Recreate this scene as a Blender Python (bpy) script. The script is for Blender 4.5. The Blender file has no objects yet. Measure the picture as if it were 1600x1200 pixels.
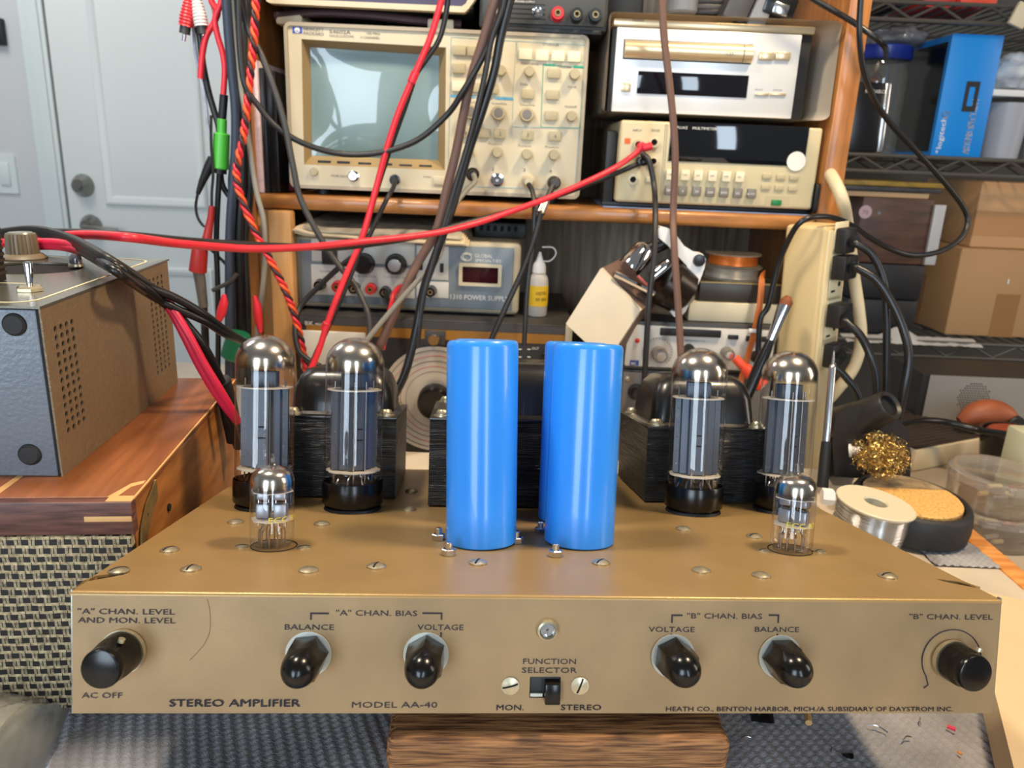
import bpy, bmesh, math, random
from math import sin, cos, pi, radians, floor
from mathutils import Matrix, Vector, noise as mnoise

S = bpy.context.scene
COL = S.collection
random.seed(7)

# ------------------------------------------------------------------ camera
FPX, PITCH, ROLL, CAMH = 1200.0, radians(16.6), radians(2.4), 0.30
_f = Vector((0, cos(PITCH), -sin(PITCH)))
_r0, _u0 = Vector((1, 0, 0)), Vector((0, sin(PITCH), cos(PITCH)))
_r = _r0 * cos(ROLL) + _u0 * sin(ROLL)
_u = _u0 * cos(ROLL) - _r0 * sin(ROLL)
CAMP = Vector((0, 0, CAMH))
cd = bpy.data.cameras.new('camera'); cam = bpy.data.objects.new('camera', cd); COL.objects.link(cam)
cd.sensor_width = 36; cd.sensor_fit = 'HORIZONTAL'; cd.lens = 36 * FPX / 1600
cd.clip_start = 0.01; cd.clip_end = 60
cam.matrix_world = Matrix(((_r.x, _u.x, -_f.x, 0), (_r.y, _u.y, -_f.y, 0), (_r.z, _u.z, -_f.z, CAMH), (0, 0, 0, 1)))
cd.dof.use_dof = True; cd.dof.focus_distance = 0.37; cd.dof.aperture_fstop = 18
S.camera = cam

# ------------------------------------------------------------------ world, lights, exposure
S.view_settings.view_transform = 'Standard'; S.view_settings.look = 'None'
S.view_settings.gamma = 1; S.view_settings.use_curve_mapping = False
S.view_settings.exposure = -0.12
W = bpy.data.worlds.new('world'); S.world = W; W.use_nodes = True
W.node_tree.nodes['Background'].inputs[0].default_value = (0.92, 0.95, 1.0, 1)
W.node_tree.nodes['Background'].inputs[1].default_value = 0.20


def area(name, loc, target, sx, sy, power, colr):
    l = bpy.data.lights.new(name, 'AREA'); l.shape = 'RECTANGLE'; l.size = sx; l.size_y = sy
    l.energy = power; l.color = colr
    o = bpy.data.objects.new(name, l); COL.objects.link(o)
    o.location = loc
    o.rotation_euler = (Vector(target) - Vector(loc)).to_track_quat('-Z', 'Y').to_euler()
    return o


area('window_light', (-1.02, -2.3, 0.75), (0, 0.4, 0.2), 1.0, 1.5, 56, (0.72, 0.86, 1.0))
area('window_light', (0.80, -2.3, 0.75), (0, 0.4, 0.2), 0.42, 1.5, 26, (0.72, 0.86, 1.0))
area('side_window_light', (2.6, 0.1, 0.9), (0, 0.5, 0.2), 0.5, 1.2, 16, (1.0, 0.86, 0.74))
area('bench_lamp_light', (-0.34, 0.47, 1.00), (-0.05, 0.40, 0.0), 0.16, 0.10, 8, (1.0, 0.86, 0.68))
area('bench_lamp_light', (0.42, 0.47, 1.00), (0.05, 0.40, 0.0), 0.16, 0.10, 10.5, (1.0, 0.77, 0.50))
area('door_wall_light', (-1.6, 1.6, 1.5), (-1.3, 2.4, 0.1), 0.6, 0.6, 11, (1.0, 0.98, 0.94))  # unseen area light aimed at the door wall, tuned to its tone


# ------------------------------------------------------------------ measuring helpers (pixel of a 1600x1200 frame -> point on a real plane)
def ray(px, py):
    return _f + _r * ((px - 800) / FPX) + _u * ((600 - py) / FPX)


def at(px, py, Y):
    d = ray(px, py); return CAMP + d * (Y / d.y)


def atz(px, py, z):
    d = ray(px, py); return CAMP + d * ((z - CAMH) / d.z)


def local(M, px, py, y=0.0):
    """point where a pixel's ray meets the plane y=const of frame M, as (x, z) in that frame"""
    n = M.col[1].to_3d(); p0 = M @ Vector((0, y, 0)); d = ray(px, py)
    q = CAMP + d * ((p0 - CAMP).dot(n) / d.dot(n))
    v = M.inverted() @ q
    return v.x, v.z


# ------------------------------------------------------------------ matrices
def T(x, y, z): return Matrix.Translation((x, y, z))
def RX(a): return Matrix.Rotation(radians(a), 4, 'X')
def RY(a): return Matrix.Rotation(radians(a), 4, 'Y')
def RZ(a): return Matrix.Rotation(radians(a), 4, 'Z')
FRONT = RX(90)                       # local z -> -y (towards the viewer), local y -> z


def FA(x, z, y=0.0): return T(x, y, z) @ FRONT


def frame_z(p, d):
    """matrix at p whose z axis runs along d"""
    q = Vector(d).to_track_quat('Z', 'Y'); return Matrix.Translation(p) @ q.to_matrix().to_4x4()


# ------------------------------------------------------------------ materials
def lin(c):
    def k(v):
        v /= 255.0
        return v / 12.92 if v <= 0.04045 else ((v + 0.055) / 1.055) ** 2.4
    return (k(c[0]), k(c[1]), k(c[2]), 1)


def base_mat(name):
    m = bpy.data.materials.new(name); m.use_nodes = True
    nt = m.node_tree; return m, nt, nt.nodes['Principled BSDF']


def obj_coord(nt, scale=(1, 1, 1)):
    tc = nt.nodes.new('ShaderNodeTexCoord'); mp = nt.nodes.new('ShaderNodeMapping')
    mp.inputs['Scale'].default_value = scale
    nt.links.new(tc.outputs['Object'], mp.inputs[0]); return mp.outputs[0]


def noise_node(nt, vec, scale, detail=3):
    n = nt.nodes.new('ShaderNodeTexNoise'); n.inputs['Scale'].default_value = scale; n.inputs['Detail'].default_value = detail
    nt.links.new(vec, n.inputs['Vector']); return n.outputs['Fac']


def ramp(nt, fac, stops):
    r = nt.nodes.new('ShaderNodeValToRGB'); e = r.color_ramp.elements
    while len(e) < len(stops): e.new(0.5)
    for k, (p, c) in enumerate(stops): e[k].position = p; e[k].color = c
    nt.links.new(fac, r.inputs[0]); return r.outputs[0]


def bump(nt, bs, fac, strength, dist):
    b = nt.nodes.new('ShaderNodeBump'); b.inputs['Strength'].default_value = strength; b.inputs['Distance'].default_value = dist
    nt.links.new(fac, b.inputs['Height']); nt.links.new(b.outputs[0], bs.inputs['Normal'])


def mat(name, c, rough=0.5, metal=0.0, var=0.0, vs=40, bp=0.0, bs_=300, coat=0.0, stretch=(1, 1, 1), emit=0.0, spec=0.5):
    m, nt, b = base_mat(name)
    b.inputs['Base Color'].default_value = lin(c); b.inputs['Roughness'].default_value = rough
    b.inputs['Metallic'].default_value = metal; b.inputs['Coat Weight'].default_value = coat
    b.inputs['Specular IOR Level'].default_value = spec
    if var or bp: vec = obj_coord(nt, stretch)
    if var:
        l = lin(c); lo = tuple(x * (1 - var) for x in l[:3]) + (1,); hi = tuple(min(1, x * (1 + var)) for x in l[:3]) + (1,)
        nt.links.new(ramp(nt, noise_node(nt, vec, vs, 4), [(0.3, lo), (0.7, hi)]), b.inputs['Base Color'])
    if bp: bump(nt, b, noise_node(nt, vec, bs_, 2), bp, 0.001)
    if emit:
        b.inputs['Emission Color'].default_value = lin(c); b.inputs['Emission Strength'].default_value = emit
    return m


def wood(name, c1, c2, stretch, scale=20, rough=0.45, contrast=(0.35, 0.65), bp=0.1, coat=0.0):
    m, nt, b = base_mat(name)
    vec = obj_coord(nt, stretch)
    n = noise_node(nt, vec, scale, 6)
    nt.links.new(ramp(nt, n, [(contrast[0], lin(c1)), (contrast[1], lin(c2))]), b.inputs['Base Color'])
    b.inputs['Roughness'].default_value = rough; b.inputs['Coat Weight'].default_value = coat
    bump(nt, b, n, bp, 0.001)
    return m


def glass(name, tint=(255, 255, 255), rough=0.0, gain=1.0, haze=0.0, hazec=(220, 220, 220)):
    """thin clear wall: lets light through, reflects by Fresnel; haze = share of scattering film"""
    m = bpy.data.materials.new(name); m.use_nodes = True; nt = m.node_tree; nt.nodes.clear()
    out = nt.nodes.new('ShaderNodeOutputMaterial'); tr = nt.nodes.new('ShaderNodeBsdfTransparent'); gl = nt.nodes.new('ShaderNodeBsdfGlossy')
    tr.inputs[0].default_value = lin(tint); gl.inputs['Roughness'].default_value = rough
    lw = nt.nodes.new('ShaderNodeLayerWeight'); lw.inputs[0].default_value = 0.5      # facing = 1 - |cos|
    pw = nt.nodes.new('ShaderNodeMath'); pw.operation = 'POWER'; pw.inputs[1].default_value = 3.0
    nt.links.new(lw.outputs['Facing'], pw.inputs[0])
    mu = nt.nodes.new('ShaderNodeMath'); mu.operation = 'MULTIPLY_ADD'; mu.use_clamp = True; mu.inputs[1].default_value = 0.80; mu.inputs[2].default_value = 0.04 * gain
    nt.links.new(pw.outputs[0], mu.inputs[0])
    mx = nt.nodes.new('ShaderNodeMixShader'); nt.links.new(mu.outputs[0], mx.inputs[0])
    src = tr.outputs[0]
    if haze:
        df = nt.nodes.new('ShaderNodeBsdfDiffuse'); df.inputs[0].default_value = lin(hazec)
        m2 = nt.nodes.new('ShaderNodeMixShader'); m2.inputs[0].default_value = haze
        nt.links.new(tr.outputs[0], m2.inputs[1]); nt.links.new(df.outputs[0], m2.inputs[2]); src = m2.outputs[0]
    nt.links.new(src, mx.inputs[1]); nt.links.new(gl.outputs[0], mx.inputs[2]); nt.links.new(mx.outputs[0], out.inputs[0])
    return m


# ------------------------------------------------------------------ mesh builder
class MB:
    def __init__(s): s.bm = bmesh.new(); s.mi = 0

    def m(s, i): s.mi = i; return s

    def _add(s, t, M=None):
        if M is not None: t.transform(M)
        for f in t.faces: f.material_index = s.mi
        me = bpy.data.meshes.new('tmp'); t.to_mesh(me); s.bm.from_mesh(me); bpy.data.meshes.remove(me); t.free(); return s

    def box(s, x0, x1, y0, y1, z0, z1, bev=0.0, seg=2, M=None):
        t = bmesh.new(); bmesh.ops.create_cube(t, size=1.0)
        t.transform(T((x0 + x1) / 2, (y0 + y1) / 2, (z0 + z1) / 2) @ Matrix.Diagonal((abs(x1 - x0), abs(y1 - y0), abs(z1 - z0), 1)))
        if bev: bmesh.ops.bevel(t, geom=t.edges[:], offset=bev, segments=seg, profile=0.5, affect='EDGES')
        return s._add(t, M)

    def lathe(s, prof, n=32, M=None):
        t = bmesh.new(); rings = []
        for r, z in prof:
            if r < 1e-7: rings.append([t.verts.new((0, 0, z))])
            else: rings.append([t.verts.new((r * cos(2 * pi * k / n), r * sin(2 * pi * k / n), z)) for k in range(n)])
        for a, b in zip(rings, rings[1:]):
            if len(a) == 1 and len(b) == 1: continue
            for k in range(n):
                j = (k + 1) % n
                try:
                    if len(a) == 1: t.faces.new((a[0], b[j], b[k]))
                    elif len(b) == 1: t.faces.new((a[k], a[j], b[0]))
                    else: t.faces.new((a[k], a[j], b[j], b[k]))
                except ValueError: pass
        bmesh.ops.recalc_face_normals(t, faces=t.faces[:])
        return s._add(t, M)

    def cyl(s, p0, p1, r, r1=None, n=20, bev=0.0):
        p0 = Vector(p0); d = Vector(p1) - p0; L = d.length; r1 = r if r1 is None else r1
        if bev: pr = [(0, 0), (r - bev, 0), (r, bev), (r1, L - bev), (r1 - bev, L), (0, L)]
        else: pr = [(0, 0), (r, 0), (r1, L), (0, L)]
        return s.lathe(pr, n, frame_z(p0, d))

    def ball(s, p, r, n=16, sz=1.0):
        return s.lathe([(r * sin(pi * k / 10), -r * sz * cos(pi * k / 10)) for k in range(11)], n, Matrix.Translation(p))

    def prism(s, poly, z0, z1, M=None, bev=0.0):
        t = bmesh.new()
        a = [t.verts.new((x, y, z0)) for x, y in poly]; b = [t.verts.new((x, y, z1)) for x, y in poly]
        n = len(poly); t.faces.new(a[::-1]); t.faces.new(b)
        for k in range(n): t.faces.new((a[k], a[(k + 1) % n], b[(k + 1) % n], b[k]))
        bmesh.ops.recalc_face_normals(t, faces=t.faces[:])
        if bev: bmesh.ops.bevel(t, geom=t.edges[:], offset=bev, segments=2, profile=0.5, affect='EDGES')
        return s._add(t, M)

    def loft(s, rings, cap=True, M=None, closed=False):
        t = bmesh.new(); vs = [[t.verts.new(p) for p in r] for r in rings]; n = len(rings[0])
        pairs = list(zip(vs, vs[1:])) + ([(vs[-1], vs[0])] if closed else [])
        for a, b in pairs:
            for k in range(n): t.faces.new((a[k], a[(k + 1) % n], b[(k + 1) % n], b[k]))
        if cap and not closed: t.faces.new(vs[0][::-1]); t.faces.new(vs[-1])
        bmesh.ops.recalc_face_normals(t, faces=t.faces[:])
        return s._add(t, M)

    def tube(s, pts, r, n=8, flat=None, M=None):
        """tube along points; flat=(dir, factor) squashes the section along a direction"""
        P = [Vector(p) for p in pts]; rings = []; up = None
        for i, p in enumerate(P):
            d = (P[min(i + 1, len(P) - 1)] - P[max(i - 1, 0)]).normalized()
            if up is None:
                up = Vector((0, 0, 1)) if abs(d.z) < 0.9 else Vector((1, 0, 0))
            x = d.cross(up).normalized(); up = x.cross(d).normalized()
            rr = r[i] if isinstance(r, (list, tuple)) else r
            ring = [p + x * (rr * cos(2 * pi * k / n)) + up * (rr * sin(2 * pi * k / n)) for k in range(n)]
            if flat:
                fd = Vector(flat[0]).normalized(); ring = [q - fd * ((q - p).dot(fd) * (1 - flat[1])) for q in ring]
            rings.append(ring)
        return s.loft(rings, True, M)

    def grid(s, fn, nu, nv, M=None):
        t = bmesh.new(); v = [[t.verts.new(fn(i / nu, j / nv)) for j in range(nv + 1)] for i in range(nu + 1)]
        for i in range(nu):
            for j in range(nv): t.faces.new((v[i][j], v[i + 1][j], v[i + 1][j + 1], v[i][j + 1]))
        return s._add(t, M)

    def plate(s, outer, holes, th, M=None):
        """flat sheet with real holes, in the xy plane, z from 0 to th"""
        cu = bpy.data.curves.new('tmp', 'CURVE'); cu.dimensions = '2D'; cu.fill_mode = 'BOTH'; cu.extrude = th / 2
        for poly in [outer] + holes:
            sp = cu.splines.new('POLY'); sp.points.add(len(poly) - 1); sp.use_cyclic_u = True
            for q, (x, y) in zip(sp.points, poly): q.co = (x, y, 0, 1)
        o = bpy.data.objects.new('tmp', cu); t = bmesh.new(); t.from_mesh(o.to_mesh()); o.to_mesh_clear()
        bpy.data.objects.remove(o); bpy.data.curves.remove(cu)
        t.transform(T(0, 0, th / 2)); return s._add(t, M)

    def text(s, body, x, z, w=None, h=None, align='L', y=-0.0004, bold=0.0, M=None, rot=0.0, th=0.00012):
        """lettering on a front plane: left/centre x, baseline z, fitted to width w and capital height h"""
        cu = bpy.data.curves.new('tmp', 'FONT'); cu.body = body; cu.size = 1; cu.resolution_u = 2
        o = bpy.data.objects.new('tmp', cu); t = bmesh.new(); t.from_mesh(o.to_mesh()); o.to_mesh_clear()
        bpy.data.objects.remove(o); bpy.data.curves.remove(cu)
        if not t.verts: t.free(); return s
        xs = [v.co.x for v in t.verts]; x0, x1 = min(xs), max(xs); ch = 0.69
        sy = (h or 0.002) / ch; sx = (w / (x1 - x0)) if w else sy
        ox = 0 if align == 'L' else (-(x1 - x0) / 2 if align == 'C' else -(x1 - x0))
        t.transform(FA(x, z, y) @ RZ(rot) @ Matrix.Diagonal((sx, sy, 1, 1)) @ T(ox - x0, 0, 0))
        if bold:
            c = t.copy(); c.transform(T(*(FA(0, 0).to_3x3() @ Matrix.Rotation(radians(rot), 3, 'Z') @ Vector((bold * sy, bold * sy * 0.5, 0))))); s._add(c, M)
        return s._add(t, M)

    def build(s, name, mats, parent=None, smooth=35, M=None):
        if not isinstance(mats, (list, tuple)): mats = [mats]
        me = bpy.data.meshes.new(name)
        if parent is None and M is None:
            xs = [v.co for v in s.bm.verts]
            c = Vector(((min(v.x for v in xs) + max(v.x for v in xs)) / 2, (min(v.y for v in xs) + max(v.y for v in xs)) / 2, min(v.z for v in xs)))
            M = Matrix.Translation(c); s.bm.transform(M.inverted())
        s.bm.to_mesh(me); s.bm.free()
        for mm in mats: me.materials.append(mm)
        if smooth:
            me.shade_smooth(); me.set_sharp_from_angle(angle=radians(smooth))
        o = bpy.data.objects.new(name, me); COL.objects.link(o)
        if parent is not None: o.parent = parent
        if M is not None:
            if parent is not None: o.matrix_basis = M
            else: o.matrix_world = M
        return o


def tag(o, label, cat, group=None, kind=None):
    o['label'] = label; o['category'] = cat
    if group: o['group'] = group
    if kind: o['kind'] = kind
    return o


def struct(o): o['kind'] = 'structure'; return o


def thing(name, label, cat, M, group=None):
    o = bpy.data.objects.new(name, None); o.empty_display_size = 0.02; COL.objects.link(o)
    o.matrix_world = M; return tag(o, label, cat, group)


def dup(root, M, label, group=None):
    r = root.copy(); COL.objects.link(r); r.matrix_world = M; r['label'] = label
    if group: r['group'] = group
    for ch in list(root.children):
        c = ch.copy(); COL.objects.link(c); c.parent = r
        for g in ch.children:
            d = g.copy(); COL.objects.link(d); d.parent = c
    return r


def spline(pts, n=10):
    """Catmull-Rom through 3D points"""
    P = [Vector(p) for p in pts]; P = [P[0] * 2 - P[1]] + P + [P[-1] * 2 - P[-2]]; out = []
    for i in range(1, len(P) - 2):
        a, b, c, d = P[i - 1:i + 3]
        for k in range(n):
            t = k / n
            out.append(0.5 * ((2 * b) + (c - a) * t + (2 * a - 5 * b + 4 * c - d) * t * t + (3 * b - a - 3 * c + d) * t ** 3))
    out.append(P[-2]); return out


def circ(x, y, r, n=16): return [(x + r * cos(2 * pi * k / n), y + r * sin(2 * pi * k / n)) for k in range(n)]
def rrect(x0, x1, y0, y1, r, n=5):
    o = []
    for cx, cy, a0 in ((x1 - r, y1 - r, 0), (x0 + r, y1 - r, 90), (x0 + r, y0 + r, 180), (x1 - r, y0 + r, 270)):
        for k in range(n + 1):
            a = radians(a0 + 90 * k / n); o.append((cx + r * cos(a), cy + r * sin(a)))
    return o

# ------------------------------------------------------------------ palette
M_GOLD = mat('gold_hammer_paint', (168, 138, 90), 0.34, 0.40, var=0.07, vs=30, bp=0.05, bs_=900)
M_GOLDP = mat('gold_panel_paint', (156, 129, 92), 0.46, 0.30, var=0.12, vs=28, bp=0.05, bs_=900)
M_INK = mat('black_silkscreen_ink', (38, 34, 44), 0.6)
M_BLK = mat('black_bakelite', (13, 12, 11), 0.22, spec=0.4)
M_BLKM = mat('black_matte_plastic', (24, 24, 25), 0.5)
M_RUB = mat('black_rubber', (32, 32, 33), 0.6)
M_LAM = mat('black_laminations', (24, 25, 27), 0.30, bp=0.9, bs_=60, stretch=(1, 1, 40))
M_BELL = mat('black_enamel_bell', (20, 20, 21), 0.30, coat=0.2)
M_NICK = mat('dull_nickel', (196, 186, 158), 0.32, 0.85, var=0.12, vs=300)
M_STEEL = mat('bright_steel', (205, 205, 205), 0.22, 1.0)
M_CHROME = mat('chrome', (225, 225, 225), 0.07, 1.0)
M_ZINC = mat('zinc_washer', (184, 184, 174), 0.4, 0.5)
M_BLUE = mat('blue_capacitor_sleeve', (46, 142, 240), 0.28, coat=0.25, var=0.03, vs=12)
M_GLASS = glass('clear_glass', (250, 250, 250), 0.0, 1.6)
M_PLATE = mat('grey_carbonised_anode', (82, 86, 94), 0.42, 0.35)
M_MICA = mat('mica_spacer', (214, 205, 190), 0.4)
M_WIRE = mat('nickel_wire', (190, 180, 170), 0.25, 1.0)
M_SLOT = mat('dark_hole', (12, 11, 10), 0.9)
M_YEL = mat('yellow_print', (214, 196, 40), 0.6)


def getter_mat():
    m = bpy.data.materials.new('silver_getter_film'); m.use_nodes = True; nt = m.node_tree; b = nt.nodes['Principled BSDF']
    b.inputs['Metallic'].default_value = 1; b.inputs['Roughness'].default_value = 0.2
    tc = nt.nodes.new('ShaderNodeTexCoord'); sp = nt.nodes.new('ShaderNodeSeparateXYZ'); nt.links.new(tc.outputs['Generated'], sp.inputs[0])
    nt.links.new(ramp(nt, sp.outputs[2], [(0.0, lin((120, 92, 62))), (0.3, lin((200, 186, 164))), (0.7, lin((228, 222, 212)))]), b.inputs['Base Color'])
    r = nt.nodes.new('ShaderNodeMapRange'); r.inputs['From Min'].default_value = 0.0; r.inputs['From Max'].default_value = 0.16
    r.inputs['To Min'].default_value = 0.08; nt.links.new(sp.outputs[2], r.inputs[0]); nt.links.new(r.outputs[0], b.inputs['Alpha'])
    return m


M_GET = getter_mat()

# ------------------------------------------------------------------ setting
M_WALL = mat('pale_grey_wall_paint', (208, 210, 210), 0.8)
M_DOOR = mat('white_door_paint', (226, 231, 228), 0.45)
M_TRIM = mat('white_trim_paint', (222, 230, 228), 0.4)
M_CONC = mat('grey_concrete', (105, 100, 95), 0.8, var=0.15, vs=6)
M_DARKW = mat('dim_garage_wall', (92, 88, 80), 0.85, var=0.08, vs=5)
struct(MB().box(-3.2, 2.6, -2.9, 2.6, -0.90, -0.85).build('floor', M_CONC))
struct(MB().box(-3.2, 2.6, 2.42, 2.55, -0.85, 2.0).build('wall_back', M_WALL))
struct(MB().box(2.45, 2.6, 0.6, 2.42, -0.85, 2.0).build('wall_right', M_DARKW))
struct(MB().box(-3.2, -3.05, -2.9, 2.42, -0.85, 2.0).build('wall_left', M_WALL))
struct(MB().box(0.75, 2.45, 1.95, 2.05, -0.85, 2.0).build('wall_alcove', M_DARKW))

# door wall (front face of wall_back at y=2.42)
dl, dr = -1.375, -0.48
d = MB().box(dl, dr, 2.385, 2.418, -0.84, 1.25, 0.002)
ROWS = [(-0.70, -0.02), (0.10, 0.70), (0.78, 1.15)]
z1a = at(200, 322, 2.385).z; z1b = at(200, 415, 2.385).z
ROWS = [(-0.70, z1b), (z1a, 0.98)]
for (za, zb) in ROWS:
    for (xa, xb) in ((dl + 0.115, dl + 0.43), (dl + 0.50, dr - 0.10)):
        for (i0, i1, yy) in ((0, 0.03, 2.379),):
            # raised moulding ring with a sunk field
            d.loft([[(xa + i, y, za + i), (xb - i, y, za + i), (xb - i, y, zb - i), (xa + i, y, zb - i)] for i, y in ((0, 2.386), (0.004, 2.377), (0.010, 2.375), (0.020, 2.379), (0.030, 2.3855))], cap=False)
door = d.build('door_1', M_DOOR); struct(door)
for nm, px, py in (('deadbolt', 130, 290), ('door_lever', 143, 353)):
    p = at(px, py, 2.385); b = MB()
    b.lathe([(0, 0.03), (0.020, 0.03), (0.024, 0.022), (0.033, 0.006), (0.035, 0), (0, 0)], 28, T(p.x, p.y, p.z) @ FRONT)
    if nm == 'deadbolt': b.lathe([(0, 0.036), (0.012, 0.035), (0.013, 0.0)], 20, T(p.x, p.y, p.z) @ FRONT)
    else: b.tube(spline([(p.x, p.y - 0.03, p.z), (p.x + 0.01, p.y - 0.055, p.z), (p.x + 0.05, p.y - 0.06, p.z - 0.002), (p.x + 0.105, p.y - 0.05, p.z - 0.006)], 6), 0.009, 10)
    b.build(nm, bpy.data.materials.get('satin_nickel') or mat('satin_nickel', (150, 148, 142), 0.28, 0.9), door, M=door.matrix_world.inverted())
t = MB()
for a, b_, yy in ((0, 0.06, 2.392), (0.012, 0.05, 2.386), (0.045, 0.075, 2.398)):
    t.box(dl - 0.012 - b_, dl - 0.012 - a, yy, 2.42, -0.85, 1.9, 0.004)
struct(t.build('trim_1', M_TRIM))
struct(MB().box(dl - 0.012, dl - 0.002, 2.40, 2.42, -0.85, 1.9).build('door_gap_strip', mat('door_gap_painted_shade', (96, 92, 82), 0.8)))  # dark strip painted as the shade in the gap beside the door
p = at(8, 272, 2.415)
sw = thing('light_switch', 'white rocker light switch on the wall left of the white door', 'light switch', T(p.x, 2.42, p.z))
MB().plate(rrect(-0.035, 0.035, -0.057, 0.057, 0.004), [], 0.006, FRONT).build('cover_plate', M_TRIM, sw)
MB().box(-0.016, 0.016, -0.011, -0.006, -0.033, 0.033, 0.002).build('rocker', M_TRIM, sw)
p = at(2, 50, 2.415)
th = thing('wall_alarm', 'small black wall box with red face above the light switch', 'alarm', T(p.x, 2.42, p.z))
MB().box(-0.03, 0.012, -0.02, 0, -0.036, 0.036, 0.003).build('case', M_BLKM, th)
MB().box(-0.02, 0.004, -0.023, -0.02, -0.008, 0.016, 0.002).build('red_face', mat('red_plastic', (214, 50, 52), 0.4), th)

# bench and what lies on it
M_BENCH = mat('worn_pale_bench', (205, 192, 172), 0.6, var=0.12, vs=14, bp=0.15, bs_=200)
M_EDGE = wood('orange_wood_edge', (206, 130, 60), (232, 165, 92), (1, 12, 12), 14)
bn = thing('workbench', 'pale worn workbench top with an orange wood edge under everything', 'workbench', T(0, 0, 0))
MB().box(-1.0, 0.394, -0.25, 0.745, -0.035, 0.0, 0.001).build('bench_top', M_BENCH, bn)
MB().box(0.394, 0.412, -0.25, 0.745, -0.045, 0.001, 0.002).build('edge_strip', M_EDGE, bn)
for x, y in ((-0.9, -0.15), (0.33, -0.15), (-0.9, 0.68), (0.33, 0.68)):
    MB().box(x - 0.035, x + 0.035, y - 0.035, y + 0.035, -0.85, -0.036, 0.003).build('leg', M_EDGE, bn)

rt_ = thing('rear_table', 'low wooden table behind the workbench carrying the bookcase', 'table', T(0, 1.0, 0))
MB().box(-0.6, 0.41, -0.25, 0.22, -0.085, -0.050, 0.001).build('table_top', M_BENCH, rt_)
for x, y in ((-0.55, -0.2), (0.36, -0.2), (-0.55, 0.17), (0.36, 0.17)): MB().box(x - 0.03, x + 0.03, y - 0.03, y + 0.03, -0.85, -0.086, 0.003).build('leg', M_EDGE, rt_)


def ribmat():
    m, nt, b = base_mat('grey_ribbed_mat'); vec = obj_coord(nt)
    w = nt.nodes.new('ShaderNodeTexNoise'); w.inputs['Scale'].default_value = 900; nt.links.new(vec, w.inputs['Vector'])
    n2 = noise_node(nt, vec, 18, 5)
    nt.links.new(ramp(nt, n2, [(0.3, lin((122, 122, 126))), (0.7, lin((168, 166, 168)))]), b.inputs['Base Color'])
    b.inputs['Roughness'].default_value = 0.75; bump(nt, b, w.outputs['Fac'], 0.5, 0.001)
    return m


M_MAT = ribmat()
PIT = 0.0060


def matfn(x0, x1, y0, y1):
    def fn(u, v):
        x = x0 + (x1 - x0) * u; y = y0 + (y1 - y0) * v
        s = (x * cos(radians(24)) + y * sin(radians(24))) / PIT
        q = (y * cos(radians(24)) - x * sin(radians(24))) / 0.0042
        return (x, y, 0.0024 + 0.0009 * sin(2 * pi * s) * (0.6 + 0.4 * sin(2 * pi * (q + 0.5 * floor(s)))) + 0.0006 * mnoise.noise((x * 30, y * 30, 0)))
    return fn


g = MB().grid(matfn(-0.50, 0.375, 0.20, 0.47), 660, 210)
g.box(-0.50, 0.375, 0.20, 0.47, 0.0002, 0.0016)
tag(g.build('bench_mat', M_MAT, smooth=180), 'grey ribbed rubber mat lying under the amplifier and wood block', 'mat')

M_BLOCK = wood('weathered_pine', (84, 50, 25), (168, 118, 72), (5, 60, 110), 9, 0.7, (0.36, 0.64), 0.9)


def blockfn():
    b = MB(); b.box(-0.0725, 0.0735, 0, 0.047, 0, 0.062, 0.004, 4)
    bmesh.ops.subdivide_edges(b.bm, edges=[e for e in b.bm.edges if e.calc_length() > 0.03], cuts=24, use_grid_fill=True)
    for v in b.bm.verts:
        n = mnoise.noise((v.co.x * 60, v.co.y * 90, v.co.z * 150)); v.co.y += 0.0007 * n; v.co.z += 0.0002 * n; v.co.x += 0.0006 * n
    return b


tag(blockfn().build('wood_block', M_BLOCK, M=T(0.0265, 0.2655, 0.0042) @ RZ(3.3), smooth=50),
    'weathered pine wood block propping up the front of the amplifier', 'wood block')

bits = [(1190, 1121, 'b', 0.006, 'black curled foil scrap on the mat right of the wood block'), (1165, 1155, 's', 0.003, 'small wire clipping near the lower right of the wood block'),
        (1262, 1127, 'y', 0.006, 'tan sliver of wood on the mat under the amplifier edge'), (1372, 1140, 's', 0.005, 'bright wire clipping in the middle of the right mat'),
        (1417, 1155, 's', 0.003, 'short solder blob on the mat below the red scrap'), (1324, 1180, 'b', 0.003, 'black crumb near the bottom of the right mat'),
        (1300, 1172, 's', 0.003, 'thin bent lead clipping near the bottom edge of the mat'), (1486, 1140, 'r', 0.0035, 'red plastic scrap on the right of the mat'),
        (1560, 1150, 'g', 0.005, 'dark grey wire sleeve scrap at the right of the mat'), (1583, 1190, 'u', 0.004, 'blue insulation scrap at the lower right corner of the mat'),
        (1499, 1178, 'o', 0.002, 'orange crumb between the red and blue scraps'), (1438, 1128, 's', 0.003, 'tiny wire clipping just under the amplifier front edge'),
        (1545, 1162, 's', 0.004, 'wire clipping beside the dark grey sleeve scrap')]
MB_C = {'b': mat('black_scrap', (20, 20, 26), 0.2), 's': M_STEEL, 'y': mat('tan_scrap', (190, 150, 96), 0.6), 'r': mat('red_scrap', (224, 60, 84), 0.4),
        'g': mat('grey_scrap', (60, 60, 66), 0.5), 'u': mat('blue_scrap', (24, 74, 190), 0.35), 'o': mat('orange_scrap', (226, 140, 60), 0.5)}
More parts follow.
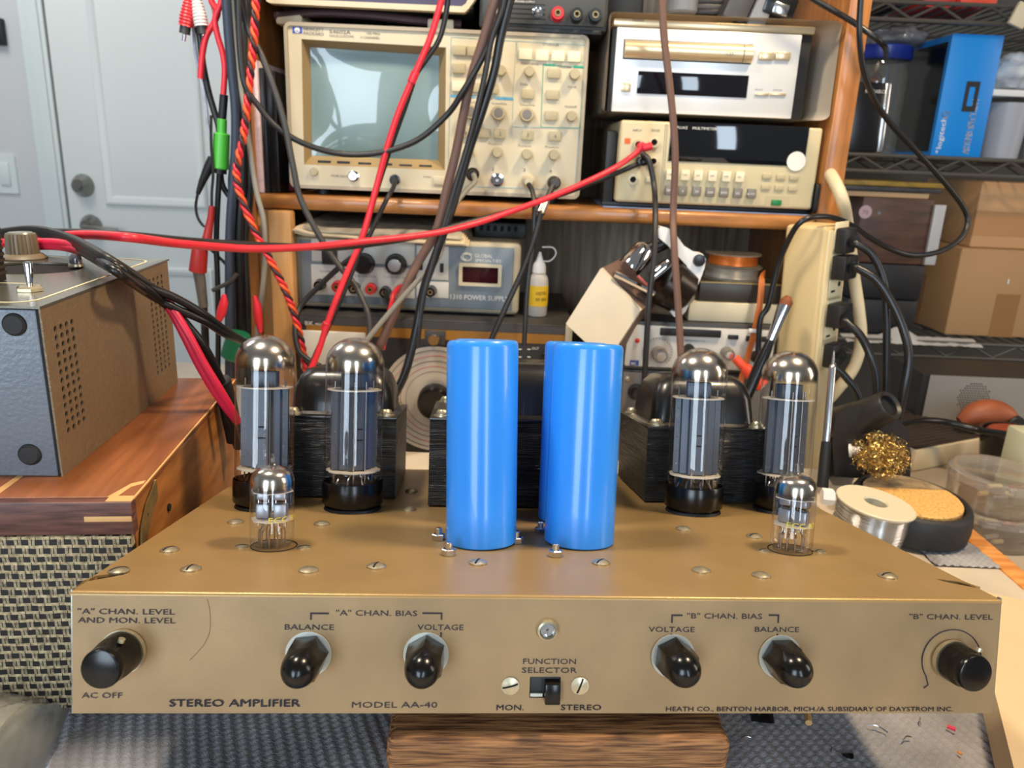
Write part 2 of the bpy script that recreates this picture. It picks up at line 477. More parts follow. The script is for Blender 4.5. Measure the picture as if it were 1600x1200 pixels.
for px, py, k, s, lb in bits:
    p = atz(px, py, 0.0040); a = random.uniform(0, 3.1); dx, dy = cos(a) * s, sin(a) * s; b = MB()
    if k == 's': b.tube(spline([(p.x - dx, p.y - dy, p.z + .0006), (p.x, p.y + s * .3, p.z + .0012), (p.x + dx, p.y + dy, p.z + .0006)], 4), 0.0004, 6)
    elif k == 'b': b.loft([[(p.x - s + q * s * .5 + random.uniform(-.001, .001), p.y - s * .6 + random.uniform(-.001, .001), p.z), (p.x - s + q * s * .5, p.y, p.z + s * .25 * (1 + sin(q * 2))), (p.x - s + q * s * .5, p.y + s * .5, p.z + .0003)] for q in range(5)])
    else: b.tube([(p.x - dx * .6, p.y - dy * .6, p.z + s * .3), (p.x + dx * .6, p.y + dy * .6, p.z + s * .3)], s * 0.32, 7)
    tag(b.build('scrap', MB_C[k]), lb, 'scrap', 'scraps on the bench mat')

# thick pale board on the right of the mat
M_BOARD = mat('buff_card', (204, 178, 138), 0.65, var=0.04, vs=20)
a0, a1 = atz(1557, 1092, 0.028), atz(1510, 905, 0.028)
bd = MB(); ux = Vector((a1.x - a0.x, a1.y - a0.y, 0)).normalized()
q0 = a0 - ux * 0.10; q1 = a0 + ux * 0.125; nx = Vector((ux.y, -ux.x, 0)) * 0.2
bd.loft([[(q0.x, q0.y, z), (q1.x, q1.y, z), (q1.x + nx.x, q1.y + nx.y, z), (q0.x + nx.x, q0.y + nx.y, z)] for z in (0.0052, 0.028)])
tag(bd.build('cardboard_box', M_BOARD), 'low flat buff cardboard box at the right edge beside the amplifier', 'box')

# ------------------------------------------------------------------ the amplifier
MA = T(0.02128271, 0.28162695, 0.12467699) @ RZ(3.70014932) @ RY(0.20997) @ RX(-12.72579768)
AW, AH, AD = 0.195, 0.0504, 0.285
amp = thing('tube_amplifier', 'gold chassis vacuum tube stereo amplifier propped up on a wood block', 'amplifier', MA)


def tslot(x, y, s):
    """keyhole shaped slot running diagonally"""
    c = []
    for a in range(0, 360, 20): c.append((x + s * 0.0042 + 0.0030 * cos(radians(a)), y - 0.0028 + 0.0030 * sin(radians(a))))
    return [[(x + s * .0078, y - .0058), (x + s * .0056, y - .0004), (x + s * .001, y + .0022), (x - s * .0062, y + .0052), (x - s * .0050, y + .0016), (x - s * .0022, y - .0012), (x + s * .0018, y - .0044), (x + s * .0052, y - .0074)]]


holes = tslot(-0.1885, 0.0205, -1) + tslot(0.1895, 0.0235, 1)
b = MB(); b.plate([(-AW, 0.0014), (AW, 0.0014), (AW, AD), (-AW, AD)], holes, 0.0012, T(0, 0, -0.0012))
b.box(-AW, -AW + 0.0012, 0.0016, AD, -AH, -0.0012); b.box(AW - 0.0012, AW, 0.0016, AD, -AH, -0.0012)
b.box(-AW + .0012, AW - .0012, AD - 0.0012, AD, -AH, -0.0012)
# folded front corner, rounded
b.loft([[(x, 0.0, -0.0014), (x, 0.0002, -0.0006), (x, 0.0006, -0.0002), (x, 0.0014, 0.0), (x, 0.0014, -0.0010), (x, 0.0011, -0.0011), (x, 0.0010, -0.0014)] for x in (-AW, AW)])
chs = b.build('chassis', M_GOLD, amp)
sc_, sw_ = local(MA, 851, 1074)
swh = rrect(-0.0090, 0.0040, -0.0438, -0.0346, 0.0004)
b = MB(); b.plate([(-AW + .0006, -AH), (AW - .0006, -AH), (AW - .0006, -0.0014), (-AW + .0006, -0.0014)], [swh], 0.0012, T(0, 0.0012, 0) @ FRONT)
b.build('front_panel', M_GOLDP, amp)
M_BARE = mat('worn_bare_metal', (150, 150, 140), 0.35, 0.8, var=0.3, vs=300)
for x in (-AW - 0.0004, AW - 0.0004):
    MB().box(x, x + 0.0008, 0.0008, 0.003, -AH - 0.0006, 0.0006, 0.0002).build('edge_trim', M_BARE, amp)

H1 = 0.00225


class Cap:
    def text(s, *a, **k): MB().text(*a, **k).build('caption', M_INK, amp, smooth=0)


tx = Cap()
tx.text('"A" CHAN. LEVEL', -0.1921, -0.0091, 0.0380, H1); tx.text('AND MON. LEVEL', -0.1921, -0.0127, 0.0382, H1)
tx.text('AC OFF', -0.1908, -0.0439, 0.0160, H1)
tx.text('STEREO AMPLIFIER', -0.1563, -0.0475, 0.0525, 0.0030, bold=0.06); tx.text('MODEL AA-40', -0.0826, -0.0479, 0.0352, 0.0024)
tx.text('BALANCE', -0.1103, -0.0150, 0.0199, H1); tx.text('VOLTAGE', -0.0564, -0.0147, 0.0190, H1); tx.text('"A" CHAN. BIAS', -0.0897, -0.0089, 0.0331, H1)
tx.text('FUNCTION', -0.0121, -0.0290, 0.0222, H1); tx.text('SELECTOR', -0.0125, -0.0328, 0.0232, H1)
tx.text('MON.', -0.0227, -0.0490, 0.0114, H1, bold=0.035); tx.text('STEREO', 0.0044, -0.0489, 0.0171, H1, bold=0.035)
tx.text('VOLTAGE', *[(local(MA, 1013, 987)[k]) for k in (0, 1)], 0.0198, H1); tx.text('BALANCE', *local(MA, 1179, 987), 0.0193, H1)
tx.text('"B" CHAN. BIAS', *local(MA, 1073, 966), 0.0324, H1); tx.text('"B" CHAN. LEVEL', *local(MA, 1420, 967), 0.0375, H1)
tx.text('HEATH CO., BENTON HARBOR, MICH./A SUBSIDIARY OF DAYSTROM INC.', 0.0494, -0.0494, 0.1266, 0.0019, bold=0.03)


def line(b, p, q, w=0.0006):
    (x0, z0), (x1, z1) = p, q; b.box(min(x0, x1) - w / 2, max(x0, x1) + w / 2, -0.0005, -0.0003, min(z0, z1) - w / 2, max(z0, z1) + w / 2)


for (ax, bx, cx, dx, zt, z2, ztk, zb) in ((486, 514, 660, 690, 958, 968, 989, 998), (1050, 1066, 1201, 1216, 961, 973, 991, 999)):
    L = lambda px, py: local(MA, px, py)
    for px0, px1 in ((ax, bx), (dx, cx)):
        x0, z0 = L(px0, zt); x1, _ = L(px1, zt); _, z1 = L(px0, z2); _, z3 = L(px0, ztk); _, z4 = L(px0, zb); w_ = 0.0003; sg = 1 if x1 > x0 else -1
        MB().prism([(x0 - sg * w_, z1), (x0 - sg * w_, z0 + w_), (x1, z0 + w_), (x1, z0 - w_), (x0 + sg * w_, z0 - w_), (x0 + sg * w_, z1)], 0.0003, 0.0005, FRONT).build('bracket_line', M_INK, amp, smooth=0)
        b = MB(); line(b, (x0, z3), (x0, z4)); b.build('tick_mark', M_INK, amp, smooth=0)
cxk, czk = 0.1738, -0.0262
arc = [(cxk + 0.0132 * cos(radians(a)), -0.0004, czk + 0.0132 * sin(radians(a))) for a in range(-8, 216, 6)]
e = Vector(arc[-1])
arc += [(e.x + .0012, e.y, e.z - .0040), (e.x - .0006, e.y, e.z - .0054)]
MB().tube(arc, 0.00026, 5).build('dial_arc', M_INK, amp)

sc_pts = [local(MA, *q) for q in ((324, 936), (328, 955), (328, 985), (320, 1005), (306, 1022), (297, 1031))]
MB().tube(spline([(x, -0.0001, z) for x, z in sc_pts], 6), 0.00016, 4).build('scratch', mat('dull_scratch', (134, 110, 82), 0.6), amp)


def level_knob(x, z, yaw, L=0.0185):
    Mk = T(x, 0, z) @ RZ(yaw) @ FRONT
    b = MB(); b.lathe([(0, 0), (0.0088, 0), (0.0090, 0.001), (0.0090, 0.0025), (0, 0.0025)], 32)
    k = b.build('knob', M_NICK, amp, M=Mk)
    r = []; n = 48
    for zz, rr in ((0.0025, 0.0076), (0.0035, 0.0086), (0.008, 0.0084)): r.append((zz, rr, 0))
    for zz, rr in ((0.0085, 0.0082), (L - 0.004, 0.0076)): r.append((zz, rr, 1))
    for zz, rr in ((L - 0.0035, 0.0078), (L - 0.0012, 0.0078), (L - 0.0003, 0.0074), (L, 0.0066)): r.append((zz, rr, 0))
    rings = [[((rr * (1 + (0.03 if (k % 2 and kn) else 0))) * cos(2 * pi * k / 96), (rr * (1 + (0.03 if (k % 2 and kn) else 0))) * sin(2 * pi * k / 96), zz) for k in range(96)] for zz, rr, kn in r]
    MB().loft(rings).build('grip', M_BLK, k, smooth=30)
    MB().cyl((0.004, 0.0078, 0.0105), (0.0045, 0.0092, 0.0105), 0.0013, n=12).build('set_screw', M_NICK, k)


level_knob(-0.174, -0.0240, -4); level_knob(0.1735, -0.0262, 6, 0.0150)


def lock_cap(x, z, L, twist, yaw=0):
    Mk = T(x, 0, z) @ RZ(yaw) @ FRONT
    w = MB().lathe([(0.004, 0), (0.0094, 0), (0.0094, 0.0009), (0.004, 0.0009)], 36).build('lock_washer', M_ZINC, amp, M=Mk)
    b = MB(); n = 6; R0 = 0.0086
    rings = []
    def hexring(z, s, k):   # blend hexagon -> circle
        o = []
        for i in range(36):
            a = radians(i * 10 + twist); f = cos(radians(30)) / cos(((i * 10) % 60 - 30) * pi / 180)
            rr = s * (k * 1.0 + (1 - k) * f); o.append((rr * cos(a), rr * sin(a), z))
        return o
    for zz, s, k in ((0.0009, 0.0074, 0.2), (0.0014, R0, 0), (L * 0.50, R0 * 0.97, 0), (L * 0.56, R0 * 0.92, 0.5), (L * 0.62, R0 * 0.85, 1), (L * 0.74, R0 * 0.80, 1), (L * 0.84, R0 * 0.70, 1), (L * 0.92, R0 * 0.52, 1), (L * 0.97, R0 * 0.32, 1), (L, R0 * 0.06, 1)):
        rings.append(hexring(zz, s, k))
    b.loft(rings).build('cap', M_BLK, w, smooth=25)


lock_cap(-0.1005, -0.0250, 0.0225, 8, -3); lock_cap(-0.0525, -0.0250, 0.0225, 30, -3); lock_cap(0.0512, -0.0252, 0.0205, 25, 4); lock_cap(0.0976, -0.0252, 0.0205, 0, 4)

# pilot jewel
j = MB().lathe([(0.0030, 0.0), (0.0047, 0.0), (0.0047, 0.0012), (0.0042, 0.0026), (0.0034, 0.0030), (0.0030, 0.0016)], 28).build('pilot_lamp', M_NICK, amp, M=FA(-0.0025, -0.0140))
MB().lathe([(0, 0.0012), (0.0031, 0.0012), (0.0031, 0.0026), (0.0022, 0.0036), (0, 0.0032)], 8).build('lens', M_GLASS, j, smooth=15)
MB().lathe([(0.0006, 0.0005), (0.0029, 0.0005), (0.0029, 0.0011), (0.0006, 0.0011)], 12).build('reflector', M_STEEL, j)
# slide switch
s_ = MB().box(-0.0115, 0.0065, 0.0014, 0.010, -0.0448, -0.0336, 0.0004).build('slide_switch', M_BLKM, amp)
MB().box(-0.0028, 0.0036, -0.0042, 0.004, -0.0450, -0.0362, 0.0005).build('slider', M_BLK, s_)
MB().box(-0.0086, -0.0034, 0.0004, 0.0013, -0.0434, -0.0421).build('contact_strip', mat('pale_strip', (200, 200, 190), 0.5), s_)


def screw(x, y, r, slot, parent=amp, M=None, h=0.4, name='screw', m0=None):
    b = MB(); b.lathe([(0, h * r), (r * 0.5, h * r * 0.88), (r * 0.85, h * r * 0.5), (r, 0.12 * r), (r, 0), (0, 0)], 20)
    if slot is not None:
        pr = [(-0.97, 0.14), (-0.85, 0.5), (-0.5, 0.88), (0, 1.0), (0.5, 0.88), (0.85, 0.5), (0.97, 0.14)]
        b.m(1).loft([[(x * r, -r * 0.10, h * r * z + r * 0.02), (x * r, r * 0.10, h * r * z + r * 0.02), (x * r, r * 0.10, h * r * z * 0.5), (x * r, -r * 0.10, h * r * z * 0.5)] for x, z in pr], M=RZ(slot))
    return b.build(name, [m0 or M_NICK, M_SLOT], parent, M=M if M is not None else T(x, y, 0.0001))


for x, y, sl in ((-0.1781, 0.0585, 60), (-0.1582, 0.0300, 80), (-0.1069, 0.0300, None), (-0.0776, 0.0368, 75), (-0.0310, 0.0442, 70), (0.0279, 0.0465, 50), (-0.0731, 0.2022, 10),
                 (0.0873, 0.1130, None), (0.1232, 0.0990, 30), (0.0738, 0.0366, None), (0.1001, 0.0300, None), (0.1613, 0.0312, 20), (-0.1630, 0.1130, None), (-0.1160, 0.1120, None), (-0.071, 0.150, None), (0.1530, 0.1120, None)):
    screw(x, y, 0.0044, sl)
screw(-0.1875, 0.0262, 0.0044, 40)
for x, z, sl in ((-0.0172, -0.0384, 15), (0.0122, -0.0383, 70)): screw(0, 0, 0.0038, sl, M=FA(x, z, -0.0001), h=0.25)
for x, y in ((-0.0451, 0.0570), (0.0072, 0.0570), (-0.0105, 0.0800), (0.0040, 0.1000), (-0.0510, 0.0840)):
    b = MB(); b.lathe([(0, 0.0002), (0.0036, 0.0002), (0.0036, 0.0028), (0.0031, 0.0032), (0, 0.0032)], 6, RZ(12)); b.lathe([(0, 0.0030), (0.0018, 0.0030), (0.0018, 0.0060), (0.0012, 0.0064), (0, 0.0064)], 14)
    b.build('nut', M_STEEL, amp, M=T(x, y, 0), smooth=25)
# socket rings and tabs
for x, y in ((-0.158, 0.1537), (-0.105, 0.152), (0.1065, 0.159), (0.1665, 0.167)):
    MB().lathe([(0.0135, 0.0001), (0.0172, 0.0001), (0.0165, 0.0016), (0.0135, 0.0016)], 32).build('socket', M_BLKM, amp, M=T(x, y, 0))
for x, y in ((-0.1315, 0.0685), (0.1325, 0.0737)):
    sk = MB().lathe([(0.0109, 0.0001), (0.0113, 0.0001), (0.0113, 0.0004), (0.0109, 0.0004)], 32).build('socket', M_SLOT, amp, M=T(x, y, 0))
    for s in (-1, 1): screw(0, 0, 0.0034, 25, sk, T(s * 0.0150, -0.002, 0), 0.3)

# capacitor cans in blue sleeves
for x, y, lean in ((-0.0287, 0.0820, -1.2), (0.0229, 0.0845, 0.6), (0.0242, 0.1330, 0.4), (-0.0275, 0.1300, 0)):
    b = MB(); R_, Hc = 0.0183, 0.1045
    b.lathe([(0, 0.0004), (R_ - .0006, 0.0004), (R_, 0.001), (R_, 0.02), (R_, 0.06), (R_, Hc - 0.003), (R_ - 0.0003, Hc - 0.0016), (R_ - 0.0012, Hc - 0.0004), (R_ - 0.0026, Hc), (R_ - 0.0042, Hc - 0.0005), (R_ - 0.0050, Hc - 0.0016), (R_ - 0.0054, Hc - 0.003), (0, Hc - 0.003)], 72)
    b.build('capacitor', M_BLUE, amp, M=T(x, y, 0) @ RY(lean))


def transformer(x0, x1, y0, y1, h, hb, bi, front_face=True):
    b = MB(); n = int(h / 0.0011)
    rings = []
    for k in range(n):
        z = 0.0012 + (h - 0.0022) * k / n; dz = (h - 0.0022) / n; o = random.uniform(-0.0002, 0.0003)
        for zz, e in ((z, 0.00035), (z + dz * 0.3, o * 0.2), (z + dz * 0.8, o * 0.2), (z + dz, 0.00035)):
            rings.append([(x0 + e, y0 + e, zz), (x1 - e, y0 + e, zz), (x1 - e, y1 - e, zz), (x0 + e, y1 - e, zz)])
    b.loft(rings)
    tr = b.build('transformer', M_LAM, amp, smooth=20)
    MB().box(x0 - .0003, x1 + .0003, y0 - .0003, y1 + .0003, h - 0.001, h + 0.0004, 0.0004).build('cover_flange', M_BELL, tr)
    b = MB(); ix, iy = bi; R = []
    for zz, ins, rr in ((h + .0003, -0.004, 0.010), (h + .002, 0.000, 0.009), (h + (hb - h) * 0.55, 0.0015, 0.010), (h + (hb - h) * 0.8, 0.0045, 0.010), (h + (hb - h) * 0.94, 0.009, 0.009), (hb, 0.016, 0.006)):
        R.append([(px, py, zz) for px, py in rrect(x0 + ix + ins, x1 - ix - ins, y0 + iy + ins, y1 - iy - ins, rr, 6)])
    b.loft(R).build('end_bell', M_BELL, tr, smooth=60)
    for sx in (x0 + 0.0075, x1 - 0.0075):
        for sy in (y0 + 0.0075, y1 - 0.0075):
            bb = MB(); bb.lathe([(0, 0.0046), (0.003, 0.0042), (0.0042, 0.0026), (0.0044, 0.0012), (0.0056, 0.0010), (0.0058, 0), (0, 0)], 20)
            bb.build('bolt', M_NICK, tr, M=T(sx, sy, h + 0.0005))


transformer(-0.1560, -0.0818, 0.1765, 0.2640, 0.0523, 0.083, (0.004, 0.013))
transformer(-0.0600, 0.0480, 0.1575, 0.2680, 0.0550, 0.090, (0.010, 0.010))
transformer(0.0806, 0.1640, 0.1800, 0.2690, 0.0500, 0.084, (0.006, 0.012))
for x in (-0.17, 0.17): MB().cyl((x, 0.27, -AH), (x, 0.27, -AH - 0.0126), 0.009, n=20).build('rubber_foot', M_RUB, amp)

# ------------------------------------------------------------------ vacuum tubes
def power_tube(M, label):
    t = thing('power_tube', label, 'vacuum tube', M, 'power tubes on the amplifier')
    b = MB(); b.lathe([(0, 0.0016), (0.0150, 0.0016), (0.0152, 0.0034), (0.0178, 0.0036), (0.0182, 0.0048), (0.0182, 0.0165), (0.0179, 0.0172), (0.0174, 0.0172), (0.0170, 0.0150), (0, 0.0145)], 56)
    b.build('base', M_BLK, t)
    R = 0.0172; top = 0.1030
    prof = [(0.0164, 0.0155), (0.0172, 0.020), (R, 0.03), (R, 0.085)] + [(R * cos(radians(a)), 0.0875 + (top - 0.0875) * sin(radians(a))) for a in (5, 15, 25, 35, 45, 55, 65, 75, 83)] + [(0, top)]
    MB().lathe(prof, 64).build('glass_envelope', M_GLASS, t, smooth=180)
    Rg = R - 0.0006
    gp = [(Rg, 0.0825), (Rg, 0.0850)] + [(Rg * cos(radians(a)), 0.0875 + (top - 0.0882) * sin(radians(a))) for a in (5, 15, 25, 35, 45, 55, 65, 75, 83)] + [(0, top - 0.0007)]
    MB().lathe(gp, 64).build('getter_flash', M_GET, t, smooth=180)
    b = MB()                                                    # anode: oval centre with flat wings and seams
    prof = [(-0.0138, -0.0014), (-0.0105, -0.0018), (-0.0098, -0.0046), (-0.0060, -0.0052), (-0.0052, -0.0090), (0.0052, -0.0090), (0.0060, -0.0052), (0.0098, -0.0046), (0.0105, -0.0018), (0.0138, -0.0014)]
    prof = prof + [(x, -y) for x, y in prof[::-1]]
    b.prism(prof, 0.0245, 0.0712)
    for z in (0.0420, 0.0485): b.m(1).box(-0.0030, 0.0026, -0.0092, -0.0089, z, z + 0.0009)
    b.m(2)
    for z in (0.030, 0.038, 0.047, 0.056, 0.065):
        for x in (-0.0118, 0.0118): b.ball((x, -0.0018, z), 0.00035, 8)
    b.build('anode', [M_PLATE, M_SLOT, M_WIRE], t, smooth=20)
    for z in (0.0232, 0.0716):
        pts = [((0.0160 if k % 4 else 0.0150) * cos(2 * pi * k / 32), (0.0160 if k % 4 else 0.0150) * sin(2 * pi * k / 32)) for k in range(32)]
        MB().prism(pts, z, z + 0.0006).build('mica_spacer', M_MICA, t)
    MB().box(-0.0072, 0.0072, -0.0045, 0.0045, 0.0722, 0.0815, 0.0004).build('shield_can', M_PLATE, t)
    b = MB()
    for x, y in ((-0.0118, 0), (0.0118, 0), (-0.003, -0.010), (0.004, -0.010), (0.0, 0.010)):
        b.cyl((x, y, 0.0150), (x, y, 0.0770), 0.0005, n=8)
    for k in range(7):
        a = 0.5 + k * 0.9; b.tube(spline([(0.011 * cos(a), 0.011 * sin(a), 0.0142), (0.009 * cos(a), 0.009 * sin(a), 0.019), (0.010 * cos(a + .3), 0.010 * sin(a + .3), 0.0232)], 4), 0.0006, 6)
    b.tube([(0.0050 * cos(a / 3), -0.004 + 0.005 * sin(a / 3), 0.0840) for a in range(0, 20)], 0.0007, 6)
    b.cyl((0, -0.001, 0.081), (0, -0.001, 0.0845), 0.0005, n=6); b.build('support_rods', M_WIRE, t)
    return t


pt = power_tube(MA @ T(-0.158, 0.1537, 0), 'tall power tube at the left end, behind the small left tube')
for x, y, rz, lb in ((-0.105, 0.152, 25, 'tall power tube on the left side, nearer the blue capacitors'), (0.1065, 0.159, -10, 'tall power tube on the right side, nearer the blue capacitors'),
                     (0.1665, 0.167, 8, 'tall power tube at the right end, behind the small right tube')):
    dup(pt, MA @ T(x, y, 0) @ RZ(rz) @ (RX(0) if x < 0.15 else RY(1.0)), lb)


def small_tube(M, label):
    t = thing('preamp_tube', label, 'vacuum tube', M, 'small preamp tubes on the amplifier')
    R = 0.0106
    prof = [(0, 0.0008), (0.0092, 0.0010), (0.0102, 0.0022), (R, 0.004), (R, 0.0325), (0.0103, 0.0348), (0.0094, 0.0368), (0.0078, 0.0384), (0.0056, 0.0394), (0.0034, 0.0399), (0.0022, 0.0405), (0.0015, 0.0415), (0.0016, 0.0432), (0.0013, 0.0446), (0.0005, 0.0458), (0, 0.046)]
    MB().lathe(prof, 48).build('glass_envelope', M_GLASS, t, smooth=60)
    Rg = R - 0.0004
    MB().lathe([(Rg, 0.0290), (Rg, 0.0325), (0.0099, 0.0348), (0.0090, 0.0367), (0.0075, 0.0381), (0.0054, 0.0390), (0.0030, 0.0396), (0, 0.0398)], 48).build('getter_flash', M_GET, t, smooth=60)
    for z in (0.0135, 0.0275):
        pts = [((0.0094 if k % 3 else 0.0102) * cos(2 * pi * k / 24), (0.0094 if k % 3 else 0.0102) * sin(2 * pi * k / 24)) for k in range(24)]
        MB().prism(pts, z, z + 0.0004).build('mica_spacer', M_MICA, t)
    for s in (-1, 1):
        b = MB(); b.box(s * 0.0042 - 0.0033, s * 0.0042 + 0.0033, -0.0028, 0.0028, 0.0140, 0.0215, 0.0010); b.box(s * 0.0042 - 0.0030, s * 0.0042 + 0.0030, -0.0026, 0.0026, 0.0232, 0.0270, 0.0008)
        b.build('anode', mat('bright_grey_anode', (150, 152, 160), 0.35, 0.6) if s < 0 else bpy.data.materials['bright_grey_anode'], t)
    b = MB()
    for k in range(9):
        a = radians(36 * k + 20); x, y = 0.0062 * cos(a), 0.0062 * sin(a)
        b.tube(spline([(x, y, 0.0010), (x, y, 0.0075), (x * 0.8, y * 0.7, 0.0095), (x * 0.85, y * 0.75, 0.0138)], 4), 0.00042, 6)
    for s in (-1, 1):
        for u in (-1, 1): b.cyl((s * 0.0042 + u * 0.0024, 0, 0.010), (s * 0.0042 + u * 0.0024, 0, 0.0290), 0.0004, n=6)
    b.build('lead_wires', M_WIRE, t)
    b = MB()                                                    # printed type number wrapped round the glass
    b.text('ECC 83', 0, 0, 0.016, 0.0026)
    for v in b.bm.verts:
        a = v.co.x / 0.01065 - 1.0; z = v.co.z; v.co = Vector((0.01066 * sin(a), -0.01066 * cos(a), 0.0140 + z))
    b.bm.transform(RZ(62)); b.build('printed_mark', M_YEL, t, smooth=0)
    return t


st_ = small_tube(MA @ T(-0.1325, 0.0685, 0) @ RZ(0), 'small preamp tube at the left of the gold chassis')
dup(st_, MA @ T(0.1330, 0.0737, 0) @ RY(1.5) @ RZ(-45), 'small preamp tube at the right of the gold chassis')

# ------------------------------------------------------------------ speaker cabinet at the left
def grille_mat():
    m, nt, b = base_mat('woven_grille_cloth')
    tc = nt.nodes.new('ShaderNodeTexCoord'); sp = nt.nodes.new('ShaderNodeSeparateXYZ'); nt.links.new(tc.outputs['Object'], sp.inputs[0])

    def mth(op, a, b_=None):
        n = nt.nodes.new('ShaderNodeMath'); n.operation = op
        for k, v in enumerate((a, b_)):
            if v is None: continue
            if isinstance(v, (int, float)): n.inputs[k].default_value = v
            else: nt.links.new(v, n.inputs[k])
        return n.outputs[0]
    wob = nt.nodes.new('ShaderNodeTexNoise'); wob.inputs['Scale'].default_value = 70; nt.links.new(tc.outputs['Object'], wob.inputs['Vector'])
    wv = mth('MULTIPLY', mth('SUBTRACT', wob.outputs['Fac'], 0.5), 0.35)
    v = mth('ADD', mth('DIVIDE', sp.outputs[2], 0.0046), wv); row = mth('FLOOR', v); fv = mth('FRACT', v)
    u = mth('ADD', mth('ADD', mth('DIVIDE', sp.outputs[0], 0.0066), mth('MULTIPLY', row, 0.5)), wv); fu = mth('FRACT', u)
    hor = mth('MULTIPLY', mth('LESS_THAN', fv, 0.34), mth('GREATER_THAN', fu, 0.06))
    ver = mth('MULTIPLY', mth('LESS_THAN', fu, 0.46), mth('GREATER_THAN', fv, 0.30))
    split = mth('SUBTRACT', 1.0, mth('MULTIPLY', mth('LESS_THAN', mth('ABSOLUTE', mth('SUBTRACT', fu, 0.23)), 0.035), mth('GREATER_THAN', fv, 0.34)))
    nz = noise_node(nt, tc.outputs['Object'], 500, 2)
    cl = ramp(nt, nz, [(0.3, lin((128, 112, 82))), (0.7, lin((200, 182, 142)))])
    cv = ramp(nt, nz, [(0.3, lin((96, 84, 64))), (0.7, lin((172, 158, 126)))])
    mx = nt.nodes.new('ShaderNodeMix'); mx.data_type = 'RGBA'; nt.links.new(mth('MULTIPLY', ver, split), mx.inputs[0]); mx.inputs[6].default_value = lin((24, 21, 20)); nt.links.new(cv, mx.inputs[7])
    m2 = nt.nodes.new('ShaderNodeMix'); m2.data_type = 'RGBA'; nt.links.new(hor, m2.inputs[0]); nt.links.new(mx.outputs[2], m2.inputs[6]); nt.links.new(cl, m2.inputs[7])
    nt.links.new(m2.outputs[2], b.inputs['Base Color']); b.inputs['Roughness'].default_value = 0.7
    bump(nt, b, mth('MAXIMUM', hor, mth('MULTIPLY', ver, 0.8)), 0.6, 0.001)
    return m


M_WALNUT = wood('walnut_veneer', (116, 66, 34), (150, 90, 50), (30, 2.5, 8), 7, 0.36, (0.25, 0.75), 0.05, 0.1)
M_SIDE = wood('bare_oak_side', (128, 74, 30), (186, 122, 60), (8, 3, 12), 8, 0.5, (0.3, 0.7), 0.15)
M_PURP = wood('dark_rosewood_trim', (70, 42, 38), (112, 72, 62), (3, 8, 30), 14, 0.45)
M_PALEW = mat('pale_bare_wood', (214, 166, 106), 0.55, var=0.15, vs=60)
M_BRASS = mat('dull_brass_bracket', (150, 132, 92), 0.42, 0.7, var=0.15, vs=200)
SP = T(-0.184, 0.341, 0) @ RZ(6.4)
spk = thing('speaker_cabinet', 'walnut speaker cabinet with woven grille cloth under the grey metal box', 'speaker', SP)
SH = 0.130
MB().box(-0.30, 0, 0.006, 0.215, SH - 0.004, SH, 0.0006).build('top_veneer', M_WALNUT, spk)
MB().box(-0.30, -0.0008, 0.004, 0.214, 0.0105, SH - 0.0042).build('side_panel', M_SIDE, spk)
MB().box(-0.30, 0.0004, 0, 0.006, SH - 0.0178, SH - 0.0002, 0.0008).build('front_trim', M_PURP, spk)
MB().box(-0.30, -0.0012, -0.0006, 0.004, 0.012, SH - 0.018, 0.0005).build('grille_cloth', grille_mat(), spk)
b = MB(); b.box(-0.0006, 0.0003, 0.004, 0.213, SH - 0.0006, SH + 0.0002); b.box(-0.012, 0.0002, 0.001, 0.007, SH - 0.0002, SH + 0.0002)
b.prism([(-0.013, 0.006), (-0.0085, 0.006), (-0.006, 0.018), (-0.0015, 0.022), (-0.0015, 0.026), (-0.0075, 0.022)], SH - 0.0001, SH + 0.00015)
b.box(-0.0225, -0.0002, -0.0003, 0.002, SH - 0.0105, SH - 0.0075, 0.0004); b.prism([(-0.070, 0.002), (-0.0655, 0.002), (-0.0645, 0.034), (-0.0675, 0.034)], SH - .0001, SH + 0.00012)
b.build('worn_edge', M_PALEW, spk)
for fx in (-0.28, -0.02):
    for fy in (0.025, 0.19): MB().cyl((fx, fy, 0.0102), (fx, fy, 0.0046), 0.010, n=18).build('rubber_foot', M_RUB, spk)
# corner bracket on the side: curved strip with holes, seen edge-on from the front
br = []
for k in range(13):
    tt = k / 12; y = 0.012 + 0.0 * tt; a = radians(90 * min(1, max(0, (tt - .3) / .4)))
    br.append((0.008 + 0.024 * max(0, 1 - tt * 1.6) ** 1.2, -0.004 - 0.040 * tt if tt > .4 else -0.004 - 0.016 * (tt / .4)))
b = MB(); hs = [circ(0.0285, SH - 0.0095, 0.0011, 10), circ(0.018, SH - 0.016, 0.0013, 10), circ(0.0098, SH - 0.030, 0.0011, 10)]
b.plate([(0.034, SH - 0.003), (0.034, SH - 0.013), (0.022, SH - 0.019), (0.0145, SH - 0.026), (0.0135, SH - 0.046), (0.006, SH - 0.046), (0.006, SH - 0.026), (0.009, SH - 0.018), (0.018, SH - 0.010)], hs, 0.0009, Matrix(((0, 0, 1, 0), (1, 0, 0, 0), (0, 1, 0, 0), (0, 0, 0, 1))))
b.build('corner_bracket', M_BRASS, spk)
MB().cyl((-0.0009, 0.052, SH - 0.028), (0.0002, 0.052, SH - 0.028), 0.0022, n=14).build('screw_hole', M_SLOT, spk)

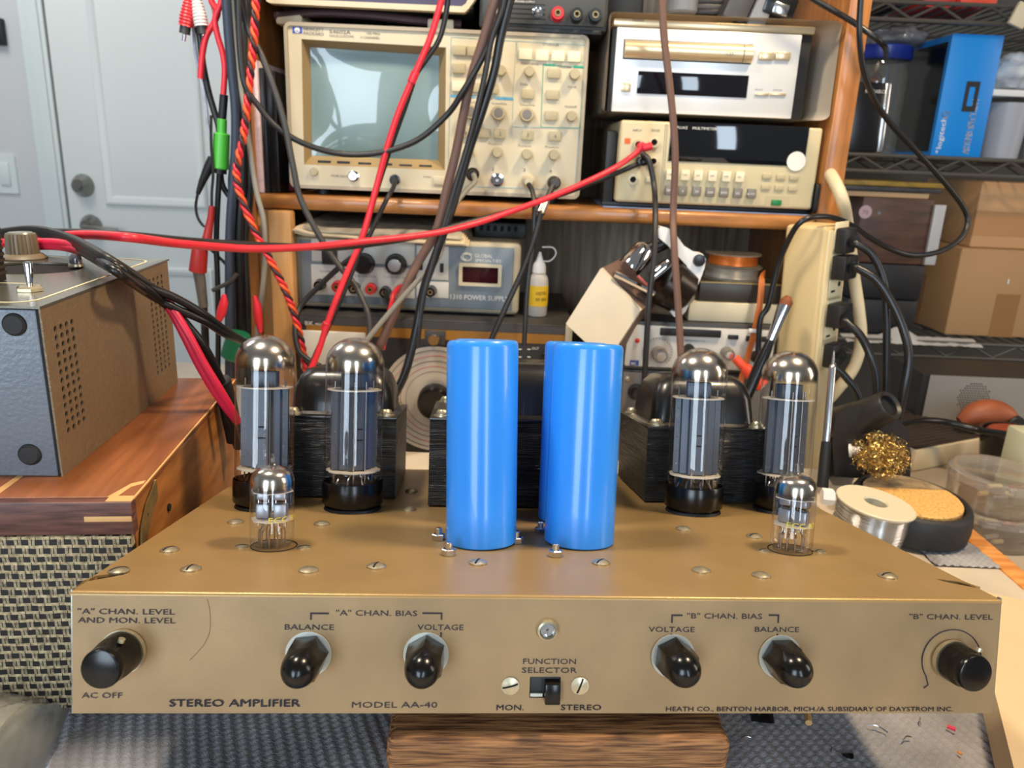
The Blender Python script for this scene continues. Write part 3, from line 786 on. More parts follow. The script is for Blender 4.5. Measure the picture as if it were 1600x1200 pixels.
# ------------------------------------------------------------------ grey test box lying on the speaker
M_GREYH = mat('grey_hammertone', (112, 120, 130), 0.42, 0.1, bp=0.45, bs_=420)
M_TANH = mat('tan_hammertone', (132, 112, 86), 0.40, 0.25, bp=0.45, bs_=420, var=0.06, vs=300)
M_ALU = mat('brushed_aluminium_panel', (158, 154, 140), 0.24, 0.85, bp=0.04, bs_=500, stretch=(1, 12, 1))
M_CREAMP = mat('cream_paint_line', (232, 220, 182), 0.6)
BX = T(-0.2330, 0.3665, SH + 0.0002) @ RZ(4.6)
bx = thing('test_instrument', 'grey metal test instrument with perforated side lying on the speaker', 'test instrument', BX)
bh = 0.0910; bd_ = 0.172; bw = 0.19
MB().box(-bw, -0.0008, 0, bd_, 0.0, bh - 0.003, 0.001).build('case_bottom', M_GREYH, bx)
hs = []
for (y0, y1, z0, z1, ny, nz) in ((0.0115, 0.0290, 0.0215, 0.0760, 4, 13), (0.137, 0.1585, 0.0170, 0.0800, 4, 17)):
    for i in range(ny):
        for k in range(nz): hs.append(circ(y0 + (y1 - y0) * i / (ny - 1), z0 + (z1 - z0) * k / (nz - 1), 0.0017 if ny == 4 else .0017, 10))
YZ = Matrix(((0, 0, 1, 0), (1, 0, 0, 0), (0, 1, 0, 0), (0, 0, 0, 1)))
MB().plate([(0.0, 0.0), (bd_, 0.0), (bd_, bh - 0.002), (0.0, bh - 0.002)], hs, 0.0010, T(0.0006, 0, 0) @ YZ).build('perforated_side', M_TANH, bx)
MB().box(-0.0007, 0.0005, 0.003, bd_ - .003, 0.01, bh - 0.006).build('dark_interior', M_SLOT, bx)
b = MB(); hole = [(-0.062 + 0.030 * cos(2 * pi * k / 40), 0.116 + 0.026 * sin(2 * pi * k / 40)) for k in range(40)]
b.plate([(-bw, -0.0015), (0.0022, -0.0015), (0.0022, bd_ + 0.002), (-bw, bd_ + 0.002)], [hole], 0.0012, T(0, 0, bh - 0.0022)).build('top_panel', M_ALU, bx)
b = MB(); b.plate(rrect(-bw, -0.006, 0.006, bd_ - 0.006, 0.012), [rrect(-bw + .0015, -0.0072, 0.0072, bd_ - 0.0072, 0.011)], 0.00015, T(0, 0, bh - 0.0009))
b.box(-0.12, -0.035, 0.0605, 0.0614, bh - 0.001, bh - 0.0008); b.build('panel_line', M_CREAMP, bx)
MB().lathe([(0, bh - 0.0035), (0.030, bh - 0.0035), (0.030, bh - 0.0026), (0, bh - 0.0026)], 30, T(-0.062, 0.116, 0)).build('meter_recess', M_SLOT, bx)
for px, py in ((23, 507), (47, 710)):
    x, z = local(BX, px, py); MB().lathe([(0, 0.0022), (0.0045, 0.0020), (0.0056, 0.0010), (0.0058, 0), (0, 0)], 24, FA(x, z)).build('rubber_foot', M_RUB, bx)
# knob, toggle, jewel on the top panel
M_TAUPE = mat('taupe_knob', (112, 98, 78), 0.42)
kb = MB(); n = 24; R = []
for zz, r0 in ((0, 0.0140), (0.0008, 0.0142), (0.0028, 0.0118)): R.append([(r0 * cos(2 * pi * k / 96), r0 * sin(2 * pi * k / 96), zz) for k in range(96)])
for zz, r0 in ((0.0034, 0.0100), (0.0150, 0.0093), (0.0165, 0.0088)):
    R.append([((r0 - (0.0006 if (k % 4) == 0 else 0)) * cos(2 * pi * k / 96), (r0 - (0.0006 if (k % 4) == 0 else 0)) * sin(2 * pi * k / 96), zz) for k in range(96)])
p = BX.inverted() @ atz(37, 402, SH + bh)
kk = kb.loft(R).build('knob', M_TAUPE, bx, M=T(p.x, p.y, bh - 0.0008), smooth=30)
MB().lathe([(0, 0.0172), (0.0072, 0.0172), (0.0076, 0.0164), (0, 0.0164)], 24).build('knob_insert', mat('satin_knob_cap', (170, 165, 150), 0.3, 0.7), kk)
p = BX.inverted() @ atz(47, 452, SH + bh)
tg = MB().lathe([(0, 0.0028), (0.0055, 0.0026), (0.0068, 0.0016), (0.0068, 0), (0, 0)], 6).build('toggle_switch', M_NICK, bx, M=T(p.x, p.y, bh - 0.0008), smooth=20)
MB().lathe([(0, 0.0024), (0.0014, 0.0024), (0.0026, 0.0140), (0.0022, 0.0150), (0, 0.0154)], 16, RX(-6)).build('toggle_lever', M_CHROME, tg)
p = BX.inverted() @ atz(119, 414, SH + bh)
jw = MB().lathe([(0.0036, 0), (0.0048, 0), (0.0044, 0.0014), (0.0036, 0.0016)], 24).build('pilot_lamp', M_NICK, bx, M=T(p.x, p.y, bh - 0.0008))
MB().lathe([(0, 0.0080), (0.0020, 0.0076), (0.0034, 0.0060), (0.0038, 0.0040), (0.0036, 0.0008), (0, 0.0008)], 20).build('lens', mat('grey_glass_jewel', (120, 118, 125), 0.05, 0.4, coat=1), jw)
for px, py in ((10, 459), (118, 417 + 0), (215, 386)):
    pass
# black ventilated block standing on the test box, cut by the left frame edge
p = atz(6, 446, SH + bh)
hb = thing('black_module', 'black vented module standing on the grey test instrument at the left edge', 'module', BX @ T((BX.inverted() @ p).x - 0.009, (BX.inverted() @ p).y, bh - 0.0008))
MB().box(-0.03, 0.0, 0, 0.02, 0, 0.052, 0.0006).build('housing', M_BLKM, hb)
b = MB()
for k in range(14): b.box(-0.030, 0.0003, -0.0003, 0.0203, 0.004 + k * 0.0034, 0.0058 + k * 0.0034)
b.build('ribs', mat('dark_bronze_ribs', (52, 44, 36), 0.5), hb)

# ------------------------------------------------------------------ clear bag, lower left
def bagfn(lift):
    P0 = [atz(-40, 1094, 0.020), atz(118, 1082, 0.012), atz(-40, 1260, 0.03), atz(48, 1240, 0.004)]

    def fn(u, v):
        a = P0[0].lerp(P0[1], u).lerp(P0[2].lerp(P0[3], u), v)
        n = mnoise.noise((a.x * 32, a.y * 32, lift)) + 0.3 * mnoise.noise((a.x * 90, a.y * 90, 3 + lift))
        return (a.x, a.y, max(0.0046, 0.010 + (0.02 + lift) * (1 - u) ** 0.7 * (0.6 + 0.4 * sin(pi * v)) + 0.0016 * n + 0.0030 * max(0, 1 - abs(u * 0.9 + v * 1.2 - 0.9 - 0.08 * sin(9 * u)) * 14) + 0.0024 * max(0, 1 - abs(u * 0.5 + v * 1.4 - 0.55) * 18) - 0.008 * u * v))
    return fn


b = MB().grid(bagfn(0.004), 50, 40)
b.bm.verts.ensure_lookup_table()
tag(b.build('plastic_bag', glass('clear_bag_film', (236, 236, 236), 0.16, 3.0, 0.74, (168, 168, 162)), smooth=70), 'crumpled clear plastic bag in the lower left corner', 'bag')

# ------------------------------------------------------------------ bookcase
M_PINE = wood('honey_pine', (136, 84, 40), (188, 128, 68), (3, 18, 18), 6, 0.38, (0.3, 0.7), 0.05, 0.25)
M_PINEV = wood('honey_pine_upright', (146, 90, 42), (188, 126, 66), (20, 14, 2), 6, 0.4, (0.3, 0.7), 0.05, 0.2)
M_POST = wood('pale_pine_post', (190, 136, 78), (222, 172, 110), (16, 14, 2), 6, 0.55, (0.3, 0.7), 0.1)
M_PANEL = wood('grey_wood_panelling', (116, 104, 88), (176, 160, 136), (26, 8, 1.2), 7, 0.6, (0.3, 0.7), 0.1)
ZS = 0.249
bc = thing('bookcase', 'honey pine bookcase with instruments on its shelf, standing on the bench', 'bookcase', T(0, 0.85, 0))
MB().box(-0.286, 0.322, 0, 0.235, ZS - 0.0155, ZS, 0.005, 3).build('shelf', M_PINE, bc)
MB().box(-0.299, -0.2865, 0, 0.24, -0.0495, 0.75, 0.001).build('side_panel', M_PINEV, bc)
MB().box(0.3225, 0.3445, 0, 0.24, -0.0495, 0.75, 0.001).build('side_panel', M_PINEV, bc)
MB().box(-0.299, 0.3445, 0.2405, 0.25, -0.0495, 0.75).build('back_panel', M_PANEL, bc)
MB().box(-0.286, 0.322, 0, 0.235, 0.62, 0.638, 0.004).build('top_shelf', M_PINE, bc)
pp = at(437, 330, 0.842)
MB().box(pp.x - 0.0125, pp.x + 0.0125, -0.012, 0.006, -0.0495, ZS - 0.0165, 0.002).build('front_post', M_POST, bc)
MB().box(pp.x - 0.036, pp.x - 0.0135, 0.0065, 0.03, -0.0495, ZS - 0.0165, 0.003).build('rear_post', M_POST, bc)

# ------------------------------------------------------------------ shared instrument helpers
M_CREAM = mat('cream_instrument_paint', (204, 193, 164), 0.5)
M_CREAM2 = mat('beige_instrument_case', (186, 176, 150), 0.5)
M_PUT = mat('putty_plastic', (178, 166, 132), 0.5)
M_PUTG = mat('grey_knob_plastic', (118, 112, 104), 0.45)
M_GREYT = mat('grey_print', (92, 90, 92), 0.6)
M_RED = mat('red_plastic_post', (196, 30, 36), 0.32)
M_BLKP = mat('black_glossy_plastic', (20, 20, 22), 0.25)
M_GRILL = mat('dark_grey_metal', (70, 68, 66), 0.45, 0.3)
M_WHITE = mat('white_plastic', (228, 226, 222), 0.4)
M_WPRINT = mat('white_print', (226, 226, 220), 0.6)


def dev(name, label, cat, px, py, Y, yaw=0.0, group=None):
    F = T(*at(px, py, Y)) @ RZ(yaw)
    return thing(name, label, cat, F, group), F


def rect(F, x0, y0, x1, y1, y=0.0):
    """pixel box -> (x0, x1, z0, z1) on the front plane"""
    a, b = local(F, x0, (y0 + y1) / 2, y)[0], local(F, x1, (y0 + y1) / 2, y)[0]
    c, d = local(F, (x0 + x1) / 2, y0, y)[1], local(F, (x0 + x1) / 2, y1, y)[1]
    return min(a, b), max(a, b), min(c, d), max(c, d)


def button(F, t, px, py, w, h, m, depth=0.003, name='button', y=0.0):
    x, z = local(F, px, py, y); w /= 2; h /= 2
    return MB().box(-w, w, y - depth, y + 0.0004, -h, h, 0.0006).build(name, m, t, M=T(x, 0, z))


def knob(F, t, px, py, r, L, m, cap=None, name='knob', y=0.0, skirt=0.0, ridges=True):
    x, z = local(F, px, py, y); b = MB(); R = []
    n = 48
    if skirt:
        for zz, rr in ((0, skirt), (L * 0.12, skirt), (L * 0.2, r * 1.05)): R.append([(rr * cos(2 * pi * k / n), rr * sin(2 * pi * k / n), zz) for k in range(n)])
    for zz, rr in ((L * 0.22, r), (L * 0.9, r * 0.93), (L, r * 0.85)):
        R.append([((rr * (0.955 if ridges and k % 4 == 0 and zz < L * .95 else 1)) * cos(2 * pi * k / n), (rr * (0.955 if ridges and k % 4 == 0 and zz < L * .95 else 1)) * sin(2 * pi * k / n), zz) for k in range(n)])
    if not skirt: R.insert(0, [(r * 0.96 * cos(2 * pi * k / n), r * 0.96 * sin(2 * pi * k / n), 0) for k in range(n)])
    o = b.loft(R).build(name, m, t, M=T(x, y, z) @ FRONT, smooth=30)
    if cap: MB().lathe([(0, L + 0.0006), (r * 0.6, L + 0.0005), (r * 0.66, L - 0.0002), (0, L - 0.0002)], 24).build('cap', cap, o)
    return o


def post(F, t, px, py, m, r=0.0062, L=0.016, name='binding_post', y=0.0):
    x, z = local(F, px, py, y)
    o = MB().lathe([(0, 0), (r, 0), (r, 0.003), (r * 0.72, 0.0036), (r * 0.72, 0.005), (r * 0.95, 0.0056), (r * 0.85, L), (r * 0.5, L), (r * 0.42, L - 0.005), (0, L - 0.005)], 20).build(name, m, t, M=T(x, y, z) @ FRONT)
    MB().lathe([(r * 0.18, L - 0.004), (r * 0.46, L - 0.004), (r * 0.46, L + 0.0006), (r * 0.3, L + 0.0006), (r * 0.18, L - 0.004)], 16).build('metal_insert', M_BRASS, o)
    return o


def bnc(F, t, px, py, m=None, L=0.014, r=0.0062, y=0.0):
    x, z = local(F, px, py, y); m = m or M_CHROME
    o = MB().lathe([(0, 0), (r * 1.15, 0), (r * 1.15, 0.002), (r * 0.78, 0.0024), (r * 0.78, L), (r * 0.62, L), (r * 0.6, 0.004), (0, 0.004)], 24).build('bnc_jack', m, t, M=T(x, y, z) @ FRONT)
    MB().lathe([(0, L - 0.002), (r * 0.22, L - 0.002), (r * 0.32, 0.004), (0, 0.004)], 12).build('centre_pin', M_WHITE, o)
    return o


def plug_on(F, t, px, py, m, r, L, name, lab, cat, y0=0.0):
    x, z = local(F, px, py, y0)
    b = MB(); b.lathe([(0, 0.0005), (r, 0.0005), (r, L * 0.5), (r * 0.7, L * 0.6), (r * 0.55, L), (0, L)], 20)
    return tag(b.build(name, m, M=F @ T(x, y0, z) @ FRONT), lab, cat)


def words(t, F, lst, m, name='lettering', y=0.0):
    for body, px0, py, px1, hpx in lst:
        x0, z = local(F, px0, py, y); x1, _ = local(F, px1, py, y)
        h = abs(local(F, px0, py - hpx, y)[1] - z)
        MB().text(body, x0, z, x1 - x0, h, y=y - 0.0005).build(name, m, t, smooth=0)


def strip(F, t, x0, y0, x1, y1, m, name='printed_line', y=0.0, th=0.0004):
    a = rect(F, x0, y0, x1, y1, y)
    return MB().box(a[0], a[1], y - th, y + 0.0001, a[2], a[3]).build(name, m, t, smooth=0)


def frame_line(F, t, pts, wpx, m, name='printed_line'):
    P = []
    for px, py in pts:
        x, z = local(F, px, py); P.append((x, -0.0003, z))
    return MB().tube(P + [P[0]], wpx * 0.00036, 4).build(name, m, t, smooth=0)


# ------------------------------------------------------------------ oscilloscope
sc, F = dev('oscilloscope', 'cream oscilloscope with a large grey screen, on the left of the pine shelf', 'oscilloscope', 454, 293, 0.868, 1.2)
w_, h_ = 0.318, 0.167
SCR_O = [(471, 61), (697, 74), (695, 266), (475, 257)]; SCR_I = [(485, 74), (686, 87), (684, 250), (487, 243)]
SCR_I = [(x + 0, y) for x, y in SCR_I]
O3 = [local(F, *p) for p in SCR_O]; I3 = [local(F, *p, 0.016) for p in SCR_I]
b = MB(); b.box(0.004, w_ - 0.004, 0.019, 0.21, 0.004, h_ - 0.004, 0.004); b.build('case', M_CREAM2, sc)
b = MB(); out = rrect(0.0035, w_ - 0.0035, 0.0035, h_ - 0.0035, 0.004)
b.plate(out, [O3], 0.0045, T(0, 0.0045, 0) @ FRONT).build('front_panel', M_CREAM, sc)
b = MB(); o1 = rrect(0, w_, 0, h_, 0.007); i1 = rrect(0.0036, w_ - 0.0036, 0.0036, h_ - 0.0036, 0.004)
b.plate(o1, [i1], 0.0185, T(0, 0.0165, 0) @ FRONT).build('case_rim', mat('taupe_case_rim', (168, 156, 134), 0.5), sc)
b = MB(); b.loft([[(x, 0.0, z) for x, z in O3], [(x, 0.016, z) for x, z in I3]], cap=False)
bz = b.build('screen_bezel', mat('tan_screen_bezel', (158, 134, 92), 0.45), sc, smooth=0)
for px, py in ((507, 254), (537, 255), (570, 257), (603, 258), (634, 260), (665, 261)):
    x, z = local(F, px, py, 0.006); MB().box(-0.007, 0.007, 0.004, 0.012, -0.0022, 0.0022, 0.0006).build('soft_key', M_BLKM, bz, M=T(x, 0, z))


def scrfn(u, v):
    a, b_, c, d_ = (Vector((p[0], 0.0158, p[1])) for p in (I3[0], I3[1], I3[2], I3[3]))
    q = a.lerp(b_, u).lerp(d_.lerp(c, u), v); q.y -= 0.006 * (1 - (2 * u - 1) ** 2) * (1 - (2 * v - 1) ** 2) ** 0.8; return q


MB().grid(scrfn, 24, 20).build('screen', mat('grey_phosphor_glass', (116, 140, 140), 0.35, coat=1.0), sc, smooth=80)
bh_ = 0.0105
for px, py in ((718, 79), (740, 80), (769, 82), (717, 107), (744, 109), (743, 137), (768, 139), (865, 115), (824.5, 147), (863, 148.5), (861, 181)): button(F, sc, px, py, 0.0135, 0.0098, M_PUT)
for px, py in ((821, 85), (847, 87), (872, 88), (897, 89), (716.5, 135)): button(F, sc, px, py, 0.0135, 0.0102, mat('pale_key', (236, 222, 190), 0.5) if 'pale_key' not in bpy.data.materials else bpy.data.materials['pale_key'])
for k, (px, py) in enumerate(((729, 207), (756, 208), (780.5, 209), (824, 211.5), (867, 213))):
    button(F, sc, px, py, 0.0132, 0.0098, M_PUT)
words(sc, F, [('1', 727, 211, 729, 6), ('2', 780, 212, 783, 6), ('3', 823, 214, 826, 6), ('4', 866, 216, 869, 6)], M_GREYT, y=-0.003)
for px, py in ((783, 111), (827, 112.5), (897, 117), (892, 182), (732, 237), (777, 238), (823, 241), (865, 242)): knob(F, sc, px, py, 0.0056, 0.011, M_PUT)
for px, py in ((736, 175), (779, 177), (823, 179.5)): knob(F, sc, px, py, 0.0078, 0.012, M_PUT, M_PUTG)
for px, py in ((739, 272), (777, 281), (825, 283), (865, 285)): bnc(F, sc, px, py)
knob(F, sc, 491, 268, 0.0045, 0.004, M_PUT, name='power_button', ridges=False); bnc(F, sc, 553, 275, r=0.005, L=0.007); bnc(F, sc, 617, 281, M_BLKP, r=0.005, L=0.007)
button(F, sc, 686, 282, 0.0125, 0.009, M_CREAM, 0.002)
M_CYAN = mat('cyan_print', (70, 160, 206), 0.6); M_TEAL = mat('teal_print', (40, 160, 130), 0.6); M_PBL = mat('pale_blue_print', (150, 196, 206), 0.6)
strip(F, sc, 703, 149.5, 741, 152.5, M_CYAN); strip(F, sc, 774, 152.5, 802, 156, M_CYAN); strip(F, sc, 851, 100, 867, 103, M_TEAL); strip(F, sc, 896, 103, 912, 106.5, M_TEAL)
frame_line(F, sc, [(849, 101), (913, 106), (906, 200), (845, 198)], 1.0, M_TEAL)
frame_line(F, sc, [(703, 151), (802, 154), (800, 198), (905, 201), (898, 297), (700, 290)], 0.9, M_PBL)
frame_line(F, sc, [(705, 58), (807, 64), (801, 152), (704, 148)], 0.7, M_PBL); frame_line(F, sc, [(808, 64), (915, 71), (914, 98), (808, 93)], 0.7, M_PBL)
M_LOGO = mat('blue_badge', (50, 76, 184), 0.45)
strip(F, sc, 457, 42, 472, 52, M_LOGO, 'badge')
x, z = local(F, 464.5, 47.3); MB().lathe([(0, 0.0008), (0.0028, 0.0008), (0.0028, 0.0003), (0, 0.0003)], 20, FA(x, z)).build('badge_disc', M_WPRINT, sc)
words(sc, F, [('hp', 462.7, 49.5, 466.6, 3.4)], M_LOGO, y=-0.0009)
words(sc, F, [('HEWLETT', 475, 48, 506, 5), ('PACKARD', 475, 54.5, 506, 5), ('54602A', 515, 52, 548, 5.5), ('OSCILLOSCOPE', 515, 57.5, 553, 3.6), ('150 MHz', 573, 54, 594, 4), ('4 CHANNEL', 563, 60, 594, 3.8),
              ('STORAGE', 848, 71, 873, 4), ('TRIGGER', 871, 106, 893, 3.8), ('HORIZONTAL', 814, 101, 842, 3.4), ('VERTICAL', 747, 155, 770, 3.6), ('Volts/Div', 768, 163, 792, 3.5), ('Volts/Div', 727, 161, 748, 3.5), ('Time/Div', 812, 165, 836, 3.5),
              ('Delay', 813, 133, 825, 3.5), ('Level', 888, 137, 900, 3.5), ('Holdoff', 883, 168, 901, 3.5), ('Position', 763, 226, 784, 3.5), ('Position', 810, 229, 830, 3.5), ('Position', 852, 231, 873, 3.5), ('Position', 720, 224, 742, 3.5),
              ('2', 768, 267, 772, 5), ('3', 817, 268, 821, 5), ('4', 858, 270, 862, 5), ('Line', 662, 277, 673, 3.2), ('PROBE ADJUST', 518, 276, 545, 3.2)], M_GREYT)
for xx in (0.03, w_ - 0.03):
    for yy in (0.03, 0.17): MB().cyl((xx, yy, 0.0045), (xx, yy, -(at(454, 293, .868).z - ZS) + 0.0003), 0.009, n=16).build('foot', M_BLKM, sc)
plug_on(F, sc, 739, 272, M_BLKP, 0.0072, 0.024, 'probe_plug', 'black probe plug on the leftmost input jack of the oscilloscope', 'plug', -0.004)
plug_on(F, sc, 825, 283, M_CREAM, 0.0076, 0.026, 'probe_plug', 'cream probe plug on the third input jack of the oscilloscope', 'plug', -0.004)
plug_on(F, sc, 865, 285, M_GRILL, 0.0072, 0.030, 'probe_plug', 'grey metal probe plug on the rightmost input jack of the oscilloscope', 'plug', -0.004)

# ------------------------------------------------------------------ bench multimeter
mm_, F = dev('bench_multimeter', 'beige bench multimeter with a dark display, under the silver disc player', 'multimeter', 961, 315, 0.86, 0)
w_ = 0.2145; h_ = 0.0845; M_DMM = mat('olive_beige_case', (196, 184, 148), 0.5)
b = MB(); b.box(0, w_, 0, 0.24 - 0.02, 0, h_, 0.003, 3).build('case', M_DMM, mm_)
a = rect(F, 1046, 194, 1261, 256); MB().box(a[0], a[1], -0.0012, 0.0004, a[2], a[3], 0.0004).build('display_window', mat('smoked_display', (12, 14, 18), 0.06, coat=0.6), mm_)
x, z = local(F, 1243.4, 252); MB().lathe([(0, 0.0018), (0.0100, 0.0018), (0.0100, 0.0012), (0, 0.0012)], 28, FA(x, z)).build('round_sticker', mat('paper_sticker', (228, 224, 214), 0.6), mm_)
for k, px in enumerate((1047, 1070, 1090.4, 1112.5, 1134.3, 1155)): button(F, mm_, px, 273 + k * 0.7, 0.0092, 0.0108, mat('ivory_key', (226, 216, 184), 0.5) if k == 0 else bpy.data.materials['ivory_key'], 0.004)
for k, px in enumerate((1045.4, 1066, 1087.6, 1109, 1130.4, 1152, 1173.4)): button(F, mm_, px, 297 + k * 0.9, 0.0094, 0.0100, M_PUTG, 0.004)
for px, py in ((1198, 275.4), (1219.6, 276.5), (1240, 277.5), (1196, 292.4), (1216.8, 293.4), (1238, 294.5)): button(F, mm_, px, py, 0.0098, 0.0056, M_PUT, 0.002)
a = rect(F, 1196, 306, 1233, 323); MB().box(a[0], a[1], -0.0004, 0.0006, a[2], a[3]).build('switch_recess', M_PUT, mm_)
button(F, mm_, 1212.5, 316.5, 0.0105, 0.0056, mat('green_switch', (24, 116, 62), 0.4), 0.003, 'power_switch')
strip(F, mm_, 976, 216, 985, 224.5, mat('orange_print', (230, 96, 40), 0.6))
for px, py in ((1021.8, 222.4), (1020.4, 252.2), (988.7, 280.5), (997, 226), (998, 250)):
    x, z = local(F, px, py); jk = MB().lathe([(0.0030, 0.0002), (0.0056, 0.0002), (0.0056, 0.003), (0.0034, 0.0034), (0.0030, 0.0002)], 24).build('input_jack', M_PUT if px < 1000 and py < 260 else M_CREAM, mm_, M=FA(x, z))
    MB().lathe([(0, 0.0004), (0.003, 0.0004), (0.003, 0.0012), (0, 0.0012)], 16).build('socket_hole', M_SLOT, jk)
button(F, mm_, 1014.8, 280.5, 0.008, 0.0056, M_CREAM, 0.002, 'slide_switch')
words(mm_, F, [('INPUT', 989, 205, 1003, 3.5), ('SENSE', 1017, 205, 1031, 3.5), ('V DC', 1042, 272, 1052, 3), ('V AC', 1065, 272.5, 1075, 3), ('k', 1089, 273.5, 1092, 3)], M_GREYT)
words(mm_, F, [('V DC', 1042.5, 274, 1051, 3.4), ('V AC', 1065.6, 274.6, 1074, 3.4), ('2W', 1087, 275.6, 1094, 3.4), ('4W', 1109, 276.4, 1116, 3.4), ('mA', 1131, 277, 1138, 3.4), ('AC', 1152, 278, 1158, 3.4)], M_GREYT, y=-0.004)
words(mm_, F, [('200', 1041, 299, 1050, 3.4), ('2', 1065, 300, 1068, 3.4), ('20', 1085, 301, 1091, 3.4), ('200', 1105, 302, 1114, 3.4), ('2000', 1125.4, 302.6, 1136, 3.4), ('20', 1149, 303.6, 1155, 3.4), ('AUTO', 1167, 304.6, 1179, 3.4)], M_WPRINT, y=-0.004)
words(mm_, F, [('FLUKE', 1058, 201, 1074, 4), ('MULTIMETER', 1082, 202, 1120, 4)], M_WPRINT, y=-0.0012)
frame_line(F, mm_, [(1040, 195), (1043, 195), (1034, 318), (1031, 318)], 0.5, M_PUTG)
hdl = MB(); hdl.box(-0.013, -0.001, 0.012, 0.036, -0.003, 0.074, 0.003); hx1 = 0.3215 - F.translation.x
hdl.box(w_ + 0.0006, hx1, -0.006, 0.034, -0.003, 0.028, 0.004)
hdl.box(-0.013, hx1, 0.012, 0.030, -0.0052, -0.0008, 0.001); hdl.build('carry_handle', M_BLKM, mm_)
z0 = -(at(961, 315, .86).z - ZS)
for xx in (0.03, w_ - 0.03): MB().box(xx - .01, xx + .01, 0.19, 0.21, z0 + 0.0003, 0.002, 0.001).build('foot', M_BLKM, mm_)
tag(MB().box(-0.012, w_ + 0.004, 0.002, 0.20, z0 + 0.0002, min(-0.0056, z0 + 0.0022), 0.0004).build('foam_sheet', mat('blue_grey_foam', (140, 158, 192), 0.7), M=F), 'thin blue grey foam sheet under the beige multimeter', 'foam sheet')
DMF = F

# ------------------------------------------------------------------ silver disc player in its plastic bag
cdp, F = dev('disc_player', 'silver disc player in a wrinkled plastic bag, on top of the beige multimeter', 'disc player', 948, 174, 0.868, 0.4)
CDF = F
w_ = 0.2090; h_ = 0.0905; M_SIL = mat('silver_anodised', (222, 223, 222), 0.32, 0.30, bp=0.02, bs_=400, stretch=(1, 1, 10))
M_CHAMP = mat('champagne_metal', (214, 194, 158), 0.30, 0.65)
MB().box(0.0004, w_ - 0.0004, 0.0022, 0.205, 0, h_ - 0.008, 0.001).build('case', M_BLKM, cdp)
MB().box(0.0045, w_ - 0.013, -0.003, 0.0022, 0.0002, h_ - 0.008, 0.001).build('front_panel', M_SIL, cdp)
MB().box(0.0002, w_ - 0.0004, -0.004, 0.09, h_ - 0.0078, h_, 0.002).build('top_lip', M_CHAMP, cdp)
a = rect(F, 973, 66, 1174, 97); R_ = (a[3] - a[2]) / 2 * 0.92; zc = (a[2] + a[3]) / 2
MB().box(a[0], a[1], -0.0036, -0.0029, a[2], a[3]).build('drawer_recess', M_SLOT, cdp)
xs_ = local(F, 1158, 85)[0]
for xa, xb in ((a[0] + .0008, xs_ - .0004), (xs_ + .0004, a[1] - .0008)):
    MB().loft([[(x, -0.0035 - 0.009 * sin(pi * k / 12) ** 0.7, zc - R_ * cos(pi * k / 12)) for k in range(13)] for x in (xa, xb)]).build('disc_drawer', M_CHAMP, cdp, smooth=60)
a = rect(F, 995, 115, 1167, 150); MB().box(a[0], a[1], -0.0044, -0.0029, a[2], a[3], 0.0003).build('display_window', mat('black_display_glass', (14, 13, 20), 0.06, coat=0.5), cdp)
for x0, x1 in ((1184, 1208), (1209.5, 1233)):
    a = rect(F, x0, 82, x1, 95); MB().box(a[0], a[1], -0.006, -0.0029, a[2], a[3], 0.0012).build('button', M_CHAMP, cdp)
for x0, x1 in ((1178, 1200), (1202, 1226)):
    a = rect(F, x0, 145.5, x1, 150); MB().box(a[0], a[1], -0.005, -0.0029, a[2], a[3], 0.0005).build('button', M_CHAMP, cdp)
a = rect(F, 970, 130, 984, 144); MB().box(a[0], a[1], -0.006, -0.0029, a[2], a[3], 0.0008).build('power_button', M_CHAMP, cdp)
words(cdp, F, [('YAMAHA', 987, 33, 1006, 4)], M_GREYT, y=-0.004)
words(cdp, F, [('CD', 1134, 86, 1146, 5)], M_GREYT, y=-0.0122)
words(cdp, F, [('POWER', 969, 126, 985, 2.6), ('PLAY', 1180, 141, 1192, 2.6), ('STOP', 1208, 142, 1222, 2.6)], M_GREYT, y=-0.003)
b = MB(); R = []
for i in range(19):
    y = -0.010 + 0.215 * i / 18; ring = []
    base = rrect(-0.0075, w_ + 0.017, -0.0008, h_ + 0.0030, 0.012, 7)
    fl = 0.010 * max(0, 1 - i / 3.0); cxm = w_ / 2; czm = h_ / 2
    for k, (x, z) in enumerate(base):
        x += fl * (1 if x > cxm else -0.4); z += fl * (0.15 if z > czm else -0.0)
        n = mnoise.noise((x * 38, z * 38 + 5, y * 26)) ; sd = 1 if (x < 0 or x > w_) else 0.25
        x = max(-0.0035, min(x + (0.005 * n if x < 0 or x > w_ else 0), 0.3212 - F.translation.x))
        ring.append((x, y + (0.006 * mnoise.noise((x * 60, z * 60, 2)) if i == 0 else 0), z + (0.0022 * abs(n) if z > h_ else 0)))
    R.append(ring)
b.loft(R, cap=False)
tag(b.build('plastic_bag', glass('cloudy_bag_film', (232, 222, 206), 0.25, 1.4, 0.78, (226, 212, 192)), M=F, smooth=80), 'cloudy plastic bag wrapped round the silver disc player', 'bag')

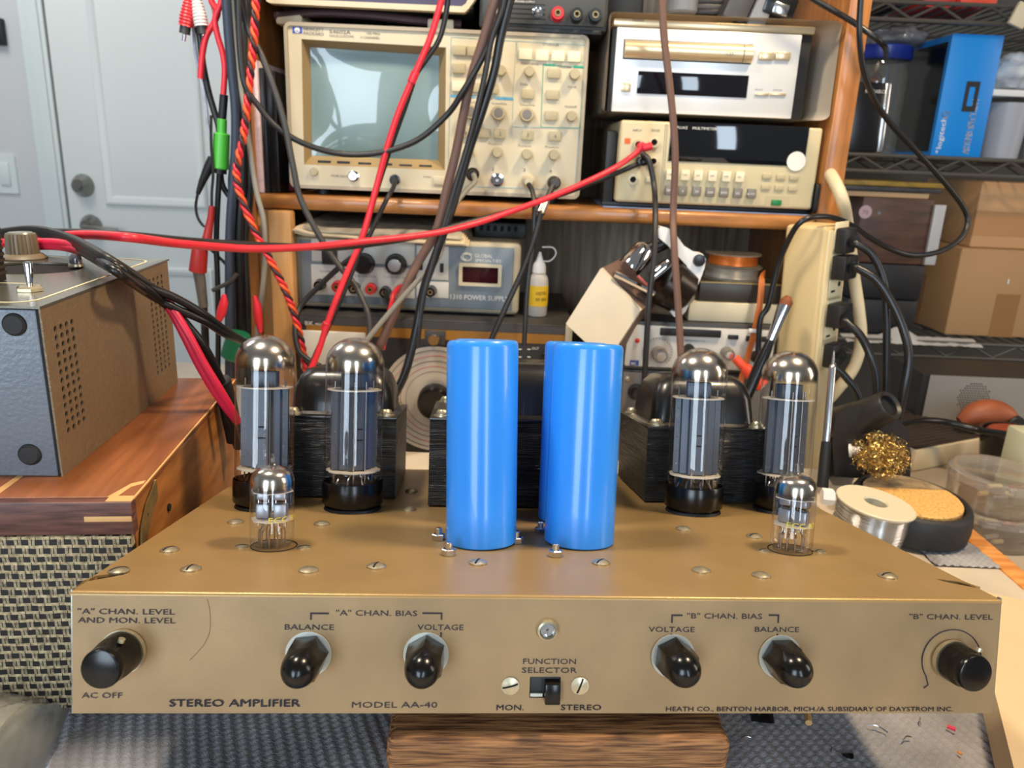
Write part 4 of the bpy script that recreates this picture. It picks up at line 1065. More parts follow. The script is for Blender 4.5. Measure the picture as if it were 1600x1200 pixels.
# ------------------------------------------------------------------ things on top of the row
big, F = dev('signal_instrument', 'purple fronted instrument with a cream bezel above the oscilloscope, cut by the frame top', 'instrument', 412, 6, 0.87, 0)
M_PUR = mat('dark_purple_panel', (62, 54, 84), 0.45)
MB().box(0.006, 0.216, 0.004, 0.20, 0.003, 0.10, 0.003).build('case', M_GRILL, big)
o_ = [(0, 0.010), (0.004, 0.002), (0.008, 0.0005), (0.208, -0.0005), (0.212, 0.003), (0.221, 0.016), (0.221, 0.10), (0, 0.10)]
i_ = [(0.007, 0.008), (0.010, 0.0055), (0.205, 0.0052), (0.209, 0.008), (0.214, 0.017), (0.214, 0.095), (0.006, 0.095)]
MB().plate(o_, [i_], 0.012, T(0, 0.010, 0) @ FRONT).build('bezel', M_CREAM, big); MB().plate(i_, [], 0.003, T(0, 0.006, 0) @ FRONT).build('front_panel', M_PUR, big)
words(big, F, [('ON   OFF   CAL   GND', 470, 1.5, 545, 2.6)], M_RED, y=0.003)
p = at(440, 36, 0.885)
for px, py, lb in ((456, 28, 'cream stand-off pad under the left end of the purple instrument'), (690, 42, 'cream stand-off pad under the right end of the purple instrument')):
    q = at(px, py, 0.90); ztop = at(454, 293, .868).z + 0.167
    tag(MB().box(-0.014, 0.014, -0.012, 0.05, 0.0002, 0.012, 0.002).build('pad', M_CREAM, M=T(q.x, q.y, ztop)), lb, 'pad')
pts = [at(430, 26, 0.892), at(500, 20, 0.892), at(580, 24, 0.892), at(650, 32, 0.892), at(720, 38, 0.90)]
tag(MB().tube(spline(pts, 8), 0.0045, 10).build('purple_hose', mat('dull_purple_hose', (66, 46, 52), 0.5)), 'dull purple hose lying between the oscilloscope and purple instrument', 'hose')

sp2, F = dev('small_power_supply', 'dark grey power supply with red and black posts, above the oscilloscope', 'power supply', 748, 41, 0.872, 0)
M_DPAN = mat('dark_grey_panel', (74, 74, 70), 0.45, 0.2)
MB().box(0, 0.1335, 0.003, 0.17, 0.0, 0.09, 0.002).build('case', M_GRILL, sp2); MB().box(0.003, 0.1305, 0, 0.003, 0.004, 0.086, 0.0008).build('front_panel', M_DPAN, sp2)
post(F, sp2, 870.7, 24, M_RED, 0.0072); post(F, sp2, 900, 26, M_BLKP, 0.0072); post(F, sp2, 928.5, 27, M_BLKP, 0.0072)
knob(F, sp2, 776, 13, 0.007, 0.010, M_WHITE, ridges=False); bnc(F, sp2, 840.5, 18, r=0.005, L=0.01)
for k in range(4): strip(F, sp2, 790, 6 + k * 7.5, 852, 7.2 + k * 7.5, M_SLOT, 'vent_slot')
words(sp2, F, [('POWER SUPPLY', 805, 3.5, 836, 3)], M_WPRINT)
MB().box(0.006, 0.128, -0.001, 0.15, -0.0035 + 0.0, 0.0003, 0.0004).build('foot_rail', M_BLKM, sp2)

ctop = CDF @ Vector((0, 0, h_ + 0.0058))
gc, F = dev('grey_box_camera', 'grey boxy camera lying tilted on the bagged disc player', 'camera', 1128, 24, 0.878, 0)
MB().box(0.0, 0.026, 0, 0.045, 0.0, 0.05, 0.003, M=RY(20)).build('body', M_GRILL, gc); MB().box(0.027, 0.046, -0.002, 0.04, -0.003, 0.05, 0.003, M=RY(20)).build('grip', mat('mid_grey_plastic', (120, 122, 126), 0.4), gc)
ad, F = dev('charger', 'black charger with a silver face lying right of the grey camera', 'charger', 1190, 18, 0.874, 0)
MB().box(0, 0.034, 0, 0.03, 0.0, 0.022, 0.003, M=RY(14)).build('housing', M_BLKP, ad); MB().box(0.010, 0.026, -0.002, 0.001, 0.002, 0.013, 0.001, M=RY(14)).build('silver_face', M_STEEL, ad)
tag(MB().cyl(at(1065, 22, .90), at(1065, 22, .90) + Vector((0, 0, 0.06)), 0.016, n=28, bev=0.002).build('grey_canister', mat('grey_canister_paint', (110, 114, 120), 0.45)), 'grey canister standing on the bagged disc player', 'canister')
for k in range(3):
    q = at(1108, 22 - k * 8, 0.905); tag(MB().box(-0.02, 0.018, 0, 0.03, 0.0, 0.005, 0.001, M=RZ(4 * k - 4)).build('heat_sink', M_GRILL if k % 2 else M_BLKM, M=T(*q)),
        ['lowest dark metal plate stacked beside the grey canister', 'middle dark metal plate stacked beside the grey canister', 'topmost dark metal plate stacked beside the grey canister'][k], 'metal plate', 'dark metal plates')
q = at(962, 22, 0.93)
tag(MB().box(-0.012, 0.030, 0, 0.05, 0, 0.06, 0.003).build('black_case', M_BLKM, M=T(q.x, q.y, ctop.z + .0002)), 'black case between the dark power supply and grey canister', 'case')

# narrow things left of the oscilloscope
for k, (px, wd, hh, c, lb) in enumerate(((406, 0.0075, 0.135, (222, 200, 204), 'white and pink spined case at the left end of the pine shelf'), (415, 0.005, 0.128, (34, 34, 38), 'thin black case second from the left on the pine shelf'),
                                      (426, 0.011, 0.126, (22, 22, 25), 'thick black case third from the left on the pine shelf'))):
    q = at(px, 296, 0.862); v = thing('media_case', lb, 'case', T(q.x, 0.862 + 0.004 * k, ZS + 0.0002), 'cases left of the oscilloscope')
    MB().box(-wd / 2, wd / 2, 0, 0.12, 0, hh, 0.001).build('shell', mat('case_%d' % k, c, 0.3, var=0.18 if k == 0 else 0, vs=120), v)
for k, (c, lb) in enumerate((((150, 34, 40), 'dark red box on the shelf, lowest of the pile left of the oscilloscope'), ((38, 90, 150), 'blue box in the middle of the pile left of the oscilloscope'), ((28, 40, 62), 'navy box, topmost of the pile left of the oscilloscope'))):
    q = at(440, 290, 0.90); tag(MB().box(-0.006, 0.012, 0, 0.1, 0, (0.010, 0.022, 0.014)[k], 0.001).build('small_box', mat('boxc_%d' % k, c, 0.45), M=T(q.x, 0.905, ZS + 0.0003 + (0, 0.0105, 0.033)[k])), lb, 'box', 'boxes left of the oscilloscope')

# ------------------------------------------------------------------ lower row
bk, F = dev('signal_generator', 'dark signal generator with a large round tuning dial, under the power supply', 'signal generator', 461, 494, 0.83, 0)
BKF = F; zb = F.translation.z + 0.05
w_ = 0.3065; M_DKP = mat('charcoal_panel', (38, 37, 36), 0.5)
MB().box(0, w_, 0.003, 0.21, -zb + 0.0005, 0.002, 0.002).build('case', M_GRILL, bk)
MB().box(0.001, w_ - 0.008, 0, 0.003, -zb + 0.004, 0.0005, 0.0006).build('front_panel', M_DKP, bk)
MB().box(w_ - 0.0078, w_, -0.002, 0.01, -zb + 0.001, 0.0018, 0.001).build('side_trim', M_CREAM2, bk)
a = rect(F, 470, 507, 888, 517); M_OCH = mat('ochre_stripe', (150, 104, 36), 0.5); MB().box(0.012, w_ - 0.008, -0.0006, 0.0002, -0.0195, -0.0085).build('ochre_stripe', M_OCH, bk)
MB().box(0.001, w_ - 0.008, -0.0008, 0.0002, -0.0080, 0.0003).build('upper_stripe', mat('slate_stripe', (66, 66, 68), 0.5), bk)
words(bk, F, [('BK', 477, 507.5, 490, 6), ('PRECISION', 493, 508, 516, 3.4)], M_WPRINT, y=-0.0008)
words(bk, F, [('ATTENUATOR', 836, 534, 871, 4.5), ('OUT', 831, 546, 842, 4), ('MODEL   SIGNAL GENERATOR', 745, 530, 800, 3)], M_WPRINT)
a = rect(F, 470, 517, 572, 578); MB().box(a[0], a[1], -0.004, 0.0, a[2], a[3], 0.002).build('meter_face', mat('meter_white', (216, 214, 206), 0.4), bk)
knob(F, bk, 680, 526, 0.0065, 0.018, M_CHROME, name='dial_knob', ridges=False)
a = rect(F, 664, 516, 696, 540); MB().box(a[0], a[1], -0.0025, 0.0, a[2], a[3], 0.001).build('cursor_plate', M_GRILL, bk)
x, z = local(F, 681, 622)
M_DIAL = mat('spun_aluminium_dial', (206, 203, 198), 0.32, 0.55)
dl_ = MB().lathe([(0, 0.004), (0.0615, 0.004), (0.0615, 0.0058), (0.018, 0.0066), (0, 0.0066)], 72).build('tuning_dial', M_DIAL, bk, M=T(x, 0, z) @ FRONT)
for k, r in enumerate((0.057, 0.051, 0.045, 0.039, 0.033)):
    MB().lathe([(r, 0.0059), (r, 0.0067), (r + 0.0003, 0.0067), (r + 0.0003, 0.0059)], 72).build('scale_ring', M_RED if k in (1, 3) else M_INK, dl_)
MB().lathe([(0, 0.026), (0.016, 0.0255), (0.0185, 0.022), (0.0195, 0.0068), (0, 0.0068)], 40).build('knob', M_BLK, dl_)
a = rect(F, 836, 548, 868, 580)
for k in range(2): button(F, bk, 858, 555 + k * 13, 0.015, 0.007, M_BLKP, 0.004, 'toggle_button')
MB().box(0.0, w_ - 0.01, -0.003, 0.0, -zb + 0.010, -zb + 0.0125, 0.0005).build('bright_trim', M_CHROME, bk)
for k in range(6): 
    x0 = 810 + (k % 2) * 14; strip(F, bk, x0, 545 + (k // 2) * 12, x0 + 5, 546.5 + (k // 2) * 12, M_WPRINT)

ps, F = dev('bench_power_supply', 'blue and cream bench power supply with two black dials, on the signal generator', 'power supply', 462, 479, 0.86, 0)
PSF = F
w_ = 0.2535; h_ = 0.0815; M_SLATE = mat('slate_blue_panel', (122, 134, 144), 0.5)
MB().box(0, w_, 0.001, 0.18, 0, h_, 0.006, 3).build('case', M_CREAM2, ps)
MB().box(0.0075, w_ - 0.008, -0.0015, 0.002, 0.006, h_ - 0.0055, 0.001).build('front_panel', M_SLATE, ps)
M_PGREY = mat('pale_grey_panel', (206, 206, 200), 0.5)
for x0, y0, x1, y1 in ((487, 376, 648, 411), (487, 416, 648, 463), (651, 384, 701, 437), (651, 440, 701, 465)):
    a = rect(F, x0, y0, x1, y1, -0.0015); MB().box(a[0], a[1], -0.0022, -0.001, a[2], a[3], 0.0003).build('control_panel', M_PGREY, ps)
knob(F, ps, 569.7, 411.5, 0.0112, 0.014, M_BLKP, y=-0.0022, skirt=0.0118); knob(F, ps, 619, 412.5, 0.0112, 0.014, M_BLKP, M_STEEL, y=-0.0022, skirt=0.0118)
for px, py, m in ((501.5, 444, M_BLKP), (529, 446, M_RED), (555, 449, M_BLKP), (581, 450, M_RED), (603, 455, M_BLKP), (631, 454, M_RED), (674, 454, M_BLKP)): post(F, ps, px, py, m, 0.0064, 0.012, y=-0.0022)
button(F, ps, 516, 399, 0.0165, 0.018, M_BLKM, 0.006, 'power_switch'); button(F, ps, 690.6, 418, 0.004, 0.010, M_BLKM, 0.004, 'slide_switch'); button(F, ps, 658, 416, 0.004, 0.008, M_BLKM, 0.004, 'slide_switch')
a = rect(F, 717, 412, 784, 447, -0.0015); fr = MB().plate(rrect(a[0], a[1], a[2], a[3], 0.002), [rrect(a[0] + .004, a[1] - .004, a[2] + .0035, a[3] - .0035, 0.001)], 0.003, T(0, -0.0015, 0) @ FRONT).build('display_frame', M_CREAM, ps)
MB().box(a[0] + .003, a[1] - .003, -0.0022, -0.0014, a[2] + .003, a[3] - .003).build('red_display', mat('dark_red_display', (52, 12, 20), 0.12, coat=0.5), ps)
words(ps, F, [('GLOBAL', 742, 402, 770, 5.5), ('SPECIALTIES', 742, 409, 783, 4.6), ('1310 POWER SUPPLY', 704, 467, 795, 7.5)], M_WPRINT, y=-0.0015)
words(ps, F, [('COARSE', 500, 425, 523, 3), ('1.3-30 VDC 0-2A', 551, 432, 588, 3), ('1.3-30 VDC 0-2A', 602, 434, 640, 3), ('OUTPUT', 505, 434, 525, 3)], M_GREYT, y=-0.0022)
x, z = local(F, 729, 402, -0.0015)
MB().tube([(x + 0.0072 * cos(radians(a_)) * (1 - a_ / 1400), -0.0019, z + 0.0050 * sin(radians(a_)) * (1 - a_ / 1400)) for a_ in range(30, 640, 15)], 0.0006, 5).build('swirl_mark', M_WPRINT, ps)
zf = -(F.translation.z - (BKF.translation.z + 0.002))
MB().box(0.012, w_ - 0.012, 0.012, 0.16, zf + 0.0003, 0.0005, 0.001).build('foot_rail', mat('navy_foot', (30, 40, 62), 0.5), ps)
# papers drooping over its top
M_PAP = mat('cream_paper', (222, 206, 172), 0.6, var=0.06, vs=30)
for k in range(5):
    def pf(u, v, k=k):
        x = 0.0 + 0.004 * k + (0.196 - 0.006 * k) * u; y = -0.012 - 0.004 * ((k * 7) % 3) + (0.15) * v
        z = h_ + 0.0006 + 0.0018 * k + 0.0009 * sin(5 * u + k)
        if v < 0.12: z -= 0.0
        if u < 0.1: z += 0.004 * (0.1 - u) * 10
        if y < 0: z -= (-y) * (0.10 + 0.22 * u)
        return (x, y, z + 0.006 * v * (1 if k == 4 else 0.8))
    b = MB().grid(pf, 24, 10); r = bmesh.ops.extrude_face_region(b.bm, geom=b.bm.faces[:])
    bmesh.ops.translate(b.bm, vec=(0, 0, 0.0013), verts=[e for e in r['geom'] if isinstance(e, bmesh.types.BMVert)])
    bmesh.ops.recalc_face_normals(b.bm, faces=b.bm.faces[:])
    tag(b.build('paper_pamphlet', M_PAP if k < 4 else mat('printed_grey_cover', (176, 168, 150), 0.5, var=0.4, vs=50), M=PSF), ['lowest cream pamphlet on the blue power supply', 'second lowest cream pamphlet on the blue power supply', 'middle cream pamphlet on the blue power supply', 'second highest cream pamphlet on the blue power supply', 'topmost pamphlet with a grey printed cover on the blue power supply'][k], 'pamphlet', 'pamphlets on the blue power supply')
vb, F2 = dev('vented_box', 'black vented box behind the pamphlets on the blue power supply', 'box', 741, 372, 0.905, 0)
MB().box(0, 0.060, 0, 0.09, 0, 0.018, 0.002).build('case', M_BLKM, vb, M=T(0, 0, PSF.translation.z + 0.0818 - F2.translation.z))
for k in range(6): MB().box(0.006 + 0.008 * k, 0.010 + 0.008 * k, -0.0004, 0.0006, 0.008, 0.014).build('vent', M_SLOT, vb, M=T(0, 0, PSF.translation.z + 0.0818 - F2.translation.z))

# squeeze bottle
p = atz(839, 493, BKF.translation.z + 0.0022)
sb = thing('squeeze_bottle', 'clear squeeze bottle with a yellow label, right of the blue power supply', 'bottle', Matrix.Translation(p))
rb = 0.0112
MB().lathe([(0, 0.0004), (rb - .001, 0.0004), (rb, 0.002), (rb, 0.040), (rb - 0.001, 0.045), (rb - 0.004, 0.049), (0.0055, 0.050), (0, 0.050)], 32).build('body', mat('milky_plastic', (196, 192, 184), 0.35), sb)
MB().lathe([(rb + .0003, 0.0125), (rb + .0003, 0.036)], 32).build('label', mat('yellow_label', (226, 186, 42), 0.55), sb)
MB().lathe([(0, 0.050), (0.0078, 0.050), (0.0075, 0.057), (0.0066, 0.0605), (0.0045, 0.063), (0.0012, 0.0735), (0, 0.0735)], 24).build('nozzle_cap', M_WHITE, sb)
MB().tube(spline([(0.004, 0, 0.063), (0.012, 0, 0.064), (0.018, 0, 0.072), (0.014, 0, 0.079), (0.002, 0, 0.079)], 6), 0.0009, 6).build('cap_strap', M_WHITE, sb)
for body, z in (('KESTER', 0.026), ('RF 800', 0.019)):
    b = MB().text(body, -0.004, 0, 0.0125, 0.0036)
    for v in b.bm.verts:
        a_ = v.co.x / rb + 0.15; v.co = Vector(((rb + .0005) * sin(a_), -(rb + .0005) * cos(a_), z + v.co.z))
    b.build('label_text', M_INK, sb, smooth=0)

# function generator with a grey unit under it
fg, F = dev('function_generator', 'white function generator with a round dial, right of the blue capacitors', 'function generator', 975, 576, 0.80, 0)
FGF = F; h_ = 0.0525; w_ = 0.158
M_FGW = mat('pale_grey_front', (206, 202, 194), 0.5)
MB().box(-0.004, w_ + 0.003, 0.003, 0.20, -0.001, h_, 0.002).build('case', M_GRILL, fg); MB().box(0, w_, 0, 0.003, 0.003, h_ - 0.004, 0.002).build('front_panel', M_FGW, fg)
for x0, y0, x1, y1 in ((1031, 514, 1126, 525), (1137, 523, 1153, 529.5), (1165, 525, 1199, 533)):
    a = rect(F, x0, y0, x1, y1); MB().box(a[0], a[1], -0.0035, 0.0004, a[2], a[3], 0.0008).build('push_switch', M_BLKM, fg)
x, z = local(F, 1027, 550); MB().lathe([(0, 0.0004), (0.0165, 0.0004), (0.0165, 0.001), (0, 0.001)], 40, FA(x, z)).build('dial_scale', mat('dial_grey', (176, 172, 168), 0.5), fg)
b = MB()
for k in range(24):
    a_ = radians(k * 12 - 45); b.box(0.0140, 0.0160, -0.0002, 0.0002, 0.001, 0.0012, M=FA(x, z) @ RZ(k * 12 - 45))
b.build('scale_ticks', M_INK, fg, smooth=0)
knob(F, fg, 1029, 551, 0.0082, 0.017, M_PUTG, M_STEEL); knob(F, fg, 1134.6, 550, 0.0065, 0.015, M_PUTG, M_STEEL); knob(F, fg, 1075.6, 545, 0.006, 0.012, M_BLKM); knob(F, fg, 1179, 556, 0.006, 0.014, M_BLKM, M_STEEL)
x, z = local(F, 995.7, 532); MB().ball((x, -0.001, z), 0.0026).build('red_lamp', M_RED, fg)
strip(F, fg, 984, 563, 998, 571, mat('blue_label', (36, 72, 150), 0.5), 'maker_label'); words(fg, F, [('BK', 986, 569.5, 994, 4)], M_WPRINT, y=-0.0005)
words(fg, F, [('100', 1034, 508, 1042, 2.6), ('1K', 1054, 509, 1060, 2.6), ('10K', 1074, 510, 1082, 2.6), ('100K', 1092, 511, 1104, 2.6), ('FREQUENCY', 1060, 505.5, 1094, 2.6), ('FUNCTION', 1133, 512, 1160, 2.6), ('FREQUENCY Hz', 1070, 533, 1102, 2.6)], M_GREYT)
lu, F = dev('grey_test_unit', 'grey test unit under the white function generator', 'test unit', 966, 642, 0.80, 0)
zt = FGF.translation.z - 0.001 - F.translation.z
MB().box(0, 0.164, 0.003, 0.2, -F.translation.z - 0.0495, zt - 0.0003, 0.002).build('case', M_GRILL, lu); MB().box(0.002, 0.162, 0, 0.003, -F.translation.z - .046, zt - 0.003, 0.0008).build('front_panel', mat('mid_grey_front', (112, 108, 106), 0.5), lu)
knob(F, lu, 993.7, 612, 0.0062, 0.012, M_BLKM, skirt=0.009)
for px, py in ((981, 592), (1180, 603)): screw(0, 0, 0.003, 40, lu, T(local(F, px, py)[0], 0, local(F, px, py)[1]) @ FRONT)
words(lu, F, [('I  .  I', 1016, 598, 1034, 6)], M_WPRINT)

# cream box, dark box and two spools piled on the function generator
q = at(1074, 497, 0.815); zt = FGF.translation.z + h_ + 0.0003
tag(MB().box(0, 0.103, 0, 0.12, 0, 0.021, 0.0015).build('cream_box', M_CREAM, M=T(q.x, 0.812, zt)), 'flat cream box lying on the white function generator', 'box')
b = thing('dark_case', 'dark bronze case on the cream box, under the two wire spools', 'case', T(q.x + 0.010, 0.816, zt + 0.0213))
MB().box(0, 0.088, 0, 0.11, 0, 0.0205, 0.001).build('shell', mat('bronze_black', (58, 54, 50), 0.35, 0.3), b); MB().box(-0.0004, 0.0884, -0.0005, 0.006, 0.0195, 0.0211, 0.0004).build('lid_edge', M_BRASS, b)
M_CLR = glass('clear_spool_plastic', (240, 238, 232), 0.05, 1.8, 0.2, (190, 186, 176))
for k, (zz, c, lb, rr) in enumerate(((0.0, (150, 146, 138), 'clear spool of grey wire on the dark bronze case', 0.0325), (0.0140, (176, 96, 34), 'clear spool of orange wire on top of the grey wire spool', 0.0300))):
    s_ = thing('wire_spool', lb, 'spool', T(at(1142, 440, 0.85).x, 0.853, zt + 0.0213 + 0.0212 + zz), 'wire spools')
    for z0 in (0.0, 0.0122): MB().lathe([(0, z0), (rr, z0), (rr, z0 + 0.0014), (0, z0 + 0.0014)], 48).build('flange', M_CLR, s_)
    pr = [(0, 0.0016)] + [(rr * 0.86 + (0.0004 if i % 2 else 0), 0.0016 + 0.0104 * i / 20) for i in range(21)] + [(0, 0.0121)]
    MB().lathe(pr, 48).build('wire', mat('spool_wire_%d' % k, c, 0.35, 0.2), s_)

# slanted white box with a pink edge label
A, B_, C_, D_ = at(938, 420, 0.80), at(1000, 486, 0.785), at(948, 566, 0.765), at(884, 506, 0.78)
off = at(1030, 466, 0.83) - B_
hb = thing('leaning_carton', 'white carton with a pink strip leaning against the function generator', 'carton', Matrix.Translation(C_))
b = MB(); b.loft([[p - C_ for p in (A, B_, C_, D_)], [p - C_ + off * 0.12 for p in (A, B_, C_, D_)]]); b.build('front_face', mat('off_white_board', (200, 189, 168), 0.6, var=0.04, vs=30), hb)
b = MB(); b.loft([[p - C_ + off * 0.125 for p in (A, B_, C_, D_)], [p - C_ + off * 0.93 for p in (A, B_, C_, D_)]]); b.build('carton_body', mat('brown_grey_board', (112, 88, 78), 0.6), hb)
b = MB(); b.loft([[p - C_ + off * 0.935 for p in (A, B_, C_, D_)], [p - C_ + off * 1.06 for p in (A, B_, C_, D_)]]); b.build('pink_strip', mat('pink_label', (212, 122, 122), 0.55), hb)
b = MB().text('CAUTION  CONTENTS  HANDLE WITH CARE  DO NOT BEND', 0, 0, (C_ - B_).length * 0.8, 0.0035)
ex = (C_ - B_).normalized(); n_ = off.cross(ex).normalized(); ez = n_.cross(ex)
if n_.y > 0: n_ = -n_
o3 = B_ - C_ + off * 0.97 + ex * 0.01 + n_ * 0.0008
b.bm.transform(Matrix(((-ex.x, -n_.x, off.normalized().x, o3.x + ex.x * (C_ - B_).length * .85), (-ex.y, -n_.y, off.normalized().y, o3.y + ex.y * (C_ - B_).length * .85), (-ex.z, -n_.z, off.normalized().z, o3.z + ex.z * (C_ - B_).length * .85), (0, 0, 0, 1))))
b.build('strip_text', M_RED, hb, smooth=0)

# clip lamp: white arm with chrome fittings
cl = thing('clip_lamp', 'white plastic lamp arm with chrome and black fittings above the white carton', 'lamp', Matrix.Translation(at(1061, 494, 0.80)))
O_ = cl.matrix_world.translation


def zp(x, y, Y): return at(860 + x / 3.478, 320 + y / 3.478, Y) - O_


poly = [(582, 135), (600, 118), (645, 130), (690, 172), (725, 222), (790, 262), (828, 268), (845, 295), (838, 345), (800, 445), (735, 580), (708, 610), (672, 608), (652, 585), (668, 540), (722, 468), (748, 385), (742, 332), (640, 222), (590, 180)]
b = MB(); b.loft([[zp(x, y, 0.795) for x, y in poly], [zp(x, y, 0.795) + Vector((0, 0.018, 0)) for x, y in poly]]); b.build('arm', M_WHITE, cl, smooth=30)
q = zp(808, 303, 0.795); MB().lathe([(0, 0.004), (0.0055, 0.0035), (0.0065, 0), (0, 0)], 24, Matrix.Translation(q) @ FRONT).build('pivot_cap', M_BLKP, cl)
q0, q1 = zp(690, 420, 0.806), zp(590, 450, 0.80)
MB().lathe([(0, 0), (0.020, 0), (0.026, 0.008), (0.024, 0.030), (0.012, 0.04), (0, 0.04)], 32, frame_z(zp(600, 400, 0.80), Vector((0.75, 0.2, -0.42)))).build('lamp_shade', mat('dark_bronze_shade', (46, 38, 32), 0.25, 0.6), cl)
MB().lathe([(0, 0), (0.012, 0), (0.0125, 0.002), (0.0125, 0.026), (0.010, 0.030), (0, 0.030)], 28, frame_z(zp(420, 350, 0.80), Vector((0.55, 0.3, 0.6)))).build('chrome_cup', M_CHROME, cl)
MB().cyl(zp(545, 400, 0.797), zp(650, 315, 0.80), 0.0065, n=20, bev=0.001).build('chrome_tube', M_CHROME, cl)
MB().cyl(zp(520, 250, 0.81), zp(650, 190, 0.81), 0.008, n=16, bev=0.002).build('spring_joint', M_BLKP, cl)
MB().tube([zp(350, 375, 0.795), zp(600, 500, 0.795)], 0.0035, 8).build('clamp_bar', M_CHROME, cl)

# ------------------------------------------------------------------ brush, strap, plug in front of the function generator
p0_, p1_, p2_, p3_ = at(1168, 616, 0.742), at(1204, 532, 0.757), at(1226, 478, 0.766), at(1232, 463, 0.769)
br_ = thing('paint_brush', 'black handled paint brush with a steel ferrule leaning beside the power strip', 'brush', Matrix.Translation(p0_))
dn = (p0_ - p1_).normalized(); foot = p0_ + dn * ((p0_.z + 0.0) / -dn.z * 0.98 if dn.z < 0 else 0.05)
MB().tube([foot - p0_, p0_ - p0_, (p0_.lerp(p1_, 0.6)) - p0_, p1_ - p0_], [0.0034, 0.0058, 0.0062, 0.0042], 14).build('handle', M_BLKP, br_)
MB().tube([p1_ - p0_, p1_.lerp(p2_, 0.25) - p0_, p2_ - p0_], [0.0046, 0.0052, 0.0068], 14).build('ferrule', M_CHROME, br_)
MB().tube([p2_ - p0_, p2_.lerp(p3_, 0.5) - p0_, p3_ - p0_], [0.0062, 0.0066, 0.0030], 12).build('bristles', mat('brown_bristle', (126, 70, 34), 0.7, bp=0.5, bs_=600), br_)
M_STRAP = mat('orange_brown_strap', (176, 96, 42), 0.5)


def ribbon(pts, w, th=0.0008):
    P = spline(pts, 6); R = []
    for i, p in enumerate(P):
        d = (P[min(i + 1, len(P) - 1)] - P[max(i - 1, 0)]).normalized(); x = d.cross(Vector((0, 1, 0))).normalized(); y = Vector((0, th, 0))
        R.append([p - x * w, p + x * w, p + x * w + y, p - x * w + y])
    return MB().loft(R)


stp = thing('strap', 'orange brown strap hanging over the cream box beside the paint brush', 'strap', Matrix.Translation(at(1190, 434, 0.80)))
o_ = stp.matrix_world.translation
b = ribbon([at(x, y, Y) - o_ for x, y, Y in ((1196, 426, 0.83), (1191, 434, 0.808), (1188, 470, 0.797), (1182, 505, 0.793), (1172, 545, 0.79), (1155, 605, 0.785))], 0.0032); b.build('band', M_STRAP, stp)
MB().box(-0.006, 0.006, -0.0012, 0.002, -0.002, 0.002, 0.0005).build('white_tie', M_WHITE, stp, M=Matrix.Translation(at(1179, 517, 0.792) - o_))
b = MB(); q0, q1 = at(1163, 574, 0.775), at(1193, 604, 0.765); b.cyl(q0, q1, 0.0062, 0.0072, 18, 0.001); b.cyl(q0, q0 + (q0 - q1) * 0.5, 0.0045, n=14)
tag(b.build('red_connector', mat('orange_red_rubber', (226, 72, 40), 0.45)), 'orange red connector lying behind the right power tubes', 'connector')

# ------------------------------------------------------------------ power strip with plugs
M_STRIP = mat('yellowed_cream_plastic', (206, 182, 132), 0.5)
ST = T(*at(1262, 640, 0.775)) @ RY(-3.0) @ RZ(42)
SZ = ST.translation.z; hh = at(1277, 352, 0.79).z - SZ
pst = thing('power_strip', 'yellowed cream power strip standing against the right side of the bookcase', 'power strip', ST)
bot = -(SZ + 0.050) + 0.0015
MB().box(0, 0.048, 0, 0.044, bot, hh, 0.004, 3).build('body', M_STRIP, pst)
MB().box(0.0035, 0.0445, -0.0025, 0.0005, bot + 0.004, hh - 0.004, 0.001).build('outlet_face', mat('cream_outlet_face', (214, 198, 156), 0.5), pst)


def face(px, py): return local(ST, px, py, -0.0025)


def outlet(px, py):
    x, z = face(px, py); b = MB()
    b.box(-0.012, 0.015, -0.0016, 0, -0.0165, 0.0165, 0.0008); o = b.build('outlet', mat('cream_outlet', (220, 206, 168), 0.45) if 'cream_outlet' not in bpy.data.materials else bpy.data.materials['cream_outlet'], pst, M=T(0.024, -0.0025, z))
    for dz in (-0.0065, 0.0065): MB().box(-0.009, -0.001, -0.0019, -0.0012, dz - 0.0011, dz + 0.0011).build('slot', M_SLOT, o)
    MB().cyl((0.007, -0.0019, 0), (0.007, -0.0012, 0), 0.0028, n=14).build('ground_hole', M_SLOT, o)


for px, py in ((1300, 374), (1298, 414), (1292, 447), (1285, 490), (1280, 519), (1276, 556)): outlet(px, py)
M_CORD = mat('black_pvc_cord', (22, 22, 23), 0.32)


def cable(name, label, pts, r, m, n=8, group=None, cat='cable', seg=8):
    return tag(MB().tube(spline(pts, seg), r, n).build(name, m, smooth=80), label, cat, group)


def plug(px, py, s, L, pts, lab, big):
    x, z = face(px, py); M = ST @ T(0.022, -0.0044, z)
    pl = thing('mains_plug', lab, 'plug', M, 'plugs in the power strip')
    b = MB()
    if big: b.prism([(-0.013, -0.012), (0.013, -0.012), (0.015, -0.004), (0.015, 0.004), (0.013, 0.012), (-0.013, 0.012)], 0, 0.015, FRONT, 0.0015)
    else: b.box(-0.011, 0.011, -0.012, 0, -0.0125, 0.0125, 0.002)
    b.build('housing', M_BLKM, pl)
    Mi = M.inverted(); e = Mi @ pts[0]; st0 = Vector((0.004, -0.012, 0)); d = (e - st0)
    b = MB(); R = []
    for k in range(9): b.cyl(st0 + d * (k / 9), st0 + d * ((k + 0.62) / 9), (0.0066 - 0.0004 * k), n=14)
    b.cyl(st0, e, 0.0036, n=12); b.build('strain_relief', M_BLKM, pl)
    P = spline([Mi @ q for q in [pts[0].lerp(M @ st0, 0.15)] + pts], 8)
    MB().tube(P, 0.0037 if not big else 0.0042, 10).build('cord', M_CORD, pl, smooth=80)


